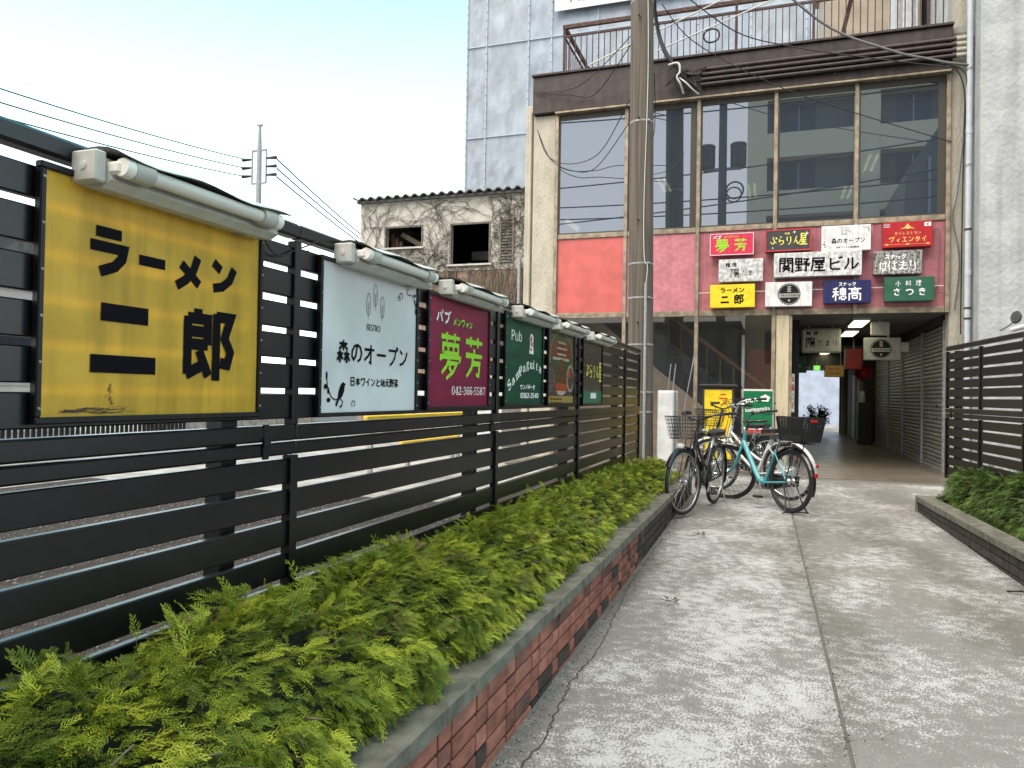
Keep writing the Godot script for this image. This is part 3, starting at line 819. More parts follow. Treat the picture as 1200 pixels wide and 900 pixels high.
# ---------------------------------------------------------------- hedges
func spray(sd: int, droop: float) -> ArrayMesh:   # one feathery spray of thread cypress, growing along y
	var r := RandomNumberGenerator.new(); r.seed = sd
	var g := Geo.new()
	var axis := func(t: float) -> Vector3: return Vector3(sin(t * 2.0 + sd) * 0.05, t, -droop * t * t)
	var blade := func(a: Vector3, b: Vector3, wa: float, wb: float) -> void:
		var d := (b - a).normalized()
		var s := d.cross(Vector3(r.randf_range(-0.6, 0.6), 0.1, 1)).normalized()
		var k := s.cross(d)
		if wb < 0.001: g.tri(a - s * wa, a + s * wa, b, k, k, k)
		else:
			g.tri(a - s * wa, a + s * wa, b + s * wb, k, k, k); g.tri(a - s * wa, b + s * wb, b - s * wb, k, k, k)
	for i in 4: blade.call(axis.call(i / 4.0), axis.call((i + 1) / 4.0), 0.014 - 0.002 * i, 0.012 - 0.002 * i)
	for i in 12:
		var t := 0.08 + 0.9 * i / 12.0
		var s := 1.0 if i % 2 == 0 else -1.0
		var l := (0.44 - 0.30 * t) * r.randf_range(0.75, 1.2)
		var a: Vector3 = axis.call(t)
		var d := Vector3(s * 0.72, 0.72, r.randf_range(-0.35, 0.25)).normalized()
		var m := a + d * l * 0.5
		var e := m + (d + Vector3(-s * 0.25, 0.25, -droop * 0.7)).normalized() * l * 0.5
		blade.call(a, m, 0.016, 0.020); blade.call(m, e, 0.020, 0.0)
		for j in 5:
			var u := 0.2 + 0.17 * j
			var q := a.lerp(m, u * 2.0) if u < 0.5 else m.lerp(e, u * 2.0 - 1.0)
			var ss := 1.0 if j % 2 == 0 else -1.0
			var dd := (d + d.cross(Vector3(0, 0, 1)) * ss * 0.75 + Vector3(0, 0, r.randf_range(-0.5, 0.2))).normalized()
			blade.call(q, q + dd * (0.105 - 0.05 * u) * r.randf_range(0.8, 1.3), 0.019, 0.0)
	return g.mesh()

# prof(z): cross-section as points (x, y) from the fence over the top to the path, d_out: outward side is on its left
func hedge(label: String, z0: float, z1: float, prof: Callable, count: int, light: Color, dark: Color, sd: int, dense_to: float) -> void:
	var o := thing("hedge", label, "hedge")
	var r := RandomNumberGenerator.new(); r.seed = sd
	var f := FastNoiseLite.new(); f.seed = sd; f.frequency = 1.6; f.fractal_octaves = 3
	var f2 := FastNoiseLite.new(); f2.seed = sd + 9; f2.frequency = 4.5; f2.fractal_octaves = 2
	var bump := func(z: float, s: float) -> float: return 0.085 * f.get_noise_2d(z, s * 1.1) + 0.05 * f2.get_noise_2d(z, s)
	var point := func(z: float, s: float) -> Array:   # [position, outward normal]
		var p: Array = prof.call(z)
		var u := clampf(s, 0.0, 0.9999) * (p.size() - 1)
		var i := int(u)
		var q: Vector2 = p[i].lerp(p[i + 1], u - i)
		var a: Vector2 = (p[i + 1] - p[i]).normalized()
		var i0 := maxi(i - 1, 0); var i2 := mini(i + 2, p.size() - 1)
		var a2: Vector2 = ((p[i2] - p[i0]) as Vector2).normalized().lerp(a, 0.4).normalized()
		var side: float = 1.0 if p[-1].x > p[0].x else -1.0
		var k := Vector2(-a2.y, a2.x) * side
		return [Vector3(q.x, q.y, z), Vector3(k.x, k.y, 0)]
	# dark inside
	var core := Geo.new()
	var nz := int(absf(z1 - z0) / 0.18) + 1
	var ring := []
	for i in nz + 1:
		var z := lerpf(z0, z1, float(i) / nz)
		var row := []
		for j in 13:
			var pn: Array = point.call(z, j / 12.0)
			row.append(pn[0] + pn[1] * (bump.call(z, j / 12.0) - 0.105))
		ring.append(row)
	for i in nz:
		for j in 12:
			var A: Vector3 = ring[i][j]; var B: Vector3 = ring[i][j + 1]; var C: Vector3 = ring[i + 1][j + 1]; var D: Vector3 = ring[i + 1][j]
			var pn: Array = point.call(lerpf(z0, z1, (i + 0.5) / nz), (j + 0.5) / 12.0)
			core.quad(A, B, C, D, pn[1])
	for e in [0, nz]:
		for j in range(1, 12): core.flat(ring[e][0], ring[e][j], ring[e][j + 1], Vector3(0, 0, 1 if e == 0 else -1))
	stuff(obj("inner_foliage", core, M.hedge_core, o))
	# twigs
	var tw := Geo.new()
	for i in int(absf(z1 - z0) * 16):
		var z := r.randf_range(minf(z0, z1), maxf(z0, z1))
		var pn: Array = point.call(z, r.randf_range(0.3, 0.95))
		var a: Vector3 = pn[0] - pn[1] * 0.16
		var b: Vector3 = pn[0] - pn[1] * 0.01 + Vector3(r.randf_range(-0.06, 0.06), -0.02, r.randf_range(-0.1, 0.1))
		tw.tube([a, a.lerp(b, 0.5) + Vector3(0, 0.015, 0), b], [0.005, 0.0035, 0.002], 4, false)
	stuff(obj("twigs", tw, M.pale_twig, o))
	var lf := mat("foliage_%d" % sd, Color.WHITE, 0.55, {"back": Color(0.55, 0.55, 0.55), "spec": 0.35})
	lf.vertex_color_use_as_albedo = true
	var kinds := 5
	var per := [[], [], [], [], []]
	for i in count:
		var z := 0.0
		if r.randf() < 0.58: z = r.randf_range(dense_to, z0)
		else: z = r.randf_range(z1, dense_to)
		var s := r.randf_range(0.02, 1.0)
		var pn: Array = point.call(z, s)
		var depth := r.randf()
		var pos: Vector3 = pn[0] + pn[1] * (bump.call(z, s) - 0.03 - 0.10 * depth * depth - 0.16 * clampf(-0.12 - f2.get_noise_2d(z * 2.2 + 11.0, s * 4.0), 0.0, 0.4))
		var k: Vector3 = pn[1]
		var down := Vector3(0.35 * signf(k.x), -0.5 * clampf(1.05 - k.y, 0.0, 1.0), 0)
		var cl := f2.get_noise_2d(z * 1.3 + 57.0, s * 2.4)
		var d := (k * r.randf_range(0.25, 0.8) + down + Vector3(r.randf_range(-0.3, 0.3), r.randf_range(-0.35, 0.3), cl * 1.6 + r.randf_range(-0.55, 0.55))).normalized()
		var y := d
		var zz := (Vector3.UP * 0.45 + k * 0.9 + Vector3(r.randf_range(-0.5, 0.5), r.randf_range(-0.3, 0.3), r.randf_range(-0.5, 0.5)))
		zz = (zz - y * zz.dot(y)).normalized()
		var L := r.randf_range(0.034, 0.07) * (1.0 - 0.2 * depth)
		var b := Basis(y.cross(zz) * L, y * L, zz * L)
		var m := clampf(0.42 + 0.9 * f2.get_noise_2d(z * 0.7 + 31, s * 1.6) + r.randf_range(-0.35, 0.35) - 0.45 * depth * depth, 0.0, 1.0)  # deeper sprays get a darker tint, inner shade put into the colour
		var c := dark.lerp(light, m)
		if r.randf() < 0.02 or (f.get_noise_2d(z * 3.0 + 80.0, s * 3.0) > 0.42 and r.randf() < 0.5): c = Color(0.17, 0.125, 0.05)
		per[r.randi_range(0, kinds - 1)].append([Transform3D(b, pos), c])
	# stray shoots that stick up along the fence
	for i in int(absf(z1 - z0) * 5):
		var z := r.randf_range(minf(z0, z1), maxf(z0, z1))
		var pn: Array = point.call(z, r.randf_range(0.1, 0.5))
		var y := Vector3(r.randf_range(-0.35, 0.35), 1, r.randf_range(-0.5, 0.5)).normalized()
		var zz := Vector3(1, 0.1, r.randf_range(-0.8, 0.8)); zz = (zz - y * zz.dot(y)).normalized()
		var L := r.randf_range(0.06, 0.11)
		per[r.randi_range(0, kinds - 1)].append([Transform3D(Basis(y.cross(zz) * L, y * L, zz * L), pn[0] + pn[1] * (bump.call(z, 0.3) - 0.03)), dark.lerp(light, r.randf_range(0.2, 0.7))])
	for q in kinds:
		var mm := MultiMesh.new()
		mm.transform_format = MultiMesh.TRANSFORM_3D
		mm.use_colors = true
		mm.mesh = spray(sd * 10 + q, [0.25, 0.5, 0.35, 0.65, 0.4][q])
		mm.instance_count = per[q].size()
		for i in per[q].size():
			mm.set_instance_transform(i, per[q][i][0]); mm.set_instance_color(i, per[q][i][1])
		var mi := MultiMeshInstance3D.new()
		mi.name = "foliage"; mi.multimesh = mm; mi.material_override = lf
		o.add_child(mi, true)
		stuff(mi)

func hedges() -> void:
	var left := func(z: float) -> Array:
		var s := clampf((-z - 2.0) / 7.0, 0.0, 1.0)
		var top := lerpf(0.66, 0.52, s)
		var end := clampf((z + 9.85) / 0.35, 0.05, 1.0)
		top = lerpf(0.3, top, sqrt(end))
		var out := lerpf(-0.025, -0.10, s)
		return [Vector2(-1.57, top - 0.16), Vector2(-1.52, top - 0.03), Vector2(-1.40, top), Vector2(-1.27, top - 0.015), Vector2(-1.13 + out, top - 0.09), Vector2(-1.03 + out, top - 0.2), Vector2(-0.99 + out, 0.33), Vector2(-1.05 + out * 0.5, 0.24)]
	hedge("long bright green feathery cypress hedge between the slat fence and the path", -0.9, -9.8, left, 37000, Color(0.44, 0.50, 0.045), Color(0.11, 0.17, 0.02), 5, -4.6)
	var right := func(z: float) -> Array:
		var k := 0.098 * (z + 9.8)
		var top := 0.57 + 0.05 * (z + 9.3)
		var end := clampf((-9.1 - z) / -0.35, 0.05, 1.0) if z < -9.1 else 1.0
		end = clampf((z + 9.5) / 0.35, 0.05, 1.0)
		top = lerpf(0.25, top, sqrt(end))
		return [Vector2(2.02 + k, top - 0.1), Vector2(1.97 + k, top), Vector2(1.86 + k, top), Vector2(1.76 + k, top - 0.07), Vector2(1.69 + k, top - 0.2), Vector2(1.66 + k * 0.7, 0.26), Vector2(1.70 + k * 0.6, 0.16)]
	hedge("dark green feathery cypress hedge in the right planter before the slat fence", -4.2, -9.45, right, 22000, Color(0.14, 0.25, 0.045), Color(0.045, 0.085, 0.016), 7, -7.5)

# ---------------------------------------------------------------- sign boards and lamps on the fence
func fence_board(called: String, label: String, d0: float, d1: float, y0: float, y1: float, face: Material) -> Node3D:
	var o := thing(called, label, "sign board", Vector3(), "sign boards on the slat fence")
	var x := -1.577
	var sheet := Geo.new()
	sheet.quad(Vector3(x + 0.0015, y0, -d0), Vector3(x + 0.0015, y0, -d1), Vector3(x + 0.0015, y1, -d1), Vector3(x + 0.0015, y1, -d0), Vector3(1, 0, 0))
	obj("sign_face", sheet, face, o)
	var fr := Geo.new()
	var w := 0.016
	fr.box(Vector3(x + 0.001, y1 + w * 0.5, -(d0 + d1) * 0.5), Vector3(0.022, w, d1 - d0 + 2 * w), 0.003)
	fr.box(Vector3(x + 0.001, y0 - w * 0.5, -(d0 + d1) * 0.5), Vector3(0.022, w, d1 - d0 + 2 * w), 0.003)
	fr.box(Vector3(x + 0.001, (y0 + y1) * 0.5, -d0 + w * 0.5), Vector3(0.021, y1 - y0, w), 0.003)
	fr.box(Vector3(x + 0.001, (y0 + y1) * 0.5, -d1 - w * 0.5), Vector3(0.021, y1 - y0, w), 0.003)
	obj("sign_frame", fr, M.black_frame, o)
	var sc := Geo.new()
	for k in 6:
		var yy := lerpf(y0 + 0.02, y1 - 0.02, k / 5.0)
		for q in [d0 - w * 0.5, d1 + w * 0.5]:
			sc.lathe([[0.0, 0.004], [0.003, 0.003], [0.0042, 0.0]], 8, Transform3D(Basis(Vector3(0, 0, 1), Vector3(1, 0, 0), Vector3(0, 1, 0)), Vector3(x + 0.012, yy, -q)))
	obj("screws", sc, M.galvanized, o)
	return o

func twig_mark(g: Geo, xf: Transform3D, s: float, flip: float) -> void:   # a leafy branch, printed
	stroke(g, PackedVector2Array([Vector2(0, 0.95 * s), Vector2(0.06 * s * flip, 0.6 * s), Vector2(0.28 * s * flip, 0.3 * s), Vector2(0.5 * s * flip, 0.22 * s), Vector2(0.75 * s * flip, 0.28 * s), Vector2(0.92 * s * flip, 0.16 * s), Vector2(0.86 * s * flip, 0.02 * s)]), 0.035 * s, xf, 0.0002)
	for q in [[0.0, 0.95, 0.045, 0.13], [-0.05, 0.62, 0.09, 0.08], [0.1, 0.5, 0.05, 0.1], [0.12, 0.22, 0.1, 0.07], [0.8, 0.02, 0.05, 0.045]]:
		disc(g, Vector2(q[0] * s * flip, q[1] * s), Vector2(q[2] * s, q[3] * s), xf, 0.0004, 14)

func fence_signs() -> void:
	# yellow
	var o := fence_board("sign_board", "large yellow ramen sign board with bold black lettering, first on the fence", 1.276, 2.036, 1.178, 1.744, M.face_yellow)
	var g := Geo.new()
	write(g, "ラ", on_fence(1.388, 1.642), 0.132, 0.112, 0.027)
	write(g, "ー", on_fence(1.543, 1.640), 0.106, 0.112, 0.027)
	write(g, "メ", on_fence(1.672, 1.634), 0.118, 0.105, 0.027)
	write(g, "ン", on_fence(1.812, 1.640), 0.122, 0.105, 0.027)
	write(g, "二", on_fence(1.394, 1.482), 0.234, 0.208, 0.045)
	write(g, "郎", on_fence(1.704, 1.480), 0.222, 0.206, 0.0325)
	obj("lettering", g, M.ink_black, o)
	g = Geo.new()
	for i in 26:   # stains and scratches along the lower edge
		var a := rng.randf_range(1.30, 1.50)
		var y := 1.186 + rng.randf_range(0.0, 0.012)
		stroke(g, PackedVector2Array([Vector2(a, -y), Vector2(a + 0.03, -y - rng.randf_range(-0.004, 0.004)), Vector2(a + 0.06, -y)]), rng.randf_range(0.0006, 0.0018), Transform3D(Basis(Vector3(0, 0, -1), Vector3(0, -1, 0), Vector3(-1, 0, 0)), Vector3(-1.5742 + i * 0.00002, 0, 0)), 0.0)
	for i in 30:
		var a := 1.47 + rng.randfn(0.0, 0.006); var y := rng.randf_range(1.20, 1.25)
		stroke(g, PackedVector2Array([Vector2(a, -y), Vector2(a + rng.randf_range(-0.003, 0.003), -y - 0.009)]), rng.randf_range(0.0005, 0.0014), Transform3D(Basis(Vector3(0, 0, -1), Vector3(0, -1, 0), Vector3(-1, 0, 0)), Vector3(-1.5742 + i * 0.00002, 0, 0)), 0.0)
	obj("stain", g, M.twig, o)
	# white bistro
	o = fence_board("sign_board", "white bistro sign board with three line-drawn trees and a black bird", 2.398, 3.172, 1.168, 1.732, M.face_white)
	g = Geo.new()
	write(g, "森のオープン", on_fence(2.505, 1.447), 0.094, 0.088, 0.0105, 0.1)
	write(g, "日本ワインと地元野菜", on_fence(2.604, 1.306), 0.0385, 0.036, 0.0052, 0.0405)
	latin(g, "BISTRO", on_fence(2.727, 1.500, -1.5750), 0.026)
	obj("lettering", g, M.ink_black, o)
	g = Geo.new()
	for q in [[2.737, 1.606, 0.0], [2.793, 1.649, 0.0], [2.852, 1.606, 0.0]]:
		g = Geo.new()
		var xf := on_fence(q[0], q[1])
		stroke(g, arc(Vector2(), Vector2(0.0165, 0.045), 0.0, TAU, 24), 0.0022, xf, 0.0)
		stroke(g, PackedVector2Array([Vector2(0, -0.062), Vector2(0, 0.008)]), 0.0018, xf, 0.0003)
		for k in 3:
			stroke(g, PackedVector2Array([Vector2(0, -0.02 + 0.012 * k), Vector2(0.007, -0.012 + 0.012 * k)]), 0.0015, xf, 0.0005)
			stroke(g, PackedVector2Array([Vector2(0, -0.026 + 0.012 * k), Vector2(-0.007, -0.018 + 0.012 * k)]), 0.0015, xf, 0.0005)
		obj("printed_tree", g, M.ink_black, o)
	g = Geo.new()
	twig_mark(g, on_fence(2.44, 1.188), 0.125, 1.0)
	obj("printed_branch", g, M.ink_black, o)
	g = Geo.new()
	# the bird
	g.poly(PackedVector2Array([Vector2(0.0, 0.0), Vector2(0.016, 0.02), Vector2(0.022, 0.05), Vector2(0.036, 0.074), Vector2(0.052, 0.085), Vector2(0.062, 0.079), Vector2(0.072, 0.078), Vector2(0.063, 0.07), Vector2(0.06, 0.048), Vector2(0.046, 0.028), Vector2(0.026, 0.016), Vector2(0.008, -0.012)]), Transform3D(on_fence(0, 0).basis, on_fence(2.502, 1.20).origin + Vector3(0.0008, 0, 0)))
	obj("printed_bird", g, M.ink_black, o)
	g = Geo.new()
	var tr := on_fence(3.165, 1.715)
	tr.basis = Basis(Vector3(0, 0, 1), Vector3(0, -1, 0), Vector3(1, 0, 0))
	twig_mark(g, tr, 0.10, 1.0)
	for q in [[3.02, 1.675, 0.014], [3.0, 1.66, 0.01], [2.632, 1.2, 0.012]]:
		stroke(g, arc(Vector2(), Vector2(q[2], q[2]), -1.0, 4.2, 12), 0.0035, on_fence(q[0], q[1]), 0.0006)
	obj("printed_branch", g, M.ink_black, o)
	# pink pub
	o = fence_board("sign_board", "magenta pub sign board with brushed lime green characters and a phone number", 3.312, 4.116, 1.180, 1.724, M.face_pink)
	g = Geo.new()
	write(g, "パブ", on_fence(3.392, 1.665), 0.082, 0.066, 0.0125, 0.092)
	latin(g, "042-366-5587", on_fence(3.60, 1.240, -1.5750), 0.044, false, true, 1.32)
	obj("lettering", g, M.ink_white, o)
	g = Geo.new()
	write(g, "メンワァン", on_fence(3.60, 1.640), 0.050, 0.040, 0.0085, 0.054)
	write(g, "夢", on_fence(3.435, 1.562), 0.28, 0.236, 0.027, -1.0, false, 0.65)
	write(g, "芳", on_fence(3.752, 1.566), 0.285, 0.232, 0.031, -1.0, false, 0.65)
	obj("brush_lettering", g, M.ink_green, o)
	# green pub
	o = fence_board("sign_board", "dark green pub sign board with curved white script and a tall drink", 4.412, 5.196, 1.184, 1.748, M.face_green)
	g = Geo.new()
	latin(g, "Pub", on_fence(4.525, 1.592, -1.5750), 0.066, false, false, 1.45)
	var word := "Sampaguita"
	for i in word.length():
		var s := i / 9.0
		var xf := on_fence(4.495 + 0.62 * s, 1.262 + 0.165 * sin(s * 2.0), -1.5750)
		xf.basis = xf.basis * Basis(Vector3(0, 0, 1), lerpf(0.75, -0.35, s))
		latin(g, word[i], xf, 0.066 if i == 0 else 0.056, true, true, 1.35)
	write(g, "サンパギータ", on_fence(4.706, 1.316), 0.050, 0.036, 0.0075, 0.055)
	latin(g, "0362-2540", on_fence(4.72, 1.222, -1.5750), 0.036, true, false, 1.7)
	obj("lettering", g, M.ink_white, o)
	g = Geo.new()
	g.poly(PackedVector2Array([Vector2(-0.05, -0.135), Vector2(0.05, -0.135), Vector2(0.035, -0.06), Vector2(0.045, -0.02), Vector2(0.02, 0.0), Vector2(-0.02, 0.0), Vector2(-0.045, -0.03), Vector2(-0.03, -0.07)]), Transform3D(on_fence(0, 0).basis, on_fence(4.94, 1.66, -1.5745).origin))
	obj("printed_drink", g, M.ink_white, o)
	g = Geo.new()
	for q in [[4.93, 1.625, 0.022, 0.02], [4.945, 1.59, 0.02, 0.016], [4.93, 1.555, 0.024, 0.008]]: disc(g, Vector2(), Vector2(q[2], q[3]), on_fence(q[0], q[1], -1.5738), 0.0, 14)
	obj("printed_drink", g, M.ink_red, o)
	# food menu poster
	o = fence_board("sign_board", "food poster sign board with a green arch, noodles and an orange bowl", 5.352, 6.100, 1.186, 1.738, menu_face())
	g = Geo.new()
	for q in 2:
		write(g, "ー" + "ーーーー", on_fence(5.42, 1.232 - 0.03 * q), 0.06, 0.03, 0.009, 0.065)
	obj("lettering", g, M.ink_black, o)
	# black bar sign
	o = fence_board("sign_board", "black bar sign board with yellow handwritten characters, last on the fence", 6.426, 7.180, 1.176, 1.752, M.face_black)
	g = Geo.new()
	write(g, "ぷらりん", on_fence(6.515, 1.535), 0.13, 0.13, 0.016, 0.135, false, 0.8)
	write(g, "星", on_fence(7.035, 1.565), 0.125, 0.19, 0.017)
	obj("lettering", g, M.ink_yellow, o)
	g = Geo.new()
	g.poly(PackedVector2Array([Vector2(0, 0), Vector2(0.74, 0), Vector2(0.74, 0.11), Vector2(0.35, 0.1), Vector2(0, 0.112)]), Transform3D(on_fence(0, 0).basis, on_fence(6.432, 1.18, -1.5748).origin))
	obj("printed_band", g, M.ink_dkgreen, o)
	g = Geo.new()
	g.poly(PackedVector2Array([Vector2(0, 0), Vector2(0.22, 0), Vector2(0.22, 0.05), Vector2(0, 0.05)]), Transform3D(on_fence(0, 0).basis, on_fence(6.72, 1.222, -1.5738).origin))
	obj("sticker", g, M.ink_white, o)

func menu_face() -> Material:   # the print on the food poster
	var w := 192; var h := 256
	var im := Image.create(w, h, false, Image.FORMAT_RGB8)
	var f := FastNoiseLite.new(); f.seed = 3; f.frequency = 0.06; f.fractal_octaves = 3
	var blob := func(x: float, y: float, cx: float, cy: float, rx: float, ry: float) -> float: return pow((x - cx) / rx, 2) + pow((y - cy) / ry, 2)
	for y in h:
		for x in w:
			var u := float(x) / w; var v := float(y) / h
			var nn := f.get_noise_2d(x, y)
			var c := Color(0.10, 0.075, 0.06).lightened(0.12 + 0.5 * maxf(0.0, nn))
			if blob.call(u, v, 0.5, 0.36, 0.44, 0.36) < 1.0 and v < 0.5: c = Color(0.14, 0.30, 0.13).lightened(0.25 * maxf(0, nn))
			var rim: float = blob.call(u, v, 0.5, 0.36, 0.44, 0.36)
			if rim > 0.92 and rim < 1.06 and v < 0.45: c = Color(0.65, 0.55, 0.22)
			if blob.call(u, v, 0.28, 0.27, 0.16, 0.11) < 1.0 or blob.call(u, v, 0.72, 0.27, 0.16, 0.11) < 1.0: c = Color(0.55, 0.10, 0.14).lightened(0.3 * maxf(0, nn))
			if blob.call(u, v, 0.5, 0.25, 0.2, 0.16) < 1.0: c = Color(0.42, 0.10, 0.07) if int(v * 60) % 5 < 3 else Color(0.86, 0.75, 0.55)
			if v > 0.36 and v < 0.40 and absf(u - 0.48) < 0.32: c = Color(0.85, 0.8, 0.75)
			if blob.call(u, v, 0.5, 0.6, 0.2, 0.22) < 1.0: c = Color(0.55, 0.36, 0.10) if f.get_noise_2d(x * 3.0, y * 0.8) > 0.05 else Color(0.20, 0.11, 0.04)
			if blob.call(u, v, 0.5, 0.76, 0.23, 0.13) < 1.0 and v > 0.72: c = Color(0.80, 0.27, 0.08) if v < 0.83 else Color(0.9, 0.86, 0.8)
			if blob.call(u, v, 0.86, 0.64, 0.16, 0.2) < 1.0: c = Color(0.78, 0.72, 0.66) if blob.call(u, v, 0.86, 0.64, 0.12, 0.16) > 1.0 else (Color(0.85, 0.35, 0.10) if blob.call(u, v, 0.82, 0.58, 0.06, 0.06) < 1.0 else Color(0.35, 0.2, 0.14).lightened(0.6 * maxf(0, nn)))
			if blob.call(u, v, 0.1, 0.68, 0.18, 0.17) < 1.0: c = Color(0.32, 0.24, 0.25).lightened(0.8 * maxf(0, nn))
			if v > 0.90: c = Color(0.75, 0.6, 0.22).lightened(0.2 * u)
			var q := 0.5 + 0.5 * f.get_noise_2d(x * 2.2 + 400.0, y * 2.2)
			c = c.lerp(Color(0.12, 0.07, 0.05), 0.55 * clampf(q * 1.5 - 0.55, 0.0, 1.0)).lerp(Color(0.95, 0.85, 0.7), 0.45 * clampf(0.34 - q, 0.0, 1.0) * 3.0)
			im.set_pixel(x, y, c)
	var m := mat("menu_print", Color(0.85, 0.85, 0.85), 0.3, {})
	m.albedo_texture = ImageTexture.create_from_image(im)
	# the poster is one sheet: its print is mapped once over it
	m.uv1_triplanar = true; m.uv1_world_triplanar = true
	m.uv1_scale = Vector3(1.0, 1.0 / 0.552, 1.0 / 0.748)
	m.uv1_offset = Vector3(0.0, -1.738 / 0.552, 5.352 / 0.748)
	return m

func fence_lamp(z0: float, le: float, which: String) -> void:
	var o := thing("sign_lamp", "grey fluorescent sign lamp, switched off, above the " + which, "lamp", Vector3(-1.575, 1.735, -z0), "lamps above the fence signs", Basis(Vector3(0, 0, -1), Vector3(0, 1, 0), Vector3(1, 0, 0)))
	# local axes: x along the fence, z towards the path
	var body := Geo.new()
	body.poly(PackedVector2Array([Vector2(0.0, -0.006), Vector2(0.06, -0.012), Vector2(0.088, 0.004), Vector2(0.074, 0.05), Vector2(0.05, 0.066), Vector2(0.0, 0.068)]), Transform3D(Basis(Vector3(0, 0, 1), Vector3(0, 1, 0), Vector3(-1, 0, 0)), Vector3(0.03, 0, 0)), le - 0.03)
	obj("housing", body, M.lamp_metal, o)
	obj("end_plate", bx(Vector3(le, 0.034, 0.034), Vector3(0.012, 0.07, 0.074), 0.003), M.lamp_metal, o)
	obj("end_plate", bx(Vector3(0.015, 0.034, 0.036), Vector3(0.032, 0.074, 0.078), 0.004), M.lamp_metal, o)
	var endp := Geo.new()
	endp.lathe([[0.0, 0.003], [0.010, 0.002], [0.011, 0.0]], 14, Transform3D(Basis(Vector3(0, 1, 0), Vector3(-1, 0, 0), Vector3(0, 0, 1)), Vector3(-0.001, 0.034, 0.036)))
	obj("knockout", endp, M.lamp_metal, o)
	var hood := Geo.new()
	var prev := []
	for i in 15:
		var x := lerpf(0.03, le + 0.06, i / 14.0)
		var row := []
		for j in 6:
			var a := j / 5.0
			row.append(Vector3(x, 0.082 + 0.012 * sin(a * 2.6) - 0.03 * a * a - 0.006 * sin(i * 0.9) * a, lerpf(-0.012, 0.135, a)))
		if i > 0:
			for j in 5:
				hood.quad(prev[j], row[j], row[j + 1], prev[j + 1], Vector3(0, 1, 0.2).normalized())
				hood.quad(prev[j] - Vector3(0, 0.003, 0), row[j] - Vector3(0, 0.003, 0), row[j + 1] - Vector3(0, 0.003, 0), prev[j + 1] - Vector3(0, 0.003, 0), Vector3(0, -1, -0.2).normalized())
		prev = row
	obj("hood", hood, M.lamp_hood_metal, o)
	var along := Basis(Vector3(0, 1, 0), Vector3(1, 0, 0), Vector3(0, 0, -1))
	var tb := Geo.new().lathe([[0.0, 0.0], [0.019, 0.001], [0.019, le - 0.16], [0.0, le - 0.16]], 16, Transform3D(along, Vector3(0.08, 0.034, 0.112)))
	obj("tube", tb, M.lamp_tube_glass, o)
	for e in [0, 1]:
		var sk := Geo.new()
		var x := 0.042 if e == 0 else le - 0.055
		sk.box(Vector3(x, 0.034, 0.082), Vector3(0.022, 0.03, 0.06), 0.006)
		sk.lathe([[0.0, -0.005], [0.021, -0.005], [0.024, 0.0], [0.024, 0.02], [0.018, 0.022]], 18, Transform3D(along, Vector3(x, 0.034, 0.112)))
		obj("socket", sk, M.lamp_socket_plastic, o)
		var cp := Geo.new().lathe([[0.0, 0.0], [0.0255, 0.001], [0.0265, 0.06], [0.0175, 0.066]], 18, Transform3D(along, Vector3(x + (0.02 if e == 0 else -0.07), 0.034, 0.112)))
		obj("tube_cap", cp, M.lamp_hood_metal, o)
	obj("bracket", Geo.new().box(Vector3(le * 0.5, 0.03, -0.008), Vector3(0.05, 0.06, 0.016), 0.002).box(Vector3(le * 0.86, -0.006, 0.02), Vector3(0.03, 0.014, 0.03), 0.002), M.galvanized, o)

func fence_lamps() -> void:
	for q in [[1.345, 0.67, "yellow ramen board"], [2.475, 0.68, "white bistro board"], [3.41, 0.70, "magenta pub board"], [4.51, 0.70, "dark green pub board"], [5.40, 0.74, "food poster"], [6.50, 0.76, "black bar board"]]:
		fence_lamp(q[0], q[1], q[2])
	cable("lamp_cable", "thin black wire looping between the first two sign lamps", spline([Vector3(-1.57, 1.79, -2.0), Vector3(-1.575, 1.70, -2.12), Vector3(-1.585, 1.74, -2.25), Vector3(-1.57, 1.79, -2.36)]), 0.003, M.black_rubber)
	cable("lamp_cable", "thin black wire from the first sign lamp over the fence rail", spline([Vector3(-1.58, 1.82, -2.0), Vector3(-1.64, 1.80, -2.1), Vector3(-1.68, 1.74, -2.3), Vector3(-1.65, 1.77, -2.42)]), 0.003, M.black_rubber)

# ---------------------------------------------------------------- the building
func at_front(x: float, y: float, z: float) -> Transform3D:
	return Transform3D(Basis(), Vector3(x, y, z))

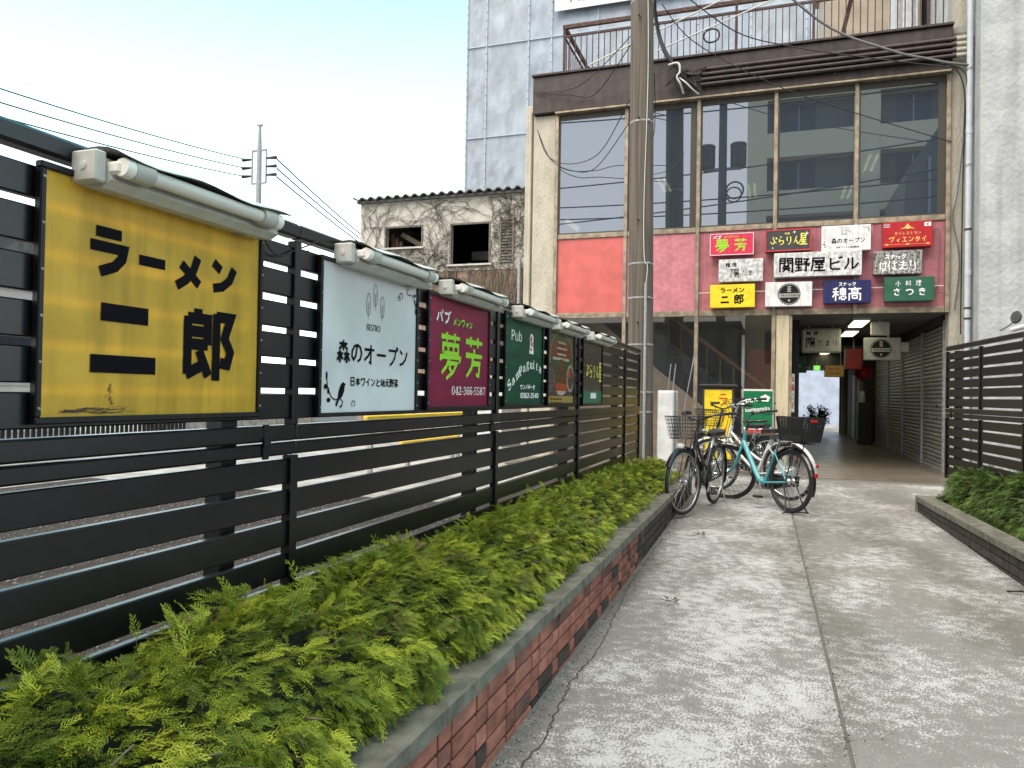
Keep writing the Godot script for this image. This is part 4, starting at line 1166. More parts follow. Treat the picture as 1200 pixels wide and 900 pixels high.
func building() -> void:
	var o := thing("shop_building", "two storey shop building with dark brown fascia, mirrored office windows and faded pink panels", "building")
	# shell
	obj("wall", span(Vector3(-4.40, -0.2, -28.0), Vector3(-4.28, 7.1, F - 0.32)), M.pier_concrete, o)
	obj("wall", span(Vector3(2.70, -0.2, -28.0), Vector3(2.84, 7.1, F - 0.3)), M.pier_concrete, o)
	obj("wall", span(Vector3(-4.279, 2.72, -28.0), Vector3(2.699, 7.1, -27.85)), M.pier_concrete, o)
	obj("wall", span(Vector3(-4.279, -0.2, -28.0), Vector3(0.76, 2.719, -27.85)), M.pier_concrete, o)
	obj("wall", span(Vector3(2.06, -0.2, -28.0), Vector3(2.699, 2.719, -27.85)), M.pier_concrete, o)
	obj("wall", span(Vector3(0.761, 2.23, -28.0), Vector3(2.059, 2.719, -27.85)), M.passage_wall, o)
	obj("roof", span(Vector3(-4.38, 7.101, -28.0), Vector3(2.82, 7.2, F - 0.02)), M.lot_concrete, o)
	obj("floor_slab", span(Vector3(-4.279, 2.76, -27.84), Vector3(2.699, 4.08, F - 0.12)), M.room_wall, o)
	obj("office_floor", span(Vector3(-4.279, 4.082, -22.0), Vector3(2.699, 4.12, F - 0.12)), M.room_floor, o)
	obj("office_ceiling", span(Vector3(-4.279, 6.45, -22.0), Vector3(2.699, 6.55, F - 0.12)), M.room_ceiling, o)
	obj("office_back_wall", span(Vector3(-4.279, 4.12, -22.1), Vector3(2.699, 6.45, -22.0)), M.room_wall, o)
	# pier at the left
	var pier := obj("pier", span(Vector3(-4.36, -0.2, F - 0.3), Vector3(-3.925, 6.485, F), 0.015), M.pier_concrete, o)
	obj("pier_return", span(Vector3(-4.56, -0.2, F - 0.5), Vector3(-4.365, 6.75, F - 0.11), 0.02), M.pier_concrete, pier)
	obj("downpipe", Geo.new().tube([Vector3(-4.44, -0.1, F - 0.07), Vector3(-4.44, 6.6, F - 0.07)], 0.035, 10), M.pier_concrete, pier)
	obj("pier", span(Vector3(2.59, -0.2, F - 0.3), Vector3(3.0, 12.0, F - 0.03)), M.pier_stucco, o)
	# fascia
	var fa := obj("fascia", span(Vector3(-4.36, 6.50, F - 0.3), Vector3(2.585, 7.19, F + 0.10), 0.01), M.brown_paint, o)
	obj("fascia_lip", span(Vector3(-4.38, 7.192, F - 0.3), Vector3(2.60, 7.235, F + 0.14), 0.006), M.brown_paint, fa)
	obj("drip_edge", span(Vector3(-3.92, 6.462, F - 0.2), Vector3(2.57, 6.497, F + 0.12), 0.004), M.champagne_frame, fa)
	for k in 4:
		var y := 6.935 - 0.088 * k
		obj("conduit", Geo.new().tube([Vector3(-1.28, y, F + 0.16), Vector3(2.62, y + 0.006, F + 0.16)], 0.034, 10), M.brown_paint, fa)
		obj("conduit_end", Geo.new().tube([Vector3(2.622, y + 0.006, F + 0.16), Vector3(2.86, y + 0.006, F + 0.16)], 0.034, 10), M.pier_stucco, fa)
	for x in [-1.18, 0.85, 2.5]:
		obj("conduit_clamp", span(Vector3(x, 6.60, F + 0.101), Vector3(x + 0.04, 6.99, F + 0.125)), M.dark_frame, fa)
	# first floor: five panes between mullions
	var mx := [-3.895, -2.59, -1.315, -0.035, 1.222, 2.555]
	for i in 6:
		var lowest := 2.66 if i == 4 else 0.1
		if i == 5: lowest = 2.66
		obj("mullion", span(Vector3(mx[i] - 0.032, lowest, F - 0.07), Vector3(mx[i] + 0.032, 6.455, F + 0.035), 0.006), M.champagne_frame, o)
	var panel_mats := [M.coral_panel, M.rose_panel, M.faded_panel, M.faded_panel, M.faded_panel]
	for i in 5:
		var a: float = mx[i] + 0.034; var b: float = mx[i + 1] - 0.034
		var w := obj("window", span(Vector3(a, 4.225, F - 0.035), Vector3(b, 4.25, F - 0.005)), M.dark_frame, o)
		obj("window_head", span(Vector3(a, 6.36, F - 0.035), Vector3(b, 6.455, F - 0.005)), M.dark_frame, w)
		obj("window_side", span(Vector3(a, 4.25, F - 0.035), Vector3(a + 0.025, 6.36, F - 0.005)), M.dark_frame, w)
		if i in [1, 4]: obj("window_side", span(Vector3(b - 0.11, 4.25, F - 0.036), Vector3(b, 6.36, F - 0.006)), M.dark_frame, w)
		obj("pane", span(Vector3(a + 0.026, 4.251, F - 0.022), Vector3(b - (0.111 if i in [1, 4] else 0.0), 6.359, F - 0.021)), M.window_glass, w)
		obj("panel", span(Vector3(a, 2.765, F - 0.06), Vector3(b, 4.135, F - 0.015), 0.003), panel_mats[i], o)
		obj("transom", span(Vector3(a, 4.137, F - 0.06), Vector3(b, 4.222, F + 0.012), 0.004), M.champagne_frame, o)
		obj("transom", span(Vector3(a, 2.665, F - 0.06), Vector3(b, 2.762, F + 0.012), 0.004), M.champagne_frame, o)
		if i < 3:
			var dw := obj("glass_wall", span(Vector3(a, 0.10, F - 0.04), Vector3(b, 0.17, F)), M.champagne_frame, o)
			obj("pane", span(Vector3(a, 0.171, F - 0.022), Vector3(b, 2.664, F - 0.021)), M.door_glass, dw)
	var stg := Geo.new()
	for i in 90:   # dirt runs down the panels
		var x := rng.randf_range(-1.25, 2.5); var y := 4.13 if i % 3 else rng.randf_range(3.3, 3.8)
		var l := rng.randf_range(0.06, 0.5); var w := rng.randf_range(0.002, 0.007)
		stroke(stg, PackedVector2Array([Vector2(x, y), Vector2(x + rng.randf_range(-0.01, 0.01), y - l * 0.5), Vector2(x + rng.randf_range(-0.01, 0.01), y - l)]), w, Transform3D(Basis(), Vector3(0, 0, F - 0.0142 + i * 0.00003)), 0.0, 0.2)
	stuff(obj("stain", stg, M.panel_stain, o))
	# office lights, lit
	for q in [[1.62, -20.4, "behind the fourth window, low in the glass"], [1.9, -18.0, "behind the fourth window, the higher one"], [-0.6, -19.6, "behind the third window"], [-2.6, -18.6, "behind the window next to the utility pole"]]:
		var l := thing("office_lamp", "lit twin tube lamp on the office ceiling " + str(q[2]), "lamp", Vector3(q[0], 6.45, q[1]), "office ceiling lamps")
		obj("lamp_tray", bx(Vector3(0, -0.03, 0), Vector3(0.30, 0.05, 1.25), 0.004), M.white_paint, l)
		for s in [-0.07, 0.07]: obj("lamp_tube", bx(Vector3(s, -0.068, 0), Vector3(0.05, 0.02, 1.2), 0.006), M.office_fluorescent, l)
		ceiling_light(l, Vector3(0, -0.1, 0), Vector2(0.26, 1.2), 0.3)
	var lw := thing("office_lamp", "slanting glow panel added for a bright reflection in the leftmost office window", "lamp", Vector3(-3.84, 4.62, -14.6), "", Basis(Vector3(0, 0, 1), -0.62))  # no real lamp: glowing panel added in place of a reflection
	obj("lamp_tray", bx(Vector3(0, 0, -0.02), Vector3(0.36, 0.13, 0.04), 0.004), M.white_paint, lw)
	obj("lamp_tube", bx(Vector3(0, 0, 0.012), Vector3(0.33, 0.10, 0.02), 0.004), M.reflection_glow, lw)
	# ground floor: stair hall at the left
	obj("hall_wall", span(Vector3(-4.279, -0.1, -17.1), Vector3(0.03, 2.758, -17.0)), M.room_wall, o)
	obj("hall_wall", span(Vector3(-0.02, -0.1, -16.99), Vector3(0.05, 2.758, F - 0.10)), M.room_wall, o)
	obj("hall_ceiling", span(Vector3(-4.279, 2.73, -16.99), Vector3(-0.03, 2.757, F - 0.09)), M.room_ceiling, o)
	var st := thing("staircase", "staircase behind the ground floor glass with navy stringer and brown wooden handrail", "staircase")
	var zs := -14.6
	var side := func(p: Array, z: float, depth: float, m: Material, called: String) -> void:
		var q := PackedVector2Array()
		for v in p: q.append(Vector2(v[0], v[1]))
		obj(called, Geo.new().poly(q, Transform3D(Basis(), Vector3(0, 0, z)), depth), m, st)
	side.call([[-2.75, 2.72], [-2.75, 2.30], [-0.42, 0.42], [0.0, 0.09], [-0.02, 0.55], [-2.45, 2.72]], zs, 0.06, M.stair_navy, "stringer")
	side.call([[-4.2, 3.5], [-4.2, 0.09], [-0.05, 0.09], [-0.44, 0.40], [-2.9, 2.40]], zs - 0.002, 1.2, M.stair_side, "stair_base")
	for k in 14:
		var x := -0.25 - 0.285 * k
		var y := FLOOR + 0.19 * (k + 1)
		if y < 2.6: obj("tread", span(Vector3(x - 0.30, y - 0.19, zs - 1.25), Vector3(x, y, zs - 0.065)), M.stair_side, st)
	obj("handrail", Geo.new().bar(Vector3(-0.14, 1.42, zs + 0.02), Vector3(-2.1, 2.94, zs + 0.02), 0.05, 0.075, Vector3.UP, 0.015), M.wood_rail, st)
	side.call([[-2.3, 2.70], [-2.3, 2.20], [-0.75, 0.95], [-0.40, 0.72], [-0.40, 1.0], [-1.42, 1.90], [-2.2, 2.55]], zs - 0.07, 0.006, M.stair_blue, "side_panel")
	for k in 9:
		var x := -0.25 - 0.24 * k
		obj("baluster", span(Vector3(x - 0.016, 0.50 - (x + 0.02) * 0.86, zs - 0.03), Vector3(x + 0.016, 1.46 - (x + 0.14) * 0.775, zs - 0.005)), M.dark_frame, st)
	var ro := thing("red_door", "crimson panel at the foot of the stairs behind the glass", "door", Vector3(-0.28, FLOOR, -15.2))
	obj("door_leaf", bx(Vector3(0, 1.05, 0), Vector3(0.44, 2.1, 0.05), 0.005), M.crimson, ro)
	# cream column beside the passage, steel guide beside it
	var col := obj("column", span(Vector3(0.005, 0.05, F - 0.32), Vector3(0.215, 2.66, F + 0.01), 0.008), M.cream_paint, o)
	obj("door_guide", span(Vector3(0.217, 0.05, F - 0.22), Vector3(0.262, 2.655, F - 0.01), 0.004), M.champagne_frame, col)

func ceiling_light(parent: Node3D, at: Vector3, size: Vector2, energy: float) -> void:
	var a := AreaLight3D.new()
	a.name = "light"
	a.area_size = size
	a.light_color = Color(1.0, 0.97, 0.82)
	a.light_energy = energy
	a.shadow_enabled = true
	a.position = at
	a.rotation.x = -PI / 2
	parent.add_child(a, true)

func passage() -> void:
	var o := thing("passage", "covered shop passage with grey ceiling, steel shutters and an opening to the yard", "passage")
	obj("ceiling", span(Vector3(0.06, 2.66, -27.84), Vector3(2.698, 2.755, F - 0.12)), M.passage_ceiling, o)
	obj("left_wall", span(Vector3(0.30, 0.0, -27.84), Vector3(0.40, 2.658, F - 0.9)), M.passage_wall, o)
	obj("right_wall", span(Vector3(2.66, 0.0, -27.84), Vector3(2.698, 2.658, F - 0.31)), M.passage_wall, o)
	obj("ceiling_beam", span(Vector3(0.41, 2.50, -19.2), Vector3(2.655, 2.657, -19.0)), M.passage_wall, o)
	# shop fronts deeper in, dark
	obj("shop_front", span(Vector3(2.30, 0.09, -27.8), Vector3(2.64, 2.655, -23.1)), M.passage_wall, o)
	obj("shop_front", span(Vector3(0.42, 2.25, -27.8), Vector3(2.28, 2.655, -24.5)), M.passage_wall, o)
	for q in [[2.05, -26.9, 0.10, M.cream_paint, 2.1], [2.2, -24.9, 0.06, M.pvc_pipe, 1.9], [2.24, -23.9, 0.05, M.cream_paint, 2.0]]:
		obj("door_frame", span(Vector3(q[0], 0.09, q[1]), Vector3(q[0] + q[2], 0.09 + q[4], q[1] + 0.08)), q[3], o)
	obj("door_frame", span(Vector3(0.62, 0.09, -27.83), Vector3(0.77, 2.26, -27.7)), M.wood_rail, o)
	# shutters on the right
	var edges := [-13.97, -15.91, -18.19, -20.38, -23.01]
	var labels := ["pale steel roller shutter nearest the passage entrance", "steel roller shutter, second into the passage", "dim steel roller shutter, third into the passage", "dark steel roller shutter, deepest in the passage"]
	var prof := PackedVector2Array([Vector2(0, 0), Vector2(0.012, 0.008), Vector2(0.018, 0.03), Vector2(0.012, 0.056), Vector2(0.0, 0.066), Vector2(-0.004, 0.066), Vector2(-0.004, 0.0)])
	for i in 4:
		var s := thing("roller_shutter", labels[i], "shutter", Vector3(2.62, FLOOR, edges[i]), "roller shutters along the passage")
		var le: float = edges[i] - edges[i + 1]
		var g := Geo.new().poly(prof, Transform3D(Basis(Vector3(-1, 0, 0), Vector3(0, 1, 0), Vector3(0, 0, -1)), Vector3(0, 0, -le + 0.04)), le - 0.08)
		var m := g.mesh()
		for k in 33: put("slat", m, M.shutter, s, Transform3D(Basis(), Vector3(rng.randf_range(-0.002, 0.002), 0.05 + 0.072 * k, 0)))
		obj("guide_rail", bx(Vector3(-0.02, 1.24, -0.005), Vector3(0.05, 2.48, 0.06), 0.004), M.galvanized, s)
		obj("bottom_bar", bx(Vector3(-0.005, 0.025, -le * 0.5), Vector3(0.035, 0.05, le - 0.08), 0.004), M.galvanized, s)
		obj("shutter_box", bx(Vector3(-0.02, 2.50, -le * 0.5), Vector3(0.09, 0.13, le)), M.passage_wall, s)
		if i == 0:
			obj("lock", bx(Vector3(-0.02, 1.08, -0.6), Vector3(0.02, 0.05, 0.08), 0.004).box(Vector3(-0.02, 0.88, -0.6), Vector3(0.02, 0.025, 0.06), 0.004), M.black_plastic, s)
	# lamps on the passage ceiling
	var k := 0
	for q in [[1.40, -14.9], [1.44, -17.1], [1.47, -19.6], [1.40, -22.0], [1.38, -24.2]]:
		var l := thing("passage_lamp", ["lit fluorescent lamp on the passage ceiling, first from the entrance", "lit fluorescent lamp on the passage ceiling, second from the entrance", "lit fluorescent lamp on the passage ceiling behind the ivory hanging sign", "lit fluorescent lamp on the passage ceiling, fourth from the entrance", "lit fluorescent lamp on the passage ceiling, deepest in the passage"][k], "lamp", Vector3(q[0], 2.66, q[1]), "passage ceiling lamps")
		obj("lamp_tray", bx(Vector3(0, -0.02, 0), Vector3(0.28, 0.04, 1.2), 0.004), M.white_paint, l)
		obj("lamp_cover", bx(Vector3(0, -0.05, 0), Vector3(0.24, 0.02, 1.15), 0.006), M.fluorescent_lamp, l)
		ceiling_light(l, Vector3(0, -0.075, 0), Vector2(0.24, 1.1), 0.10)
		k += 1
	# things that hang in the passage
	var h := thing("hanging_sign", "ivory box sign with black brush characters hanging at the left of the passage", "sign", Vector3(0.81, 2.36, -15.5))
	obj("sign_box", bx(Vector3(), Vector3(0.70, 0.47, 0.12), 0.03), M.sign_ivory, h)
	obj("hanger", bx(Vector3(-0.2, 0.27, 0), Vector3(0.02, 0.08, 0.02)).box(Vector3(0.2, 0.27, 0), Vector3(0.02, 0.08, 0.02)), M.galvanized, h)
	var g := Geo.new()
	write(g, "韓房", at_front(-0.26, 0.17, 0.062), 0.075, 0.07, 0.010, 0.13)
	write(g, "陽", at_front(-0.27, 0.06, 0.062), 0.17, 0.20, 0.021, -1.0, false, 0.7)
	write(g, "だまり", at_front(-0.06, 0.01, 0.062), 0.105, 0.12, 0.013, 0.125, false, 0.6)
	obj("lettering", g, M.ink_black, h)
	h = thing("hanging_sign", "ivory box sign with a round black badge hanging at the right of the passage", "sign", Vector3(1.80, 2.17, -15.0))
	obj("sign_box", bx(Vector3(), Vector3(0.60, 0.40, 0.12), 0.012), M.sign_ivory, h)
	obj("hanger", bx(Vector3(0.36, 0.03, 0), Vector3(0.14, 0.17, 0.10), 0.01).box(Vector3(0.1, 0.33, 0), Vector3(0.02, 0.28, 0.02)), M.sign_ivory, h)
	badge(h, Vector2(-0.02, 0.0), 0.18, 0.0605)
	h = thing("hanging_sign", "small blank white box sign under the passage ceiling near the entrance", "sign", Vector3(1.72, 2.50, -14.6))
	obj("sign_box", bx(Vector3(), Vector3(0.30, 0.24, 0.08), 0.01), M.sign_ivory, h)
	obj("hanger", bx(Vector3(0, 0.15, 0), Vector3(0.03, 0.06, 0.03)), M.galvanized, h)
	h = thing("hanging_sign", "dark red box sign hanging deep in the passage above the lantern", "sign", Vector3(1.62, 2.15, -18.2))
	obj("sign_box", bx(Vector3(), Vector3(0.34, 0.46, 0.1), 0.01), M.crimson, h)
	obj("sign_edge", bx(Vector3(-0.18, 0, 0), Vector3(0.02, 0.46, 0.11), 0.004), M.sign_ivory, h)
	obj("hanger", bx(Vector3(0, 0.33, 0), Vector3(0.02, 0.24, 0.02)), M.galvanized, h)
	h = thing("hanging_sign", "amber box sign with dark stripes hanging before the far opening", "sign", Vector3(1.42, 1.97, -21.0))
	obj("sign_box", bx(Vector3(), Vector3(0.46, 0.30, 0.1), 0.01), M.ink_gold, h)
	obj("hanger", bx(Vector3(-0.15, 0.42, 0), Vector3(0.02, 0.54, 0.02)).box(Vector3(0.15, 0.42, 0), Vector3(0.02, 0.54, 0.02)), M.galvanized, h)
	g = Geo.new()
	write(g, "二二", at_front(-0.15, 0.1, 0.052), 0.14, 0.18, 0.02, 0.15)
	obj("lettering", g, M.ink_red, h)
	h = thing("paper_lantern", "round red paper lantern hanging on the right of the passage", "lantern", Vector3(1.90, 1.88, -19.0))
	var pl := []
	for i in 13:
		var a := PI * i / 12 - PI / 2
		pl.append([0.06 + 0.13 * cos(a) + (0.004 if i % 2 == 0 else -0.004), 0.17 * sin(a)])
	obj("lantern_shade", Geo.new().lathe(pl, 18), M.sign_red, h)
	obj("cap", Geo.new().lathe([[0.0, 0.20], [0.065, 0.20], [0.065, 0.165]], 14).lathe([[0.065, -0.165], [0.065, -0.20], [0.0, -0.20]], 14), M.black_plastic, h)
	obj("cord", Geo.new().tube([Vector3(0, 0.2, 0), Vector3(0, 0.78, 0)], 0.004, 5), M.black_rubber, h)
	h = thing("exit_sign", "small glowing green exit light above the far opening", "exit sign", Vector3(1.13, 2.15, -23.5))
	obj("light_face", bx(Vector3(), Vector3(0.18, 0.14, 0.03), 0.006), M.exit_light, h)
	obj("hanger", bx(Vector3(0, 0.18, 0), Vector3(0.02, 0.22, 0.02)), M.galvanized, h)
	var ol := OmniLight3D.new(); ol.name = "light"; ol.light_color = Color(0.5, 1.0, 0.3); ol.light_energy = 0.004; ol.light_size = 0.08; ol.position = Vector3(0, 0, 0.06); ol.shadow_enabled = true; ol.omni_range = 20; ol.omni_attenuation = 2.0
	h.add_child(ol)
	h = thing("banner_sign", "narrow white strip sign with red characters on the column's passage side", "sign", Vector3(0.292, 1.35, F - 0.35))
	obj("sign_face", bx(Vector3(), Vector3(0.05, 0.66, 0.012), 0.002), M.sign_white, h)
	g = Geo.new()
	write(g, "元高二オ", at_front(-0.021, 0.31, 0.0068), 0.042, 0.12, 0.010, 0.155, true)
	obj("lettering", g, M.ink_red, h)
	h = thing("pub_sign", "dark green board with faint white script on the passage wall", "sign", Vector3(0.47, 2.12, -20.6))
	obj("sign_face", bx(Vector3(), Vector3(0.12, 0.42, 0.04), 0.004).box(Vector3(0.16, 0, 0), Vector3(0.24, 0.42, 0.04), 0.004), M.sign_green, h)
	g = Geo.new(); latin(g, "pub", at_front(-0.03, -0.06, 0.021), 0.07, false, true)
	obj("lettering", g, M.ink_white, h)
	# bottles and stools half seen at the dark shop front
	h = thing("display_shelf", "dim shelf of bottles against the dark shop front", "shelf", Vector3(2.12, 0.09, -21.8))
	obj("shelf_frame", bx(Vector3(0.1, 0.55, 0), Vector3(0.34, 1.1, 0.5), 0.01), M.black_plastic, h)
	for i in 4:
		obj("bottle", Geo.new().lathe([[0.0, 0.0], [0.035, 0.0], [0.035, 0.18], [0.012, 0.24], [0.012, 0.3], [0.0, 0.3]], 10, Transform3D(Basis(), Vector3(0.02 + 0.04 * (i % 2), 1.1, -0.18 + 0.12 * i))), M.pvc_pipe, h)
	# the yard beyond: a pale wall and a potted shrub
	var bw := thing("yard_wall", "smooth pale blue wall beyond the far end of the passage", "wall", Vector3(2, 0, -36.9))
	obj("wall_face", bx(Vector3(0, 1.75, 0), Vector3(14, 3.5, 0.2)), M.blue_white_wall, bw)
	shrub(thing("potted_shrub", "dark leafy shrub standing before the pale wall at the passage end", "shrub", Vector3(1.22, FLOOR, -26.4)), 0.46, 0.95, 1100, 11)

func shrub(o: Node3D, r: float, hgt: float, count: int, sd: int) -> void:
	var q := RandomNumberGenerator.new(); q.seed = sd
	obj("pot", Geo.new().lathe([[0.0, 0.0], [0.13, 0.0], [0.17, 0.24], [0.15, 0.24], [0.14, 0.2], [0.0, 0.2]], 16), M.dark_brick0, o)
	var stems := Geo.new()
	var leaves := Geo.new()
	for i in 16:
		var top := Vector3(q.randf_range(-r, r) * 0.9, hgt * q.randf_range(0.5, 1.0), q.randf_range(-r, r) * 0.7)
		stems.tube(spline([Vector3(0, 0.2, 0), Vector3(top.x * 0.3, hgt * 0.45, top.z * 0.3), top], 3), 0.008, 4)
		for k in count / 16:
			var c := Vector3(0, 0.25, 0).lerp(top, q.randf_range(0.35, 1.05)) + Vector3(q.randfn(0, 0.06), q.randfn(0, 0.05), q.randfn(0, 0.06))
			var y := Vector3(q.randf_range(-1, 1), q.randf_range(-0.4, 1), q.randf_range(-1, 1)).normalized()
			var x := y.cross(Vector3(q.randf(), q.randf(), 1)).normalized()
			var l := q.randf_range(0.05, 0.085)
			var k2 := x.cross(y)
			leaves.tri(c, c + y * l * 0.5 + x * l * 0.28, c + y * l, k2, k2, k2); leaves.tri(c, c + y * l, c + y * l * 0.5 - x * l * 0.28, k2, k2, k2)
	obj("stems", stems, M.twig, o)
	stuff(obj("foliage", leaves, M.leaf_dark, o))

func badge(o: Node3D, c: Vector2, r: float, z: float) -> void:   # round badge with a serrated rim and a band across
	var xf := Transform3D()
	var g := Geo.new()
	var p := PackedVector2Array()
	for i in 64:
		var a := TAU * i / 64
		var rr := r * (1.0 if i % 2 == 0 else 0.935)
		p.append(c + Vector2(cos(a), sin(a)) * rr)
	g.poly(p, Transform3D(Basis(), Vector3(0, 0, z)))
	obj("badge", g, M.ink_grey, o)
	g = Geo.new()
	disc(g, c, Vector2(r * 0.90, r * 0.90), xf, z + 0.001, 40, 0.95)
	g.poly(PackedVector2Array([c + Vector2(-0.86, -0.30) * r, c + Vector2(0.86, -0.30) * r, c + Vector2(0.86, 0.06) * r, c + Vector2(-0.86, 0.06) * r]), Transform3D(Basis(), Vector3(0, 0, z + 0.0016)))
	for k in 3: g.poly(PackedVector2Array([c + Vector2(-0.16, 0.2 + 0.2 * k) * r, c + Vector2(0.16, 0.2 + 0.2 * k) * r, c + Vector2(0.13, 0.32 + 0.2 * k) * r, c + Vector2(-0.13, 0.32 + 0.2 * k) * r]), Transform3D(Basis(), Vector3(0, 0, z + 0.001)))
	disc(g, c + Vector2(0, -0.58) * r, Vector2(0.1, 0.1) * r, xf, z + 0.001, 12)
	obj("badge_print", g, M.sign_ivory, o)
	g = Geo.new()
	latin(g, "BASARA", Transform3D(Basis(), Vector3(c.x - 0.66 * r, c.y - 0.21 * r, z + 0.0018)), 0.19 * r, true, true, 1.45)
	obj("lettering", g, M.ink_grey, o)

# ---------------------------------------------------------------- the eleven signs on the facade
func facade_box(label: String, x0: float, x1: float, y0: float, y1: float, m: Material, depth := 0.13) -> Node3D:
	var o := thing("shop_sign", label, "sign", Vector3((x0 + x1) * 0.5, (y0 + y1) * 0.5, F + 0.02), "shop signs on the pink facade", Basis(Vector3(0, 0, 1), rng.randf_range(-0.004, 0.004)))
	obj("sign_box", bx(Vector3(0, 0, depth * 0.5), Vector3(x1 - x0, y1 - y0, depth), 0.006), m, o)
	obj("mount", bx(Vector3(0, (y1 - y0) * 0.5 + 0.006, depth * 0.4), Vector3(0.03, 0.014, 0.05)).box(Vector3(0, -(y1 - y0) * 0.5 - 0.006, depth * 0.4), Vector3(0.03, 0.014, 0.05)), M.dark_frame, o)
	return o

func rim(o: Node3D, w: float, h: float, t: float, z: float, m: Material) -> void:
	var g := Geo.new()
	g.box(Vector3(0, h * 0.5 - t * 0.5, z), Vector3(w, t, 0.012), 0.002).box(Vector3(0, -h * 0.5 + t * 0.5, z), Vector3(w, t, 0.012), 0.002)
	g.box(Vector3(-w * 0.5 + t * 0.5, 0, z), Vector3(t, h - 2 * t, 0.011), 0.002).box(Vector3(w * 0.5 - t * 0.5, 0, z), Vector3(t, h - 2 * t, 0.011), 0.002)
	obj("sign_frame", g, m, o)

func facade_signs() -> void:
	var z := 0.1312
	var o := facade_box("pink red pub sign with white rim and green brush characters on the facade", -1.09, -0.37, 3.69, 4.06, M.sign_pink)
	rim(o, 0.722, 0.372, 0.012, 0.127, M.sign_white)
	var g := Geo.new(); write(g, "パブ", at_front(-0.31, 0.155, z), 0.065, 0.058, 0.012, 0.075); obj("lettering", g, M.ink_white, o)
	g = Geo.new(); write(g, "夢芳", at_front(-0.27, 0.10, z), 0.23, 0.225, 0.028, 0.30, false, 0.7); write(g, "メンワァン", at_front(-0.12, 0.15, z), 0.045, 0.036, 0.006, 0.047); obj("brush_lettering", g, M.ink_green, o)
	o = facade_box("charcoal bar sign with red frame and yellow handwriting on the facade", -0.185, 0.535, 3.718, 4.082, M.sign_charcoal)
	rim(o, 0.724, 0.366, 0.02, 0.127, M.sign_redframe)
	g = Geo.new(); write(g, "ぷらりん", at_front(-0.29, 0.075, z), 0.125, 0.155, 0.015, 0.122, false, 0.8); write(g, "星", at_front(0.17, 0.11, z), 0.14, 0.20, 0.017); latin(g, "PUB", at_front(-0.05, 0.095, z), 0.03, true); obj("lettering", g, M.ink_yellow, o)
	g = Geo.new()
	for q in [[0.10, 0.13, 0.03], [0.29, 0.10, 0.04], [-0.24, -0.125, 0.02]]:
		var s: float = q[2]
		g.poly(PackedVector2Array([Vector2(0, s), Vector2(0.2 * s, 0.2 * s), Vector2(s, 0), Vector2(0.2 * s, -0.2 * s), Vector2(0, -s), Vector2(-0.2 * s, -0.2 * s), Vector2(-s, 0), Vector2(-0.2 * s, 0.2 * s)]), at_front(q[0], q[1], z))
	obj("printed_stars", g, M.ink_white, o)
	o = facade_box("clean white bistro sign with small black print on the facade", 0.695, 1.435, 3.682, 4.098, M.sign_white)
	g = Geo.new(); write(g, "森のオープン", at_front(-0.22, 0.0, z), 0.078, 0.085, 0.011, 0.086); write(g, "日本ワインと地元野菜", at_front(-0.15, -0.135, z), 0.033, 0.03, 0.005, 0.035); latin(g, "BISTRO", at_front(-0.07, 0.055, z), 0.02)
	for x in [-0.055, 0.0, 0.055]:
		stroke(g, arc(Vector2(x, 0.135 + (0.015 if x == 0.0 else 0.0)), Vector2(0.02, 0.04), 0, TAU, 16), 0.003, Transform3D(), z)
		stroke(g, PackedVector2Array([Vector2(x, 0.08), Vector2(x, 0.15)]), 0.003, Transform3D(), z + 0.0004)
	twig_mark(g, at_front(-0.33, -0.165, z), 0.12, 1.0)
	var tr := Transform3D(Basis(Vector3(-1, 0, 0), Vector3(0, -1, 0), Vector3(0, 0, 1)), Vector3(0.34, 0.185, z))
	twig_mark(g, tr, 0.1, 1.0)
	obj("lettering", g, M.ink_black, o)
	o = facade_box("red restaurant sign with gold lettering and two small flags on the facade", 1.61, 2.322, 3.70, 4.106, M.sign_red)
	g = Geo.new(); write(g, "タイレストラン", at_front(-0.19, 0.045, z), 0.05, 0.05, 0.006, 0.056); write(g, "ヴィエンタイ", at_front(-0.27, -0.03, z), 0.085, 0.092, 0.012, 0.093)
	g.poly(PackedVector2Array([Vector2(-0.11, 0), Vector2(-0.04, 0.035), Vector2(0, 0.09), Vector2(0.04, 0.035), Vector2(0.11, 0), Vector2(0.04, 0.012), Vector2(0, 0.0), Vector2(-0.04, 0.012)]), at_front(0, 0.085, z))
	stroke(g, PackedVector2Array([Vector2(-0.31, -0.155), Vector2(0.27, -0.155)]), 0.004, Transform3D(), z)
	for x in [-0.3, 0.0, 0.29]: disc(g, Vector2(x, -0.155), Vector2(0.03, 0.012), Transform3D(), z + 0.0005, 10)
	obj("lettering", g, M.ink_gold, o)
	g = Geo.new()
	for x in [-0.30, 0.285]: g.poly(PackedVector2Array([Vector2(-0.047, -0.03), Vector2(0.047, -0.03), Vector2(0.047, 0.03), Vector2(-0.047, 0.03)]), at_front(x, 0.148, z))
	obj("printed_flags", g, M.ink_white, o)
	g = Geo.new(); g.poly(PackedVector2Array([Vector2(-0.047, -0.011), Vector2(0.047, -0.011), Vector2(0.047, 0.011), Vector2(-0.047, 0.011)]), at_front(-0.30, 0.148, z + 0.0008)); obj("flag_stripe", g, M.ink_navy, o)
	g = Geo.new(); disc(g, Vector2(0.285, 0.148), Vector2(0.017, 0.017), Transform3D(), z + 0.0008, 16)
	for yy in [-0.025, 0.025]: g.poly(PackedVector2Array([Vector2(-0.047, -0.005), Vector2(0.047, -0.005), Vector2(0.047, 0.005), Vector2(-0.047, 0.005)]), at_front(-0.30, 0.148 + yy, z + 0.0008))
	obj("flag_print", g, M.ink_red, o)
	o = facade_box("dirty white sign with thin black brush characters under the pink red sign", -0.94, -0.214, 3.232, 3.615, M.sign_dirty_white)
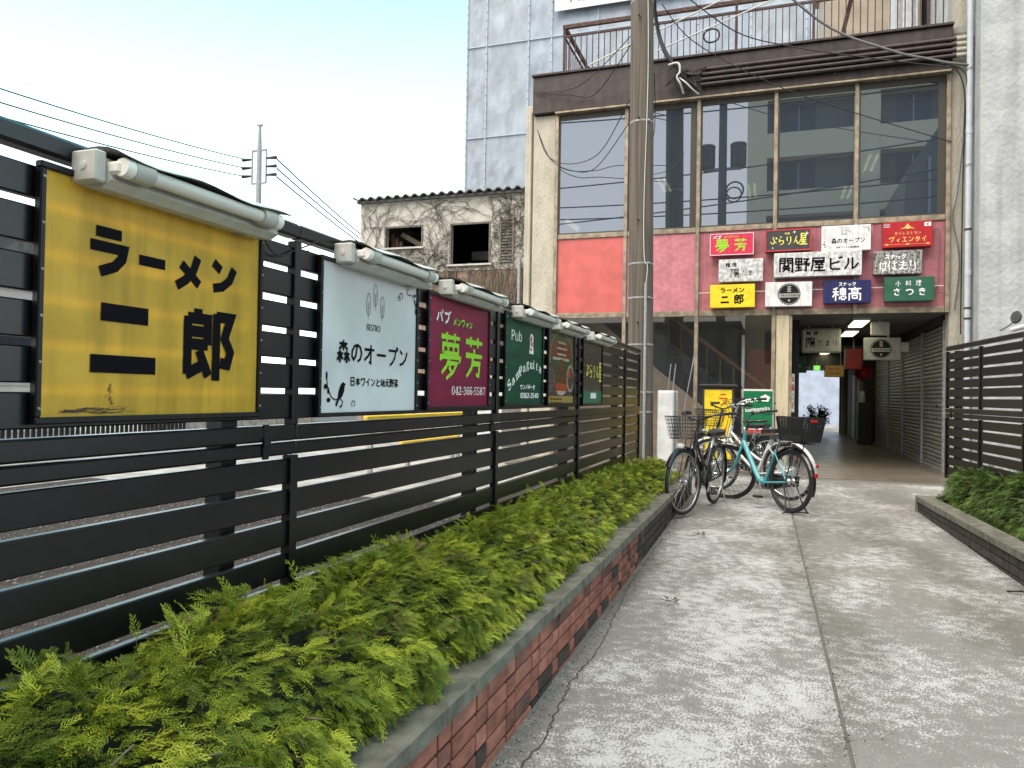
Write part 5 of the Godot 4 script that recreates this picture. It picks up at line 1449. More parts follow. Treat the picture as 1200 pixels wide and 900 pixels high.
	g = Geo.new(); write(g, "韓房", at_front(-0.25, 0.13, z), 0.075, 0.075, 0.009, 0.11); write(g, "陽", at_front(-0.17, 0.03, z), 0.15, 0.16, 0.016, -1.0, false, 0.6); write(g, "だまり", at_front(0.02, 0.0, z), 0.085, 0.10, 0.010, 0.10, false, 0.5); obj("lettering", g, M.ink_black, o)
	o = facade_box("wide white building name sign with bold black characters in the middle of the facade", -0.04, 1.302, 3.275, 3.676, M.sign_dirty_white, 0.17)
	g = Geo.new(); write(g, "関野屋ビル", at_front(-0.595, 0.115, 0.1712), 0.232, 0.238, 0.029, 0.248); obj("lettering", g, M.ink_black, o)
	o = facade_box("weathered grey sign with peeling white lettering under the red restaurant sign", 1.476, 2.181, 3.274, 3.65, M.sign_peeled)
	g = Geo.new(); write(g, "スナック", at_front(-0.19, 0.13, z), 0.075, 0.08, 0.013, 0.08, false, 0.9, 5.0); write(g, "ははまり", at_front(-0.28, 0.03, z), 0.14, 0.17, 0.016, 0.145, false, 0.8, 9.0)
	for i in 40:
		var a := Vector2(rng.randf_range(-0.33, 0.33), rng.randf_range(-0.17, 0.02))
		stroke(g, PackedVector2Array([a, a + Vector2(rng.randf_range(-0.006, 0.006), -rng.randf_range(0.01, 0.05))]), rng.randf_range(0.003, 0.012), Transform3D(), z + 0.0003 + i * 0.00003, 0.3)
	obj("peeling_lettering", g, M.ink_white, o)
	o = facade_box("bright yellow ramen sign with black characters, lowest left on the facade", -1.076, -0.342, 2.79, 3.184, M.sign_yellow)
	g = Geo.new(); write(g, "ラーメン", at_front(-0.205, 0.145, z), 0.098, 0.088, 0.017, 0.104); write(g, "二", at_front(-0.20, 0.015, z), 0.155, 0.145, 0.031); write(g, "郎", at_front(0.025, 0.025, z), 0.165, 0.165, 0.024); obj("lettering", g, M.ink_black, o)
	o = facade_box("white sign with a round black badge in the lower row of the facade", -0.175, 0.561, 2.79, 3.20, M.sign_white)
	badge(o, Vector2(0.01, 0.0), 0.185, z)
	o = facade_box("navy blue snack bar sign with white characters in the lower row", 0.735, 1.444, 2.825, 3.20, M.sign_navy)
	g = Geo.new(); write(g, "スナック", at_front(-0.13, 0.155, z), 0.062, 0.066, 0.011, 0.068, false, 0.8); write(g, "穂高", at_front(-0.225, 0.075, z), 0.218, 0.222, 0.021, 0.232); obj("lettering", g, M.ink_white, o)
	o = facade_box("dark green restaurant sign with pale brush characters, lowest right on the facade", 1.637, 2.354, 2.837, 3.222, M.sign_green)
	g = Geo.new(); write(g, "小料理", at_front(-0.20, 0.14, z), 0.085, 0.095, 0.009, 0.145, false, 0.5, 3.0); write(g, "さつき", at_front(-0.235, 0.02, z), 0.125, 0.125, 0.018, 0.18, false, 0.6); obj("lettering", g, M.ink_white, o)
	var pc := Geo.new()
	pc.tube([Vector3(-1.28, 3.06, F + 0.06), Vector3(2.50, 3.08, F + 0.06)], 0.008, 6)
	tag(obj("conduit_pipe", pc, M.cable_white, self), "thin horizontal conduit linking the lower row of facade signs", "pipe")
	cable("sign_cable", "grey cable looping down the pink panel at the right edge of the facade", spline([Vector3(2.34, 3.95, F + 0.03), Vector3(2.43, 3.98, F + 0.03), Vector3(2.44, 3.6, F + 0.03), Vector3(2.42, 3.1, F + 0.03), Vector3(2.36, 3.0, F + 0.03), Vector3(2.52, 2.98, F + 0.05)]), 0.008, M.cable_grey)

# ---------------------------------------------------------------- things standing before the building
func standing_signs() -> void:
	var o := thing("standing_sign", "tall yellow standing sign with red characters and a dark roof before the glass", "sign", Vector3(-0.87, 0.075, -12.85))
	obj("cabinet", bx(Vector3(0, 0.72, 0), Vector3(0.50, 1.25, 0.20), 0.01), M.dark_frame, o)
	obj("sign_face", bx(Vector3(0, 0.74, 0.101), Vector3(0.43, 1.12, 0.008), 0.002), M.sign_yellow, o)
	obj("roof_cap", bx(Vector3(0, 1.365, 0), Vector3(0.60, 0.045, 0.28), 0.01), M.black_plastic, o)
	for s in [-1, 1]: obj("foot", bx(Vector3(0.2 * s, 0.05, 0), Vector3(0.06, 0.1, 0.3), 0.006), M.black_plastic, o)
	var g := Geo.new(); write(g, "ラーメン", at_front(0.0, 1.24, 0.1058), 0.16, 0.20, 0.024, 0.27, true, 0.8)
	obj("lettering", g, M.ink_red, o)
	o = thing("standing_sign", "green standing pub sign with white script and a rounded white frame", "sign", Vector3(-0.255, 0.075, -12.75))
	obj("sign_frame", bx(Vector3(0, 0.95, 0), Vector3(0.49, 0.74, 0.16), 0.035), M.sign_ivory, o)
	obj("sign_face", bx(Vector3(0, 0.95, 0.0825), Vector3(0.435, 0.68, 0.006), 0.003), M.sign_brightgreen, o)
	obj("lower_face", bx(Vector3(0, 0.36, 0), Vector3(0.46, 0.42, 0.14), 0.01), M.face_black, o)
	obj("base", bx(Vector3(0, 0.07, 0), Vector3(0.52, 0.14, 0.3), 0.02), M.black_plastic, o)
	for s in [-1, 1]: obj("knob", bx(Vector3(0.26 * s, 1.1, 0.02), Vector3(0.03, 0.03, 0.04), 0.006), M.black_plastic, o)
	g = Geo.new(); latin(g, "pub", at_front(-0.18, 1.115, 0.087), 0.062, true, false, 1.2)
	latin(g, "Sampaguita", Transform3D(Basis(Vector3(0, 0, 1), 0.08), Vector3(-0.19, 0.955, 0.087)), 0.068, true, true, 0.70)
	for i in 5:
		var a := TAU * i / 5 + 0.3
		disc(g, Vector2(0.11 + 0.042 * cos(a), 1.175 + 0.033 * sin(a)), Vector2(0.034, 0.026), Transform3D(), 0.087 + 0.0003 * i, 12)
	obj("lettering", g, M.ink_white, o)
	g = Geo.new()
	g.poly(PackedVector2Array([Vector2(-0.21, 0.68), Vector2(0.21, 0.68), Vector2(0.21, 0.715), Vector2(-0.21, 0.715)]), at_front(0, 0, 0.0866))
	obj("white_stripe", g, M.ink_white, o)
	g = Geo.new()
	g.poly(PackedVector2Array([Vector2(-0.21, 0.62), Vector2(0.21, 0.62), Vector2(0.21, 0.678), Vector2(-0.21, 0.678)]), at_front(0, 0, 0.0866))
	obj("red_stripe", g, M.ink_red, o)
	g = Geo.new(); latin(g, "3:15", at_front(-0.17, 0.38, 0.071), 0.09, true)
	obj("lettering", g, M.ink_white, o)
	o = thing("cabinet", "slim white metal cabinet standing between the utility pole and the bicycles", "cabinet", Vector3(-1.545, 0.06, -11.6))
	obj("cabinet_body", bx(Vector3(0, 0.66, 0), Vector3(0.24, 1.24, 0.2), 0.012), M.white_paint, o)
	obj("cabinet_door", bx(Vector3(0, 0.66, 0.103), Vector3(0.21, 1.19, 0.008), 0.003), M.white_paint, o)
	obj("side_post", bx(Vector3(0.15, 0.64, -0.02), Vector3(0.035, 1.28, 0.06), 0.004), M.galvanized, o)
	obj("plinth", bx(Vector3(0, 0.02, 0), Vector3(0.28, 0.06, 0.24), 0.006), M.cap_concrete, o)
	cable("guy_wire", "slanting pale steel guy wire before the staircase glass", [Vector3(-1.21, 1.93, -12.3), Vector3(-1.44, 0.60, -12.3)], 0.009, M.galvanized)
	for x in [-1.62, -1.545]:
		var rd := Geo.new().tube([Vector3(x - 0.11, 0.07, -12.2), Vector3(x + 0.05, 1.77, -12.25)], 0.01, 6)
		tag(obj("steel_rod", rd, M.galvanized, self), "thin steel rod leaning beside the white cabinet" if x < -1.6 else "thin steel rod leaning beside the white cabinet, the one closer to the glass", "rod")

# ---------------------------------------------------------------- bicycles
func bow(p: Array, r: Variant, sides := 8, k := 5) -> Geo:
	return Geo.new().tube(spline(p, k), r, sides)

# x points forward, y up, z to the bicycle's right; rear wheel touches the ground at the origin
func bicycle(label: String, at: Vector3, heading: float, lean: float, steer: float, frame_mat: Material, o_: Dictionary) -> Node3D:
	var fwd := Vector3(cos(heading), 0, -sin(heading))
	var bas := Basis(fwd, Vector3.UP, fwd.cross(Vector3.UP)) * Basis(Vector3(1, 0, 0), lean)
	var o := thing("bicycle", label, "bicycle", at, "bicycles parked at the head of the path", bas)
	var R := 0.345
	var wb := 1.08
	var fender_mat: Material = o_.get("fender", M.bike_black)
	var rim_mat: Material = o_.get("rim", M.steel)
	var dark: Material = M.bike_black
	# turning assembly
	var head_top := Vector3(0.80, 0.86, 0); var head_low := Vector3(0.865, 0.68, 0)
	var ax := (head_top - head_low).normalized()
	var turn := Transform3D(Basis(ax, steer), Vector3())
	turn.origin = head_low - turn.basis * head_low
	var wheel := func(c: Vector3, xf: Transform3D, called: String, motor: bool) -> void:
		var w := obj(called, Geo.new().torus(R - 0.02, 0.02, 44, 8, Transform3D(Basis(), c)), M.black_rubber, o, xf)
		obj("rim", Geo.new().torus(R - 0.044, 0.010, 44, 6, Transform3D(Basis(), c), 1.3), rim_mat, w)
		var sp := Geo.new()
		for i in 28:
			var a := TAU * i / 28
			var s := 1.0 if i % 2 == 0 else -1.0
			var b := a + (0.5 if i % 4 < 2 else -0.5)
			sp.tube([c + Vector3(cos(b) * 0.03, sin(b) * 0.03, 0.028 * s), c + Vector3(cos(a) * (R - 0.05), sin(a) * (R - 0.05), 0)], 0.0022, 3, false)
		stuff(obj("spokes", sp, M.spoke_steel, w))
		obj("hub", Geo.new().lathe([[0.0, -0.05], [0.012, -0.05], [0.03, -0.03], [0.02, -0.02], [0.02, 0.02], [0.03, 0.03], [0.012, 0.05], [0.0, 0.05]], 14, Transform3D(Basis(Vector3(1, 0, 0), Vector3(0, 0, 1), Vector3(0, -1, 0)), c)), M.chrome, w)
		obj("reflector", bx(c + Vector3(0.15, 0.13, 0.012), Vector3(0.07, 0.025, 0.012), 0.004), M.white_lens, w)
	wheel.call(Vector3(0, R, 0), Transform3D(), "rear_wheel", false)
	wheel.call(Vector3(wb, R, 0), turn, "front_wheel", false)
	var mud := func(c: Vector3, a0: float, a1: float, xf: Transform3D, called: String) -> void:
		var g := Geo.new()
		var k := 16
		for i in k:
			var P := []
			for a in [lerpf(a0, a1, float(i) / k), lerpf(a0, a1, float(i + 1) / k)]:
				for q in [[-0.03, R + 0.012], [-0.018, R + 0.026], [0.018, R + 0.026], [0.03, R + 0.012]]:
					P.append(c + Vector3(cos(a) * q[1], sin(a) * q[1], q[0]))
			for j in 3:
				g.flat(P[j], P[j + 1], P[j + 5], P[j] - c); g.flat(P[j], P[j + 5], P[j + 4], P[j] - c)
		obj(called, g, fender_mat, o, xf)
	mud.call(Vector3(0, R, 0), 0.35, PI + 0.35, Transform3D(), "rear_mudguard")
	mud.call(Vector3(wb, R, 0), 0.5, PI - 0.25, turn, "front_mudguard")
	# frame
	var bb := Vector3(0.43, 0.285, 0)
	var seat_top := Vector3(0.25, 0.66, 0)
	var fr := Geo.new()
	fr.tube([head_low - ax * 0.02, head_top], 0.021, 12)
	if o_.get("step_through", true):
		fr.tube(spline([head_low + ax * 0.05, Vector3(0.70, 0.52, 0), Vector3(0.54, 0.32, 0), bb], 6), 0.029, 12)
	else:
		fr.tube(spline([head_low + ax * 0.04, Vector3(0.68, 0.50, 0), bb], 6), 0.018, 10)
		fr.tube(spline([head_low + ax * 0.12, Vector3(0.62, 0.60, 0), Vector3(0.40, 0.46, 0), Vector3(0.335, 0.48, 0)], 6), 0.016, 10)
	fr.tube([bb, seat_top], 0.021, 12)
	for s in [-1.0, 1.0]:
		fr.tube([bb + Vector3(-0.02, 0, 0.03 * s), Vector3(0.0, R - 0.01, 0.06 * s)], 0.011, 8)
		fr.tube([seat_top + Vector3(0, -0.03, 0.02 * s), Vector3(0.0, R, 0.06 * s)], 0.009, 8)
	obj("frame", fr, frame_mat, o)
	var fk := Geo.new()
	fk.tube([head_low - ax * 0.03, head_low + ax * 0.01], 0.024, 12)
	for s in [-1.0, 1.0]: fk.tube(spline([head_low - ax * 0.02 + Vector3(0, 0, 0.018 * s), Vector3(0.91, 0.58, 0.045 * s), Vector3(0.985, 0.42, 0.052 * s), Vector3(wb, R, 0.055 * s)], 4), [0.017, 0.017, 0.017, 0.016, 0.016, 0.015, 0.015, 0.014, 0.013, 0.013, 0.012, 0.011, 0.011], 8)
	obj("fork", fk, o_.get("fork", frame_mat), o, turn)
	# steering
	var hb := Geo.new()
	var hy: float = o_.get("bar_rise", 0.12)
	var stem := head_top + ax * hy
	hb.tube([head_top - ax * 0.02, stem], 0.013, 10)
	hb.tube(spline([stem + Vector3(-0.26, 0.07, -0.27), stem + Vector3(-0.13, 0.07, -0.27), stem + Vector3(0.02, 0.045, -0.16), stem, stem + Vector3(0.02, 0.045, 0.16), stem + Vector3(-0.13, 0.07, 0.27), stem + Vector3(-0.26, 0.07, 0.27)], 5), 0.0115, 8)
	obj("handlebar", hb, o_.get("bar", M.chrome), o, turn)
	for s in [-1.0, 1.0]:
		obj("grip", Geo.new().tube([stem + Vector3(-0.28, 0.07, 0.27 * s), stem + Vector3(-0.15, 0.07, 0.27 * s)], 0.017, 10), M.black_rubber, o, turn)
		obj("brake_lever", Geo.new().tube(spline([stem + Vector3(-0.12, 0.065, 0.265 * s), stem + Vector3(-0.13, 0.03, 0.29 * s), stem + Vector3(-0.24, 0.03, 0.29 * s)], 4), 0.006, 6).box(stem + Vector3(-0.10, 0.065, 0.255 * s), Vector3(0.05, 0.03, 0.03), 0.006), M.black_plastic, o, turn)
	obj("bell", Geo.new().ball(stem + Vector3(-0.02, 0.085, 0.15), Vector3(0.026, 0.02, 0.026), 10), M.black_plastic, o, turn)
	var cb := Geo.new()
	cb.tube(spline([stem + Vector3(-0.1, 0.06, -0.25), stem + Vector3(0.13, 0.10, -0.12), stem + Vector3(0.10, -0.05, -0.03), head_low + Vector3(0.05, 0, -0.03)], 6), 0.0035, 5)
	cb.tube(spline([stem + Vector3(-0.1, 0.06, 0.25), stem + Vector3(0.15, 0.08, 0.1), stem + Vector3(0.09, -0.06, 0.03), head_low + Vector3(0.04, -0.02, 0.03)], 6), 0.0035, 5)
	obj("brake_cables", cb, M.black_rubber, o, turn)
	# saddle
	var sy: float = o_.get("saddle_y", 0.84)
	var sd := Geo.new()
	var rows := [[0.30, 0.012, 0.0], [0.24, 0.028, 0.012], [0.16, 0.042, 0.016], [0.06, 0.085, 0.02], [0.0, 0.10, 0.03], [-0.03, 0.085, 0.03]]
	for i in rows.size() - 1:
		for s in [-1.0, 1.0]:
			var a: Array = rows[i]; var b: Array = rows[i + 1]
			var A := Vector3(0.06 + a[0], sy + a[2], 0); var B := Vector3(0.06 + b[0], sy + b[2], 0)
			var A1 := A + Vector3(0, -0.012, a[1] * s); var B1 := B + Vector3(0, -0.012, b[1] * s)
			var A2 := A1 + Vector3(0, -0.045, -0.1 * a[1] * s); var B2 := B1 + Vector3(0, -0.045, -0.1 * b[1] * s)
			sd.flat(A, B, B1, Vector3.UP); sd.flat(A, B1, A1, Vector3.UP)
			sd.flat(A1, B1, B2, Vector3(0, 0, s)); sd.flat(A1, B2, A2, Vector3(0, 0, s))
			sd.flat(A2, B2, B - Vector3(0, 0.05, 0), Vector3.DOWN); sd.flat(A2, B - Vector3(0, 0.05, 0), A - Vector3(0, 0.05, 0), Vector3.DOWN)
	sd.box(Vector3(0.035, sy - 0.0, 0), Vector3(0.02, 0.07, 0.15), 0.01)
	obj("saddle", sd, M.saddle, o)
	var up := (seat_top - bb).normalized()
	var clamp_at := seat_top + up * ((sy - 0.04 - seat_top.y) / up.y)
	obj("seat_post", Geo.new().tube([seat_top - up * 0.03, clamp_at], 0.0135, 10), M.chrome, o)
	# drive
	var cw := Geo.new()
	cw.torus(0.085, 0.007, 28, 5, Transform3D(Basis(), bb + Vector3(0, 0, 0.045)))
	cw.box(bb + Vector3(0, 0, 0.045), Vector3(0.16, 0.02, 0.006)).box(bb + Vector3(0, 0, 0.045), Vector3(0.02, 0.16, 0.006))
	obj("chainring", cw, M.steel, o)
	var cc := Geo.new()
	cc.poly(PackedVector2Array([Vector2(-0.06, 0.40), Vector2(0.40, 0.385), Vector2(0.53, 0.34), Vector2(0.54, 0.25), Vector2(0.46, 0.19), Vector2(0.1, 0.27), Vector2(-0.05, 0.29)]), Transform3D(Basis(), Vector3(0, 0, 0.068)), 0.012)
	obj("chain_case", cc, o_.get("case", M.black_plastic), o)
	for s in [-1.0, 1.0]:
		var ca: float = o_.get("crank", 0.4) + (PI if s < 0 else 0.0)
		var tip := bb + Vector3(cos(ca) * 0.165, sin(ca) * 0.165, 0.085 * s)
		obj("crank", Geo.new().bar(bb + Vector3(0, 0, 0.075 * s), tip, 0.012, 0.022, Vector3.UP, 0.003), M.steel, o)
		obj("pedal", bx(tip + Vector3(0, 0, 0.05 * s), Vector3(0.09, 0.025, 0.085), 0.006), M.black_plastic, o)
	# rear carrier
	var rk := Geo.new()
	for s in [-1.0, 1.0]:
		rk.tube(spline([Vector3(0.20, 0.60, 0.03 * s), Vector3(0.12, 0.755, 0.06 * s), Vector3(-0.28, 0.765, 0.06 * s)], 4), 0.006, 6)
		rk.tube([Vector3(-0.12, 0.76, 0.06 * s), Vector3(0.0, R, 0.07 * s)], 0.006, 6)
	for k in 4: rk.tube([Vector3(0.08 - 0.11 * k, 0.765, -0.06), Vector3(0.08 - 0.11 * k, 0.765, 0.06)], 0.005, 6)
	obj("carrier", rk, o_.get("rack", M.steel), o)
	obj("tail_reflector", bx(Vector3(-0.385, R + 0.10, 0), Vector3(0.025, 0.05, 0.04), 0.008), M.red_lens, o)
	if o_.get("stand", "side") == "rear":
		var g := bow([Vector3(0.02, R - 0.02, -0.08), Vector3(-0.05, 0.15, -0.10), Vector3(-0.10, 0.018, -0.15)], 0.009, 6)
		g.tube(spline([Vector3(0.02, R - 0.02, 0.08), Vector3(-0.05, 0.15, 0.10), Vector3(-0.10, 0.018, 0.15)], 5), 0.009, 6)
		g.tube(spline([Vector3(-0.10, 0.018, -0.15), Vector3(-0.09, 0.012, -0.17), Vector3(-0.06, 0.014, -0.10), Vector3(-0.06, 0.014, 0.10), Vector3(-0.09, 0.012, 0.17), Vector3(-0.10, 0.018, 0.15)], 4), 0.007, 6)
		obj("stand", g, M.black_plastic, o)
	else:
		obj("stand", bow([Vector3(0.05, R - 0.03, -0.07), Vector3(0.10, 0.18, -0.12), Vector3(0.13, 0.012 + 0.2 * sin(absf(lean)), -0.19)], 0.008, 6), M.steel, o)
	if o_.get("front_basket", false):
		var b := Geo.new()
		var c0 := Vector3(1.02, 0.80, 0)
		var lo := Vector3(0.11, 0, 0.13); var hi := Vector3(0.15, 0.23, 0.17)
		for lvl in 7:
			var s := lvl / 6.0
			var e := lo.lerp(hi, s); var y := 0.23 * s
			b.tube([c0 + Vector3(-e.x, y, -e.z), c0 + Vector3(e.x, y, -e.z), c0 + Vector3(e.x, y, e.z), c0 + Vector3(-e.x, y, e.z)], 0.0055 if lvl in [0, 6] else 0.003, 5, false, true)
		for k in 11:
			var s := k / 10.0 * 2.0 - 1.0
			for q in [-1.0, 1.0]:
				b.tube([c0 + Vector3(lo.x * q, 0, lo.z * s), c0 + Vector3(hi.x * q, 0.23, hi.z * s)], 0.0028, 4, false)
				b.tube([c0 + Vector3(lo.x * s, 0, lo.z * q), c0 + Vector3(hi.x * s, 0.23, hi.z * q)], 0.0028, 4, false)
			b.tube([c0 + Vector3(-lo.x, 0, lo.z * s), c0 + Vector3(lo.x, 0, lo.z * s)], 0.0028, 4, false)
		b.tube([c0 + Vector3(-0.05, -0.005, 0.03), Vector3(wb, R, 0.065)], 0.005, 6); b.tube([c0 + Vector3(-0.05, -0.005, -0.03), Vector3(wb, R, -0.065)], 0.005, 6)
		obj("front_basket", b, M.bike_black, o, turn)
		obj("headlamp", Geo.new().lathe([[0.0, -0.03], [0.026, -0.03], [0.034, 0.03], [0.0, 0.036]], 16, Transform3D(Basis(Vector3(0, 1, 0), Vector3(1, 0, 0), Vector3(0, 0, -1)), Vector3(1.13, 0.72, 0.0))), M.white_lens, o, turn)
	if o_.get("rear_basket", false):
		var b := Geo.new()
		var c0 := Vector3(-0.12, 0.79, 0)
		var lo := Vector3(0.165, 0, 0.12); var hi := Vector3(0.20, 0.25, 0.15)
		for lvl in [0.0, 0.06, 0.13, 0.2, 0.27, 0.34, 0.41, 0.48, 0.55, 0.62, 0.69, 0.76, 0.83, 0.92, 1.0]:
			var e := lo.lerp(hi, lvl); var y: float = 0.25 * lvl
			var th := 0.018 if lvl in [0.0, 0.06, 0.13, 0.2, 1.0] else 0.006
			for q in [-1.0, 1.0]:
				b.box(c0 + Vector3(0, y, e.z * q), Vector3(e.x * 2, th, 0.009)); b.box(c0 + Vector3(e.x * q, y, 0), Vector3(0.009, th, e.z * 2))
		for k in 19:
			var s := k / 18.0 * 2.0 - 1.0
			var th := 0.022 if k in [0, 9, 18] else 0.006
			for q in [-1.0, 1.0]:
				b.bar(c0 + Vector3(lo.x * s, 0, lo.z * q), c0 + Vector3(hi.x * s, 0.25, hi.z * q), 0.010, th, Vector3(1, 0, 0))
				if k % 2 == 0: b.bar(c0 + Vector3(lo.x * q, 0, lo.z * s), c0 + Vector3(hi.x * q, 0.25, hi.z * s), 0.010, th, Vector3(0, 0, 1))
		b.box(c0 + Vector3(0, 0.0, 0), Vector3(lo.x * 2, 0.012, lo.z * 2))
		var rb := obj("rear_basket", b, M.black_plastic, o)
		obj("reflector", bx(c0 + Vector3(-0.206, 0.215, 0.0), Vector3(0.012, 0.025, 0.09), 0.003), M.red_lens, rb)
	return o

func bicycles() -> void:
	var heading := func(a: Vector2, b: Vector2) -> float: return atan2(-(b.y - a.y), b.x - a.x)
	# teal, rear wheel nearest to the camera, front wheel turned away to the left
	var a := Vector2(0.165, -8.80); var b := Vector2(-0.52, -9.66)
	bicycle("turquoise step-through bicycle with a big black rear basket", Vector3(a.x, gy(a.y) + 0.002, a.y), heading.call(a, b), 0.03, 0.72, M.bike_teal,
		{"rear_basket": true, "stand": "rear", "fender": M.bike_black, "rim": M.black_plastic, "bar": M.bike_black, "rack": M.bike_black, "bar_rise": 0.10, "saddle_y": 0.83, "crank": 1.2})
	a = Vector2(-0.66, -9.15); b = Vector2(-0.89, -8.11)
	bicycle("black bicycle with a wire front basket, its front wheel beside the hedge", Vector3(a.x, gy(a.y) + 0.002, a.y), heading.call(a, b), -0.06, -0.22, M.bike_black,
		{"front_basket": true, "step_through": false, "fender": M.bike_black, "bar": M.bike_black, "rack": M.bike_black, "bar_rise": 0.14, "crank": 2.6})
	a = Vector2(0.17, -9.75); b = Vector2(-0.72, -10.35)
	bicycle("white and silver bicycle behind the turquoise one", Vector3(a.x, gy(a.y) + 0.002, a.y), heading.call(a, b), -0.05, 0.25, M.bike_white,
		{"step_through": false, "fender": M.bike_white, "rim": M.chrome, "bar": M.chrome, "bar_rise": 0.26, "case": M.bike_white, "crank": 0.3})
	a = Vector2(-0.05, -10.6); b = Vector2(-0.92, -11.2)
	bicycle("dark bicycle farthest back, before the yellow standing sign", Vector3(a.x, gy(a.y) + 0.002, a.y), heading.call(a, b), -0.05, -0.3, M.bike_black,
		{"front_basket": true, "step_through": false, "fender": M.bike_black, "bar": M.bike_black, "bar_rise": 0.2, "crank": 1.9})

# ---------------------------------------------------------------- utility pole and cables
func utility_pole() -> void:
	var o := thing("utility_pole", "tall round grey concrete utility pole beside the end of the fence", "utility pole", Vector3(-1.93, 0.0, -11.6))
	var lx := -0.010   # it leans a little
	var at := func(y: float) -> Vector3: return Vector3(lx * y, y, 0)
	obj("shaft", Geo.new().tube([at.call(-0.4), at.call(3.0), at.call(6.0), at.call(9.0), at.call(13.0)], [0.200, 0.188, 0.178, 0.168, 0.155], 28), M.pole_concrete, o)
	for y in [0.28, 1.0, 1.30, 2.02, 2.73, 3.25, 5.42, 7.28, 9.1]:
		var r: float = 0.202 - 0.0036 * y
		obj("band", Geo.new().tube([at.call(y), at.call(y + 0.025)], r, 28), M.galvanized, o)
		obj("band_clip", Geo.new().box(at.call(y + 0.012) + Vector3(r * 0.7, 0, r * 0.76), Vector3(0.04, 0.03, 0.03), 0.004), M.galvanized, o)
	for k in 6:
		var y := 2.35 + 1.55 * k
		obj("step_bolt", Geo.new().tube([at.call(y) + Vector3(0.0, 0, 0.17), at.call(y) + Vector3(-0.02, 0.02, 0.26)], 0.011, 6), M.dark_frame, o)
	obj("conduit", Geo.new().tube([Vector3(0.085, 0.0, 0.195), Vector3(0.075, 2.95, 0.19)], 0.022, 10), M.galvanized, o)
	obj("ground_wire", Geo.new().tube(spline([Vector3(0.075, 2.9, 0.19), Vector3(0.10, 3.2, 0.2), Vector3(0.05, 3.35, 0.2), Vector3(0.03, 4.2, 0.182), Vector3(0.06, 6.4, 0.172), Vector3(-0.01, 9.0, 0.168)], 6), 0.006, 6), M.cable_white, o)
	obj("crossarm", bx(Vector3(lx * 11.6, 11.6, 0.0), Vector3(0.08, 0.1, 1.6)), M.galvanized, o)
	for s in [-0.7, 0.0, 0.7]: obj("insulator", Geo.new().lathe([[0.0, 0.0], [0.05, 0.0], [0.03, 0.06], [0.05, 0.08], [0.02, 0.16], [0.0, 0.16]], 10, Transform3D(Basis(), Vector3(lx * 11.6, 11.65, s))), M.white_paint, o)

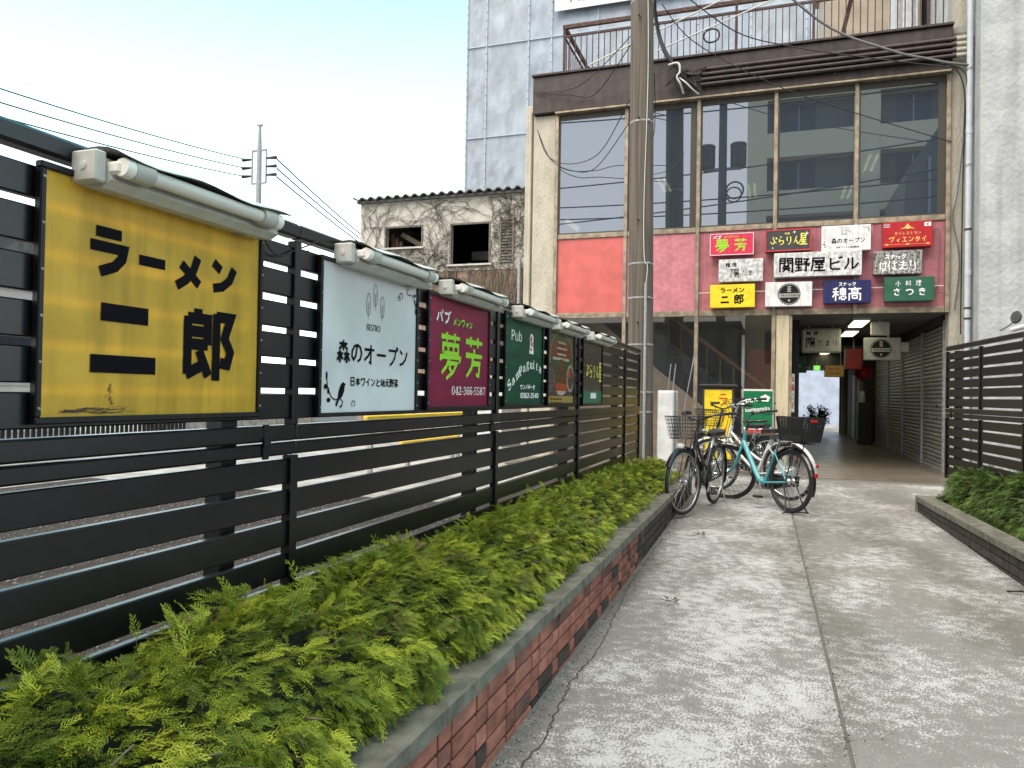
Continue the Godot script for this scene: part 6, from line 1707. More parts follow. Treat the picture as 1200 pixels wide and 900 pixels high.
func building_cables() -> void:
	var k: Material = M.black_rubber
	cable("cable_bundle", "thick black cable bundle dropping from the pole to the brown fascia", spline([Vector3(-1.86, 9.6, -11.9), Vector3(-2.05, 8.3, -13.0), Vector3(-2.03, 7.75, -13.3), Vector3(-1.91, 7.31, -13.3), Vector3(-1.73, 7.03, -13.3), Vector3(-1.53, 6.87, -13.38), Vector3(-1.27, 6.85, -13.43)]), 0.032, k, "", 8)
	cable("cable_bundle", "black cable hanging beside the thick bundle and ending in a loop", spline([Vector3(-1.84, 9.6, -11.9), Vector3(-2.03, 8.2, -13.0), Vector3(-2.0, 7.67, -13.3), Vector3(-1.85, 7.24, -13.3), Vector3(-1.62, 6.89, -13.3), Vector3(-1.5, 6.71, -13.35), Vector3(-1.57, 6.60, -13.4), Vector3(-1.72, 6.75, -13.4), Vector3(-1.66, 6.95, -13.4)]), 0.020, k, "", 7)
	cable("cable_end", "short white cable end curling out of the bundle, the upper of two", spline([Vector3(-1.82, 7.03, -13.3), Vector3(-1.65, 7.02, -13.25), Vector3(-1.62, 6.87, -13.25), Vector3(-1.67, 6.78, -13.25), Vector3(-1.61, 6.66, -13.28), Vector3(-1.57, 6.54, -13.4)]), 0.018, M.cable_white, "", 7)
	cable("cable_end", "short white cable end below the bundle, the lower of two", spline([Vector3(-1.63, 6.78, -13.3), Vector3(-1.51, 6.66, -13.25), Vector3(-1.39, 6.54, -13.3), Vector3(-1.31, 6.50, -13.4)]), 0.014, M.cable_white)
	for i in 9:
		var p := []
		var c := Vector3(rng.randf_range(-1.8, -1.3), rng.randf_range(6.58, 6.95), -13.42)
		for j in 6: p.append(c + Vector3(rng.randf_range(-0.16, 0.16), rng.randf_range(-0.14, 0.14), rng.randf_range(-0.03, 0.08)))
		cable("tangled_wire", "black wire in the tangle where the bundle meets the fascia pipes", spline(p), 0.011, k, "tangled wires at the fascia pipes")
	var ring := []
	for i in 25:
		var a := TAU * i / 24.0
		ring.append(Vector3(-1.11 + 0.13 * cos(a), 7.50 + 0.12 * sin(a), -13.42 + 0.01 * sin(3 * a)))
	cable("cable_coil", "small coil of black cable hanging on the roof railing", ring, 0.016, k, "", 6)
	cable("cable", "long thin black cable running from the pole across the fascia to its right end", spline([Vector3(-1.75, 7.95, -12.2), Vector3(-0.73, 7.39, -13.1), Vector3(0.22, 7.03, -13.2), Vector3(1.26, 6.75, -13.25), Vector3(2.5, 6.45, -13.3)]), 0.010, k)
	cable("cable", "thin black cable slanting across the office windows to the right", spline([Vector3(-1.75, 7.4, -11.9), Vector3(-1.3, 7.0, -12.5), Vector3(-0.1, 6.34, -12.9), Vector3(1.14, 5.85, -13.2), Vector3(2.60, 5.35, -13.55)]), 0.008, k)
	cable("cable", "thick grey service cable coming down to the corner of the fascia", spline([Vector3(-0.7, 8.6, -12.7), Vector3(0.61, 7.40, -13.2), Vector3(1.63, 6.82, -13.25), Vector3(2.26, 6.60, -13.3), Vector3(2.53, 6.51, -13.3), Vector3(2.83, 6.46, -13.35)]), 0.020, M.cable_grey, "", 7)
	cable("cable", "upper thin cable sagging across the leftmost office window", spline([Vector3(-4.26, 6.2, -13.5), Vector3(-4.05, 5.7, -13.42), Vector3(-3.72, 5.49, -13.4), Vector3(-3.24, 5.48, -13.3), Vector3(-2.85, 5.63, -13.0), Vector3(-2.15, 5.95, -11.7)]), 0.008, k)
	cable("cable", "lower thin cable sagging across the leftmost office window", spline([Vector3(-4.26, 6.2, -13.5), Vector3(-3.97, 5.6, -13.42), Vector3(-3.56, 5.35, -13.4), Vector3(-3.08, 5.34, -13.3), Vector3(-2.15, 5.6, -11.75)]), 0.008, k)
	cable("cable", "thin cable sagging along the brown fascia left of the pole", spline([Vector3(-4.34, 6.90, -13.45), Vector3(-3.58, 6.73, -13.4), Vector3(-3.1, 6.68, -13.3), Vector3(-2.13, 6.85, -11.75)]), 0.009, k)
	cable("cable", "nearly straight thin cable along the brown fascia left of the pole", spline([Vector3(-4.34, 6.90, -13.45), Vector3(-3.42, 6.85, -13.3), Vector3(-2.13, 6.95, -11.75)]), 0.008, k)
	cable("cable", "thin cable from the pole down to the dark window post", spline([Vector3(-1.8, 6.2, -11.6), Vector3(-1.95, 5.6, -12.6), Vector3(-2.3, 5.3, -13.4), Vector3(-2.5, 5.5, -13.5)]), 0.007, k)
	for i in 3:
		cable("cable", ["black cable hanging down the stucco strip at the fascia corner", "longest black cable running down beside the white drain pipe", "thin cable crossing the stucco strip below the fascia corner"][i],
			spline([[Vector3(2.53, 6.5, -13.35), Vector3(2.61, 6.42, -13.35), Vector3(2.71, 6.21, -13.4), Vector3(2.76, 5.87, -13.5), Vector3(2.75, 5.21, -13.6)],
			[Vector3(2.55, 6.49, -13.35), Vector3(2.71, 6.38, -13.35), Vector3(2.76, 6.1, -13.36), Vector3(2.75, 5.2, -13.5), Vector3(2.735, 3.8, -13.5), Vector3(2.73, 2.3, -13.5)],
			[Vector3(2.78, 5.87, -13.45), Vector3(2.68, 4.56, -13.55), Vector3(2.62, 4.16, -13.58), Vector3(2.72, 3.5, -13.58), Vector3(2.66, 2.7, -13.58)]][i]), 0.010, M.cable_grey if i == 2 else k)
	var cf := obj("cable_clamp", Geo.new().ball(Vector3(2.44, 6.53, -13.36), Vector3(0.04, 0.06, 0.04), 8), M.stair_blue, self)
	tag(cf, "blue cable clamp at the right corner of the brown fascia", "clamp")

func roof_things() -> void:
	var o := thing("roof_railing", "rusty red brown steel railing with thin bars along the roof edge", "railing")
	var z := -13.85
	obj("top_rail", span(Vector3(-3.89, 8.19, z - 0.03), Vector3(2.75, 8.27, z + 0.03), 0.006), M.rusty_brown, o)
	obj("lower_rail", span(Vector3(-3.86, 8.03, z - 0.015), Vector3(2.75, 8.065, z + 0.015), 0.004), M.rusty_brown, o)
	var bar := span(Vector3(-0.008, 7.2, -0.008), Vector3(0.008, 8.03, 0.008)).mesh()
	var x := -3.76
	while x < 2.7:
		put("bar", bar, M.rusty_brown, o, Transform3D(Basis(), Vector3(x, 0, z)))
		x += 0.112
	for px in [-3.86, -0.72, 0.55, 2.3]: obj("post", span(Vector3(px - 0.022, 7.2, z - 0.022), Vector3(px + 0.022, 8.19, z + 0.022)), M.rusty_brown, o)
	obj("side_rail", span(Vector3(-3.89, 8.19, -19.0), Vector3(-3.83, 8.27, z - 0.031), 0.006), M.rusty_brown, o)
	obj("side_rail", span(Vector3(-3.875, 8.03, -19.0), Vector3(-3.845, 8.065, z - 0.031), 0.004), M.rusty_brown, o)
	for k in 30: put("bar", bar, M.rusty_brown, o, Transform3D(Basis(), Vector3(-3.86, 0, z - 0.16 - 0.16 * k)))
	obj("brace", Geo.new().bar(Vector3(0.96, 7.22, z - 0.12), Vector3(1.24, 8.5, z - 0.12), 0.05, 0.07), M.rusty_brown, o)
	tag(obj("steel_wire", Geo.new().tube([Vector3(-3.34, 7.33, -13.6), Vector3(-2.55, 7.62, -13.6), Vector3(-0.6, 8.32, -13.6)], 0.012, 6), M.cable_white, self), "pale steel wire rising along the roof railing, the left one", "wire")
	tag(obj("steel_wire", Geo.new().tube([Vector3(-2.08, 7.45, -13.62), Vector3(0.3, 8.2, -13.62)], 0.012, 6), M.cable_white, self), "pale steel wire rising along the roof railing, the one behind the cable coil", "wire")
	var ph := thing("penthouse", "beige rooftop room behind the railing with a pale curtained window", "rooftop room", Vector3(0, 7.2, -17.0))
	obj("wall", span(Vector3(0.95, 0, -4), Vector3(2.69, 4.2, 0)), M.beige_wall, ph)
	obj("window", span(Vector3(2.10, 0.3, 0.002), Vector3(2.62, 2.6, 0.03)), M.white_paint, ph)
	for k in 4: obj("blind", span(Vector3(2.14 + 0.12 * k, 0.34, 0.032), Vector3(2.22 + 0.12 * k, 2.55, 0.045), 0.004), M.galvanized if k % 2 else M.pvc_pipe, ph)
	obj("eave", span(Vector3(0.8, 4.2, -4.1), Vector3(2.69, 4.35, 0.6)), M.beige_wall, ph)

# ---------------------------------------------------------------- right side
func right_side() -> void:
	var o := thing("stucco_building", "plain pale grey stucco building rising beside the passage at the right", "building", Vector3(2.865, -0.3, -13.0))
	obj("wall", bx(Vector3(4.0, 8.0, -6.0), Vector3(8.0, 16.0, 12.0), 0.02), M.stucco, o)
	var p := thing("drain_pipe", "white plastic drain pipe running down the corner by the stucco wall", "drain pipe", Vector3(2.79, 0, -13.36))
	obj("pipe", Geo.new().tube([Vector3(0.02, 0.1, 0), Vector3(0.0, 2.6, 0), Vector3(0.01, 12.0, 0)], 0.044, 14), M.pvc_pipe, p)
	for y in [2.52, 2.68, 3.9, 4.9, 6.4, 8.0]:
		obj("bracket", Geo.new().tube([Vector3(0.0, y, 0), Vector3(0.0, y + 0.03, 0)], 0.05, 14), M.dark_frame if y < 4.0 else M.galvanized, p)
	for y in [3.2, 5.4, 7.6]: obj("coupling", Geo.new().tube([Vector3(0.005, y, 0), Vector3(0.005, y + 0.09, 0)], 0.05, 14), M.pvc_pipe, p)
	var f := thing("round_mirror", "small round dark disc on a thin arm above the right fence", "mirror", Vector3(2.10, 1.84, -8.15))
	obj("disc", Geo.new().lathe([[0.0, 0.012], [0.055, 0.010], [0.062, 0.0], [0.055, -0.01], [0.0, -0.012]], 18, Transform3D(Basis(Vector3(0.5, 0, 0.85), Vector3(-0.85, 0.1, 0.5).normalized(), Vector3(0, 1, 0)).orthonormalized(), Vector3(0, 0.20, 0))), M.dark_frame, f)
	obj("arm", bow([Vector3(0, 0.19, -0.01), Vector3(-0.05, 0.13, 0), Vector3(-0.13, 0.075, 0.0)], 0.006, 6), M.dark_frame, f)
	var ln := thing("fence_spotlight", "slim white lamp tube lying on the rail of the right fence", "lamp", Vector3(2.06, 1.895, -7.85))
	obj("lamp_body", Geo.new().tube([Vector3(-0.02, 0.02, -0.16), Vector3(0.02, 0.03, 0.25)], 0.022, 10), M.lamp_socket_plastic, ln)
	var lf := thing("fallen_leaf", "crumpled dry leaf lying on the path near the left kerb", "leaf", Vector3(-0.62, gy(-4.95) + 0.006, -4.95))
	var g := Geo.new()
	for q in 5:
		var a := q * 1.3
		var c := Vector3(0.02 * cos(a), 0.008, 0.02 * sin(a))
		g.flat(c, c + Vector3(cos(a) * 0.05, 0.02, sin(a) * 0.03), c + Vector3(cos(a + 0.8) * 0.04, 0.004, sin(a + 0.8) * 0.045), Vector3.UP)
	obj("leaf_blade", g, M.dry_leaf, lf)
	lf = thing("fallen_leaf", "small dry leaf lying on the path by the black bicycle's front wheel", "leaf", Vector3(-0.64, gy(-7.2) + 0.006, -7.2), "", Basis(Vector3.UP, 1.1))
	obj("leaf_blade", g, M.dry_leaf, lf)
	tag(obj("wire_piece", bow([Vector3(1.52, gy(-6.0) + 0.006, -6.05), Vector3(1.55, gy(-6.0) + 0.02, -6.0), Vector3(1.60, gy(-6) + 0.02, -6.02), Vector3(1.66, gy(-6.0) + 0.006, -6.0)], 0.006, 6), M.black_rubber, self), "short bent piece of black wire on the path by the right planter", "wire")
	var ps := thing("paper_scrap", "small white scrap lying under the right hedge", "litter", Vector3(1.86, 0.21, -7.9))
	obj("scrap", bx(Vector3(), Vector3(0.07, 0.03, 0.05), 0.01, ), M.white_paint, ps)

# ---------------------------------------------------------------- farther off
func ivy_building() -> void:
	var z := -20.0
	var o := thing("old_house", "old grey house overgrown with bare ivy under a corrugated roof edge", "house")
	# wall with two openings, built as pieces round them
	var w := func(x0: float, x1: float, y0: float, y1: float) -> void:
		obj("wall", span(Vector3(x0, y0, z - 0.25), Vector3(x1, y1, z)), M.ivy_wall, o)
	w.call(-11.83, -11.01, 4.75, 6.9); w.call(-11.01, -9.75, 6.14, 6.9); w.call(-11.01, -9.75, 4.75, 5.50); w.call(-9.75, -8.90, 4.75, 6.9)
	w.call(-8.90, -7.64, 6.12, 6.9); w.call(-8.90, -7.64, 4.75, 4.93); w.call(-7.64, -5.2, 4.75, 6.9)
	obj("lower_wall", span(Vector3(-11.83, -0.2, z - 0.25), Vector3(-5.2, 4.749, z - 0.02)), M.ivy_reed, o)
	obj("side_wall", span(Vector3(-11.83, -0.2, -29.0), Vector3(-11.6, 6.9, z - 0.26)), M.ivy_wall, o)
	obj("back_wall", span(Vector3(-11.83, -0.2, -29.2), Vector3(-5.2, 6.9, -29.01)), M.dark_room, o)
	obj("right_wall", span(Vector3(-5.4, -0.2, -29.0), Vector3(-5.2, 6.9, z - 0.26)), M.ivy_wall, o)
	obj("upper_floor", span(Vector3(-11.59, 4.5, -29.0), Vector3(-5.41, 4.74, z - 0.26)), M.dark_room, o)
	obj("attic_floor", span(Vector3(-11.59, 6.7, -29.0), Vector3(-5.41, 6.89, z - 0.26)), M.dark_room, o)
	for q in [[-11.01, -9.75, 5.50, 6.14], [-8.90, -7.64, 4.93, 6.12]]:
		var fr := obj("window", span(Vector3(q[0], q[2], z - 0.06), Vector3(q[0] + 0.05, q[3], z + 0.015)), M.louver, o)
		obj("frame", span(Vector3(q[1] - 0.05, q[2], z - 0.06), Vector3(q[1], q[3], z + 0.015)), M.louver, fr)
		obj("frame", span(Vector3(q[0], q[3] - 0.05, z - 0.061), Vector3(q[1], q[3], z + 0.014)), M.louver, fr)
		obj("sill", span(Vector3(q[0] - 0.05, q[2] - 0.05, z - 0.06), Vector3(q[1] + 0.05, q[2], z + 0.07)), M.ivy_wall, fr)
	obj("inner_beam", Geo.new().bar(Vector3(-10.8, 6.05, z - 0.7), Vector3(-9.8, 5.5, z - 0.7), 0.1, 0.14), M.beige_wall, o)
	obj("inner_panel", span(Vector3(-10.05, 5.5, z - 0.62), Vector3(-9.78, 5.95, z - 0.58)), M.white_paint, o)
	for k in 3: obj("board", span(Vector3(-10.97 + 0.13 * k, 5.5, z - 0.4), Vector3(-10.87 + 0.13 * k, 6.0 - 0.12 * k, z - 0.36)), M.rusty_brown, o)
	obj("inner_panel", span(Vector3(-8.17, 4.93, z - 1.4), Vector3(-7.85, 5.32, z - 1.36)), M.blue_white_wall, o)
	obj("inner_panel", span(Vector3(-8.9, 4.93, z - 1.4), Vector3(-8.78, 5.22, z - 1.36)), M.blue_white_wall, o)
	obj("inner_beam", span(Vector3(-8.9, 5.35, z - 1.8), Vector3(-7.64, 5.62, z - 1.7)), M.room_wall, o)
	var lv := obj("louver_vent", span(Vector3(-7.36, 4.9, z), Vector3(-7.31, 6.22, z + 0.05)), M.louver, o)
	obj("frame", span(Vector3(-6.98, 4.9, z), Vector3(-6.93, 6.22, z + 0.05)), M.louver, lv)
	for k in 15: obj("slat", Geo.new().box(Vector3(-7.145, 4.97 + 0.085 * k, z + 0.02), Vector3(0.33, 0.07, 0.012), 0.0, Basis(Vector3(1, 0, 0), -0.6)), M.louver, lv)
	# corrugated roof edge
	var rf := PackedVector2Array()
	var n := 96
	for i in n + 1: rf.append(Vector2(-12.0 + 6.9 * i / n, 6.985 + (0.035 if i % 4 < 2 else -0.035) ))
	for i in n + 1: rf.append(Vector2(-5.1 - 6.9 * i / n, 6.955 + (0.035 if (n - i) % 4 < 2 else -0.035)))
	obj("corrugated_roof", Geo.new().poly(rf, Transform3D(Basis(), Vector3(0, 0, z + 0.22)), 9.4), M.roof_sheet, o)
	obj("eave_board", span(Vector3(-11.9, 6.86, z + 0.001), Vector3(-5.15, 6.93, z + 0.12)), M.roof_sheet, o)
	obj("downpipe", Geo.new().tube([Vector3(-6.75, 0, z + 0.07), Vector3(-6.75, 5.0, z + 0.07)], 0.05, 8), M.galvanized, o)
	# the creeper: bare branching stems over the wall
	var v := thing("ivy", "bare dry creeper branching all over the old grey house wall", "creeper", Vector3(0, 0, z + 0.015))
	var r := RandomNumberGenerator.new(); r.seed = 77
	var ok := func(p: Vector2) -> bool:
		if p.x < -11.8 or p.x > -5.3 or p.y > 6.85 or p.y < 2.0: return false
		if p.x > -11.0 and p.x < -9.76 and p.y > 5.52 and p.y < 6.12: return false
		if p.x > -8.88 and p.x < -7.66 and p.y > 4.96 and p.y < 6.1: return false
		return true
	var big := Geo.new(); var small := Geo.new()
	var walk := [[]]
	for i in 105:
		walk[0].append([Vector2(r.randf_range(-11.8, -5.4), r.randf_range(4.2, 6.2)), r.randf_range(0.2, PI - 0.2), 0.016, 12])
	var todo: Array = walk[0]
	var steps := 0
	while todo.size() > 0 and steps < 5200:
		var b: Array = todo.pop_back()
		var p: Vector2 = b[0]; var a: float = b[1]; var w0: float = b[2]
		var pts := [Vector3(p.x, p.y, r.randf_range(0, 0.03))]
		for k in int(b[3]):
			a += r.randf_range(-0.5, 0.5)
			var q := p + Vector2(cos(a), sin(a)) * r.randf_range(0.08, 0.15)
			if not ok.call(q): break
			p = q
			pts.append(Vector3(p.x, p.y, r.randf_range(0.0, 0.04)))
			if r.randf() < 0.30 and w0 > 0.0075: todo.append([p, a + (0.8 if r.randf() < 0.5 else -0.8) * r.randf_range(0.6, 1.4), w0 * 0.66, int(b[3]) * 0.8])
		if pts.size() > 1:
			(big if w0 > 0.009 else small).tube(pts, w0 * 0.52, 3, false)
		steps += 1
	stuff(obj("branches", big, M.twig, v)); stuff(obj("twigs", small, M.twig, v))
	var rd := Geo.new()
	for i in 420:   # dry hanging stems on the lower wall
		var x := r.randf_range(-9.2, -5.3); var y := r.randf_range(3.2, 4.85); var l := r.randf_range(0.4, 1.2)
		rd.tube([Vector3(x, y, 0.03), Vector3(x + r.randf_range(-0.08, 0.08), y - l * 0.5, 0.06), Vector3(x + r.randf_range(-0.12, 0.12), y - l, 0.02)], 0.011, 3, false)
	stuff(obj("dry_stems", rd, M.pale_twig, v))

func sheeted_building() -> void:
	var z := -38.0
	var o := thing("sheeted_building", "tall building wrapped in pale blue grey scaffolding sheets, behind the shops", "building")
	obj("structure_wall", span(Vector3(-15.7, 0, -52), Vector3(14.0, 36.6, z - 0.35)), M.sheet_grey, o)
	# sheets in front and on the left side, one mesh each, laced along their edges
	var xs := [-16.05, -14.93, -12.55, -11.28, -8.8, -6.3, -3.8, -1.3, 1.2, 3.7, 6.2, 8.7, 11.2, 13.8]
	var ys := [0.0, 4.85, 9.95, 15.05, 20.0, 25.0, 30.0, 34.0, 36.6]
	var sheet := func(a: Vector3, b: Vector3, c: Vector3, d: Vector3, sd: int) -> Geo:
		var g := Geo.new()
		var f := FastNoiseLite.new(); f.seed = sd; f.frequency = 0.25
		var nx := 8; var ny := 12
		var rows := []
		var k: Vector3 = (b - a).cross(d - a).normalized()
		for j in ny + 1:
			var row := []
			for i in nx + 1:
				var u := float(i) / nx; var v := float(j) / ny
				var p := a.lerp(b, u).lerp(d.lerp(c, u), v)
				var e := sin(PI * u) * sin(PI * v)
				row.append(p + k * (0.16 * e * f.get_noise_2d(p.x * 3 + p.z * 3, p.y * 1.2) - 0.05 * e))
			rows.append(row)
		for j in ny:
			for i in nx:
				g.flat(rows[j][i], rows[j][i + 1], rows[j + 1][i + 1], k); g.flat(rows[j][i], rows[j + 1][i + 1], rows[j + 1][i], k)
		return g
	for i in xs.size() - 1:
		for j in ys.size() - 1:
			if j < 1: continue
			var x0: float = xs[i] + 0.012; var x1: float = xs[i + 1] - 0.012
			var y0: float = ys[j] + 0.012; var y1: float = ys[j + 1] - 0.012
			obj("sheet", sheet.call(Vector3(x0, y0, z), Vector3(x1, y0, z), Vector3(x1, y1, z), Vector3(x0, y1, z), i * 10 + j), M.sheet_grey if i % 3 == 1 or i == 0 else M.sheet_blue, o)
	for i in xs.size():
		obj("sheet_seam", Geo.new().bar(Vector3(xs[i], 4.8, z + 0.04), Vector3(xs[i], 36.6, z + 0.04), 0.07, 0.04, Vector3(0, 0, 1)), M.sheet_seam, o)
	for j in ys.size():
		if j == 0: continue
		obj("sheet_seam", Geo.new().bar(Vector3(-16.05, ys[j], z + 0.05), Vector3(13.8, ys[j], z + 0.05), 0.04, 0.05, Vector3.UP), M.sheet_seam, o)
	var ties := Geo.new()
	for i in xs.size():
		var y := 5.2
		while y < 30.0:
			ties.box(Vector3(xs[i], y, z + 0.075), Vector3(0.10, 0.045, 0.02)); y += 0.45
	stuff(obj("lacing", ties, M.sheet_seam, o))
	for q in [-38.0]:
		for j in range(1, 7):
			obj("side_sheet", span(Vector3(-16.06, ys[j] + 0.02, -52), Vector3(-16.0, ys[j + 1] - 0.02, z - 0.05)), M.sheet_grey, o)
	var b := thing("banner", "white banner with grey characters hung on the sheeted building", "banner", Vector3(-11.05, 21.15, z + 0.32))
	obj("banner_cloth", bx(Vector3(3.6, 1.0, 0), Vector3(7.2, 2.0, 0.04)), M.white_paint, b)
	obj("hanger", bx(Vector3(0.6, 1.0, -0.13), Vector3(0.1, 2.0, 0.2)).box(Vector3(6.6, 1.0, -0.13), Vector3(0.1, 2.0, 0.2)), M.galvanized, b)
	var g := Geo.new(); write(g, "「大」きな安心", at_front(0.12, 1.06, 0.025), 0.62, 0.72, 0.06, 0.64)
	obj("lettering", g, M.ink_grey, b)

func far_things() -> void:
	var px := -34.95
	var o := thing("utility_pole", "distant thin utility pole with insulators against the bright sky", "utility pole", Vector3(px, 0, -45))
	obj("shaft", Geo.new().tube([Vector3(0, -0.3, 0), Vector3(0, 16.0, 0), Vector3(0, 18.4, 0), Vector3(0, 20.1, 0)], [0.28, 0.2, 0.17, 0.09], 10), M.far_pole, o)
	for y in [18.3, 15.95]: obj("crossarm", bx(Vector3(0, y, 0), Vector3(1.25, 0.12, 0.12)), M.far_pole, o)
	for s in [-1, 1]: obj("frame_bar", bx(Vector3(0.6 * s, 17.1, 0), Vector3(0.10, 2.3, 0.10)), M.far_pole, o)
	obj("cap", bx(Vector3(0, 20.1, 0), Vector3(0.4, 0.12, 0.2)), M.far_pole, o)
	for y in [17.7, 17.1, 16.5]:
		for s in [-1, 1]: obj("insulator", Geo.new().tube([Vector3(0.6 * s, y, 0), Vector3(1.5 * s, y - 0.06 * s, 0.1 * s)], [0.07, 0.13, ], 6), M.black_plastic, o)
	var k := 0
	for y in [17.85, 17.2, 16.6]:
		cable("power_line", ["upper power line running from the distant pole over the left fence", "middle power line running from the distant pole over the left fence", "lowest power line running from the distant pole over the left fence"][k], sag(Vector3(px - 1.5, y, -45), Vector3(-31.5, [13.6, 13.0, 12.35][k], -18.0), 0.25), 0.035, M.black_rubber)
		cable("power_line", ["upper power line falling from the distant pole towards the old house", "middle power line falling from the distant pole towards the old house", "lowest power line falling from the distant pole towards the old house"][k], sag(Vector3(px + 1.5, y - 0.3, -45), Vector3(-37.0 + 0.5 * k, 13.0 - 0.4 * k, -80.0), 0.6), 0.05, M.black_rubber)
		k += 1
	# across the parking lot, seen through the slats
	var h := thing("siding_house", "low pale house with pinkish siding across the parking lot", "house", Vector3(-15, 0, -9))
	obj("wall", bx(Vector3(-3, 2.0, 0), Vector3(6, 4.0, 8.0)), M.siding, h)
	for i in 11: obj("siding_board", bx(Vector3(0.006, 0.4 + 0.33 * i, 0), Vector3(0.03, 0.30, 7.98), 0.005), M.siding, h)
	obj("roof", bx(Vector3(-3, 4.1, 0), Vector3(6.6, 0.2, 8.6)), M.roof_sheet, h)
	for zz in [-2.4, 0.4, 2.6]:
		var wn := obj("window", bx(Vector3(0.03, 1.9, zz), Vector3(0.05, 1.1, 1.4)), M.white_paint, h)
		obj("pane", bx(Vector3(0.06, 1.9, zz), Vector3(0.02, 0.95, 1.25)), M.stair_navy, wn)
	var bwl := thing("block_wall", "pale concrete block wall at the far side of the parking lot", "wall", Vector3(-13.0, 0.06, -15.5))
	for row in 5:
		for i in 16:
			obj("block", bx(Vector3(0, 0.1 + 0.2 * row, -4.0 + 0.41 * i + (0.2 if row % 2 else 0.0)), Vector3(0.12, 0.192, 0.40), 0.004), M.block_wall, bwl)
	var rl := thing("lot_railing", "black railing of upright bars across the parking lot", "railing", Vector3(-12.0, 0.06, -11.0))
	obj("top_rail", bx(Vector3(0, 1.0, 0), Vector3(0.05, 0.05, 4.4)), M.black_frame, rl)
	obj("lower_rail", bx(Vector3(0, 0.12, 0), Vector3(0.05, 0.05, 4.4)), M.black_frame, rl)
	var bar := bx(Vector3(), Vector3(0.04, 0.85, 0.05)).mesh()
	for i in 40: put("bar", bar, M.black_frame, rl, Transform3D(Basis(), Vector3(0, 0.56, -2.15 + 0.11 * i)))
	k = 0
	for q in [[0.93, -7.8, -10.85], [0.58, -8.7, -10.55]]:
		var yr := thing("yellow_barrier", ["upper yellow parking barrier bar seen under the magenta sign", "lower yellow parking barrier bar seen below the middle rail"][k], "barrier", Vector3(-4.5, q[0], 0))
		obj("bar", Geo.new().bar(Vector3(0, 0, q[1]), Vector3(0, 0, q[2]), 0.06, 0.07, Vector3.UP, 0.01), M.yellow_paint, yr)
		for e in [q[1] - 0.2, q[2] + 0.2]: obj("leg", bx(Vector3(-0.04 - 0.01 * k, -(q[0] - 0.06) * 0.5 - 0.02, e - 0.1 * k), Vector3(0.05, q[0] - 0.04, 0.05)), M.block_wall, yr)
		k += 1
	var sh := thing("lot_hedge", "low green bush beyond the parking lot", "bush", Vector3(-12.6, 0.06, -13.2))
	shrub(sh, 0.6, 1.3, 900, 23)
	var ws := thing("white_shed", "white panelled shed at the back of the parking lot behind the fence end", "shed", Vector3(-6.9, 0.06, -16.6))
	obj("wall", bx(Vector3(0, 0.75, 0), Vector3(2.4, 1.5, 1.6), 0.01), M.white_paint, ws)
	obj("roof", bx(Vector3(0, 1.54, 0), Vector3(2.6, 0.08, 1.8), 0.01), M.galvanized, ws)
	for i in 5: obj("rib", bx(Vector3(-0.96 + 0.48 * i, 0.75, 0.81), Vector3(0.03, 1.46, 0.02)), M.galvanized, ws)

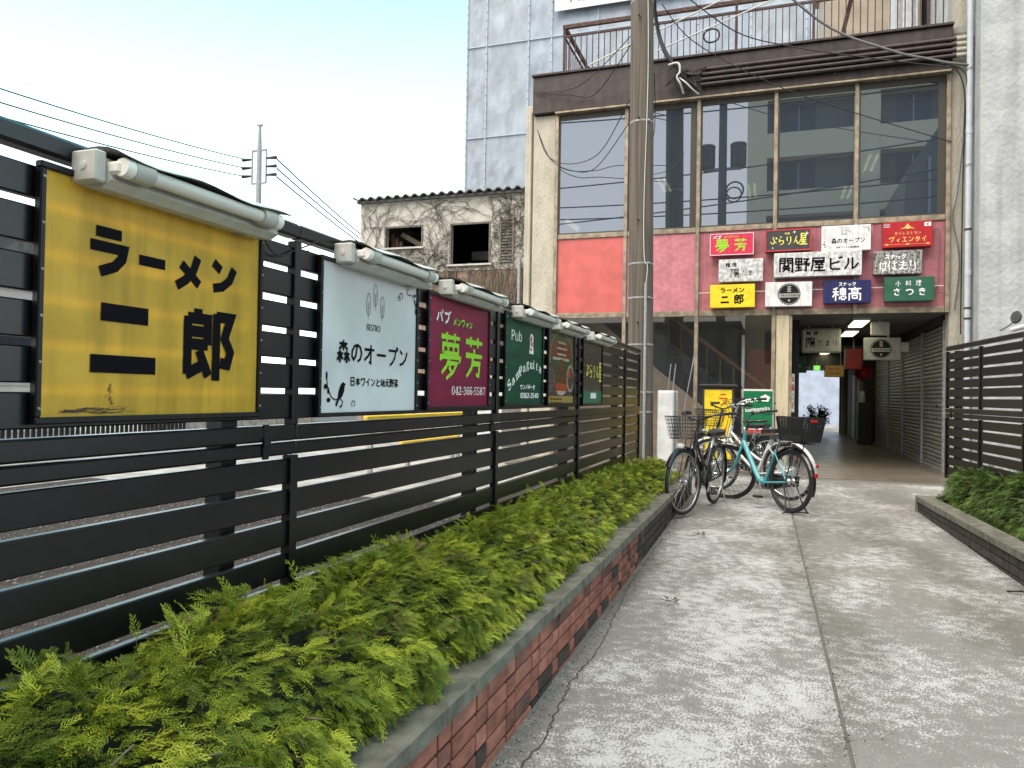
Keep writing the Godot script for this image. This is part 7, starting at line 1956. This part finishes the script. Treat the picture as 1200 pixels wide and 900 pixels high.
# what stands behind the camera and shows only in the windows; the low row is added
func street_behind() -> void:
	var o := thing("apartment_block", "pale apartment block across the street, mirrored in the office windows", "apartment block", Vector3(0, -0.2, 15.0))
	obj("wall", span(Vector3(-1.55, 0, 0.8), Vector3(16, 34, 14)), M.apartment_wall, o)
	obj("pillar", span(Vector3(-1.55, 0, 0), Vector3(-0.55, 34, 0.79)), M.apartment_wall, o)
	obj("pillar", span(Vector3(3.7, 0, 0), Vector3(4.9, 34, 0.79)), M.apartment_wall, o)
	obj("pillar", span(Vector3(10.6, 0, 0), Vector3(11.8, 34, 0.79)), M.apartment_wall, o)
	for k in 11:
		var y := 0.2 + 3.05 * k
		for q in [[-0.549, 3.699], [4.901, 10.599], [11.801, 16.0]]:
			obj("parapet", span(Vector3(q[0], y + 1.75, -0.05), Vector3(q[1], y + 3.05, 0.1)), M.apartment_wall, o)
			obj("recess", span(Vector3(q[0], y, 0.74), Vector3(q[1], y + 1.75, 0.78)), M.apartment_recess, o)
			var w := obj("window", span(Vector3(q[0] + 0.8, y + 0.1, 0.70), Vector3(q[0] + 2.4, y + 1.6, 0.735)), M.stair_navy, o)
			obj("frame", span(Vector3(q[0] + 1.55, y + 0.1, 0.68), Vector3(q[0] + 1.62, y + 1.6, 0.70)), M.galvanized, w)
	o = thing("added_shop_row", "low dull shop row added unseen behind the camera to darken the ground floor glass reflection", "shop row", Vector3(-9.2, -0.2, 14.0))  # unseen row, added to darken what the ground floor glass mirrors
	obj("wall", bx(Vector3(0, 2.6, 3.0), Vector3(14.6, 5.2, 6.0)), M.room_wall, o)
	obj("roof", bx(Vector3(0, 5.3, 2.8), Vector3(15.0, 0.2, 6.8)), M.roof_sheet, o)
	for i in 5:
		var sw := obj("window", bx(Vector3(-5.6 + 2.8 * i, 1.5, -0.02), Vector3(2.2, 2.4, 0.06)), M.dark_frame, o)
		obj("pane", bx(Vector3(-5.6 + 2.8 * i, 1.5, -0.06), Vector3(2.0, 2.2, 0.02)), M.stair_navy, sw)
	o = thing("dark_house", "dark house with a steep roof across the street, mirrored in the rightmost window", "house", Vector3(6.0, -0.2, 9.0))
	var q := PackedVector2Array([Vector2(-1.8, 0), Vector2(5, 0), Vector2(5, 13), Vector2(0.6, 13.2), Vector2(-1.2, 10.5)])
	obj("wall", Geo.new().poly(q, Transform3D(Basis(), Vector3(0, 0, 3.0)), 6.0), M.apartment_recess, o)
	obj("downpipe", Geo.new().tube([Vector3(-0.4, 0, -3.06), Vector3(-0.4, 11, -3.06)], 0.06, 8), M.galvanized, o)
	o = thing("utility_pole", "concrete utility pole with two transformers, mirrored in the office windows", "utility pole", Vector3(-2.15, -0.2, 5.0))
	obj("shaft", Geo.new().tube([Vector3(0, 0, 0), Vector3(0, 15.5, 0)], [0.2, 0.15], 16), M.pole_concrete, o)
	for s in [-1.0, 1.0]:
		obj("transformer", Geo.new().lathe([[0.0, 0.0], [0.30, 0.0], [0.32, 0.06], [0.32, 0.86], [0.34, 0.9], [0.30, 0.96], [0.0, 1.0]], 18, Transform3D(Basis(), Vector3(0.62 * s, 10.9, 0))), M.galvanized if false else M.dark_frame, o)
	obj("bracket", bx(Vector3(0, 10.85, 0), Vector3(1.5, 0.1, 0.12)), M.galvanized, o)
	obj("crossarm", bx(Vector3(0.5, 13.6, 0), Vector3(2.2, 0.1, 0.1)), M.galvanized, o)
	obj("crossarm", bx(Vector3(0, 14.8, 0), Vector3(0.1, 0.1, 1.8)), M.galvanized, o)
	obj("hanging_coil", Geo.new().torus(0.34, 0.035, 20, 6, Transform3D(Basis(), Vector3(0.5, 9.9, -0.2))).torus(0.3, 0.03, 20, 6, Transform3D(Basis(), Vector3(0.46, 9.75, -0.1))), M.black_rubber, o)
	var k := 0
	for p in [[9.6, 10.2], [9.2, 9.5], [10.4, 12.2], [13.7, 13.9], [8.8, 11.4]]:
		cable("street_wire", ["street wire mirrored in the windows, %s" % ["lowest but one", "just below it", "middle one", "highest one", "the steepest one"][k]][0], sag(Vector3(-14, p[0], 4.6 + 0.3 * k), Vector3(14, p[1], 4.9 + 0.2 * k), 0.5, 20), 0.03, M.black_rubber)
		k += 1
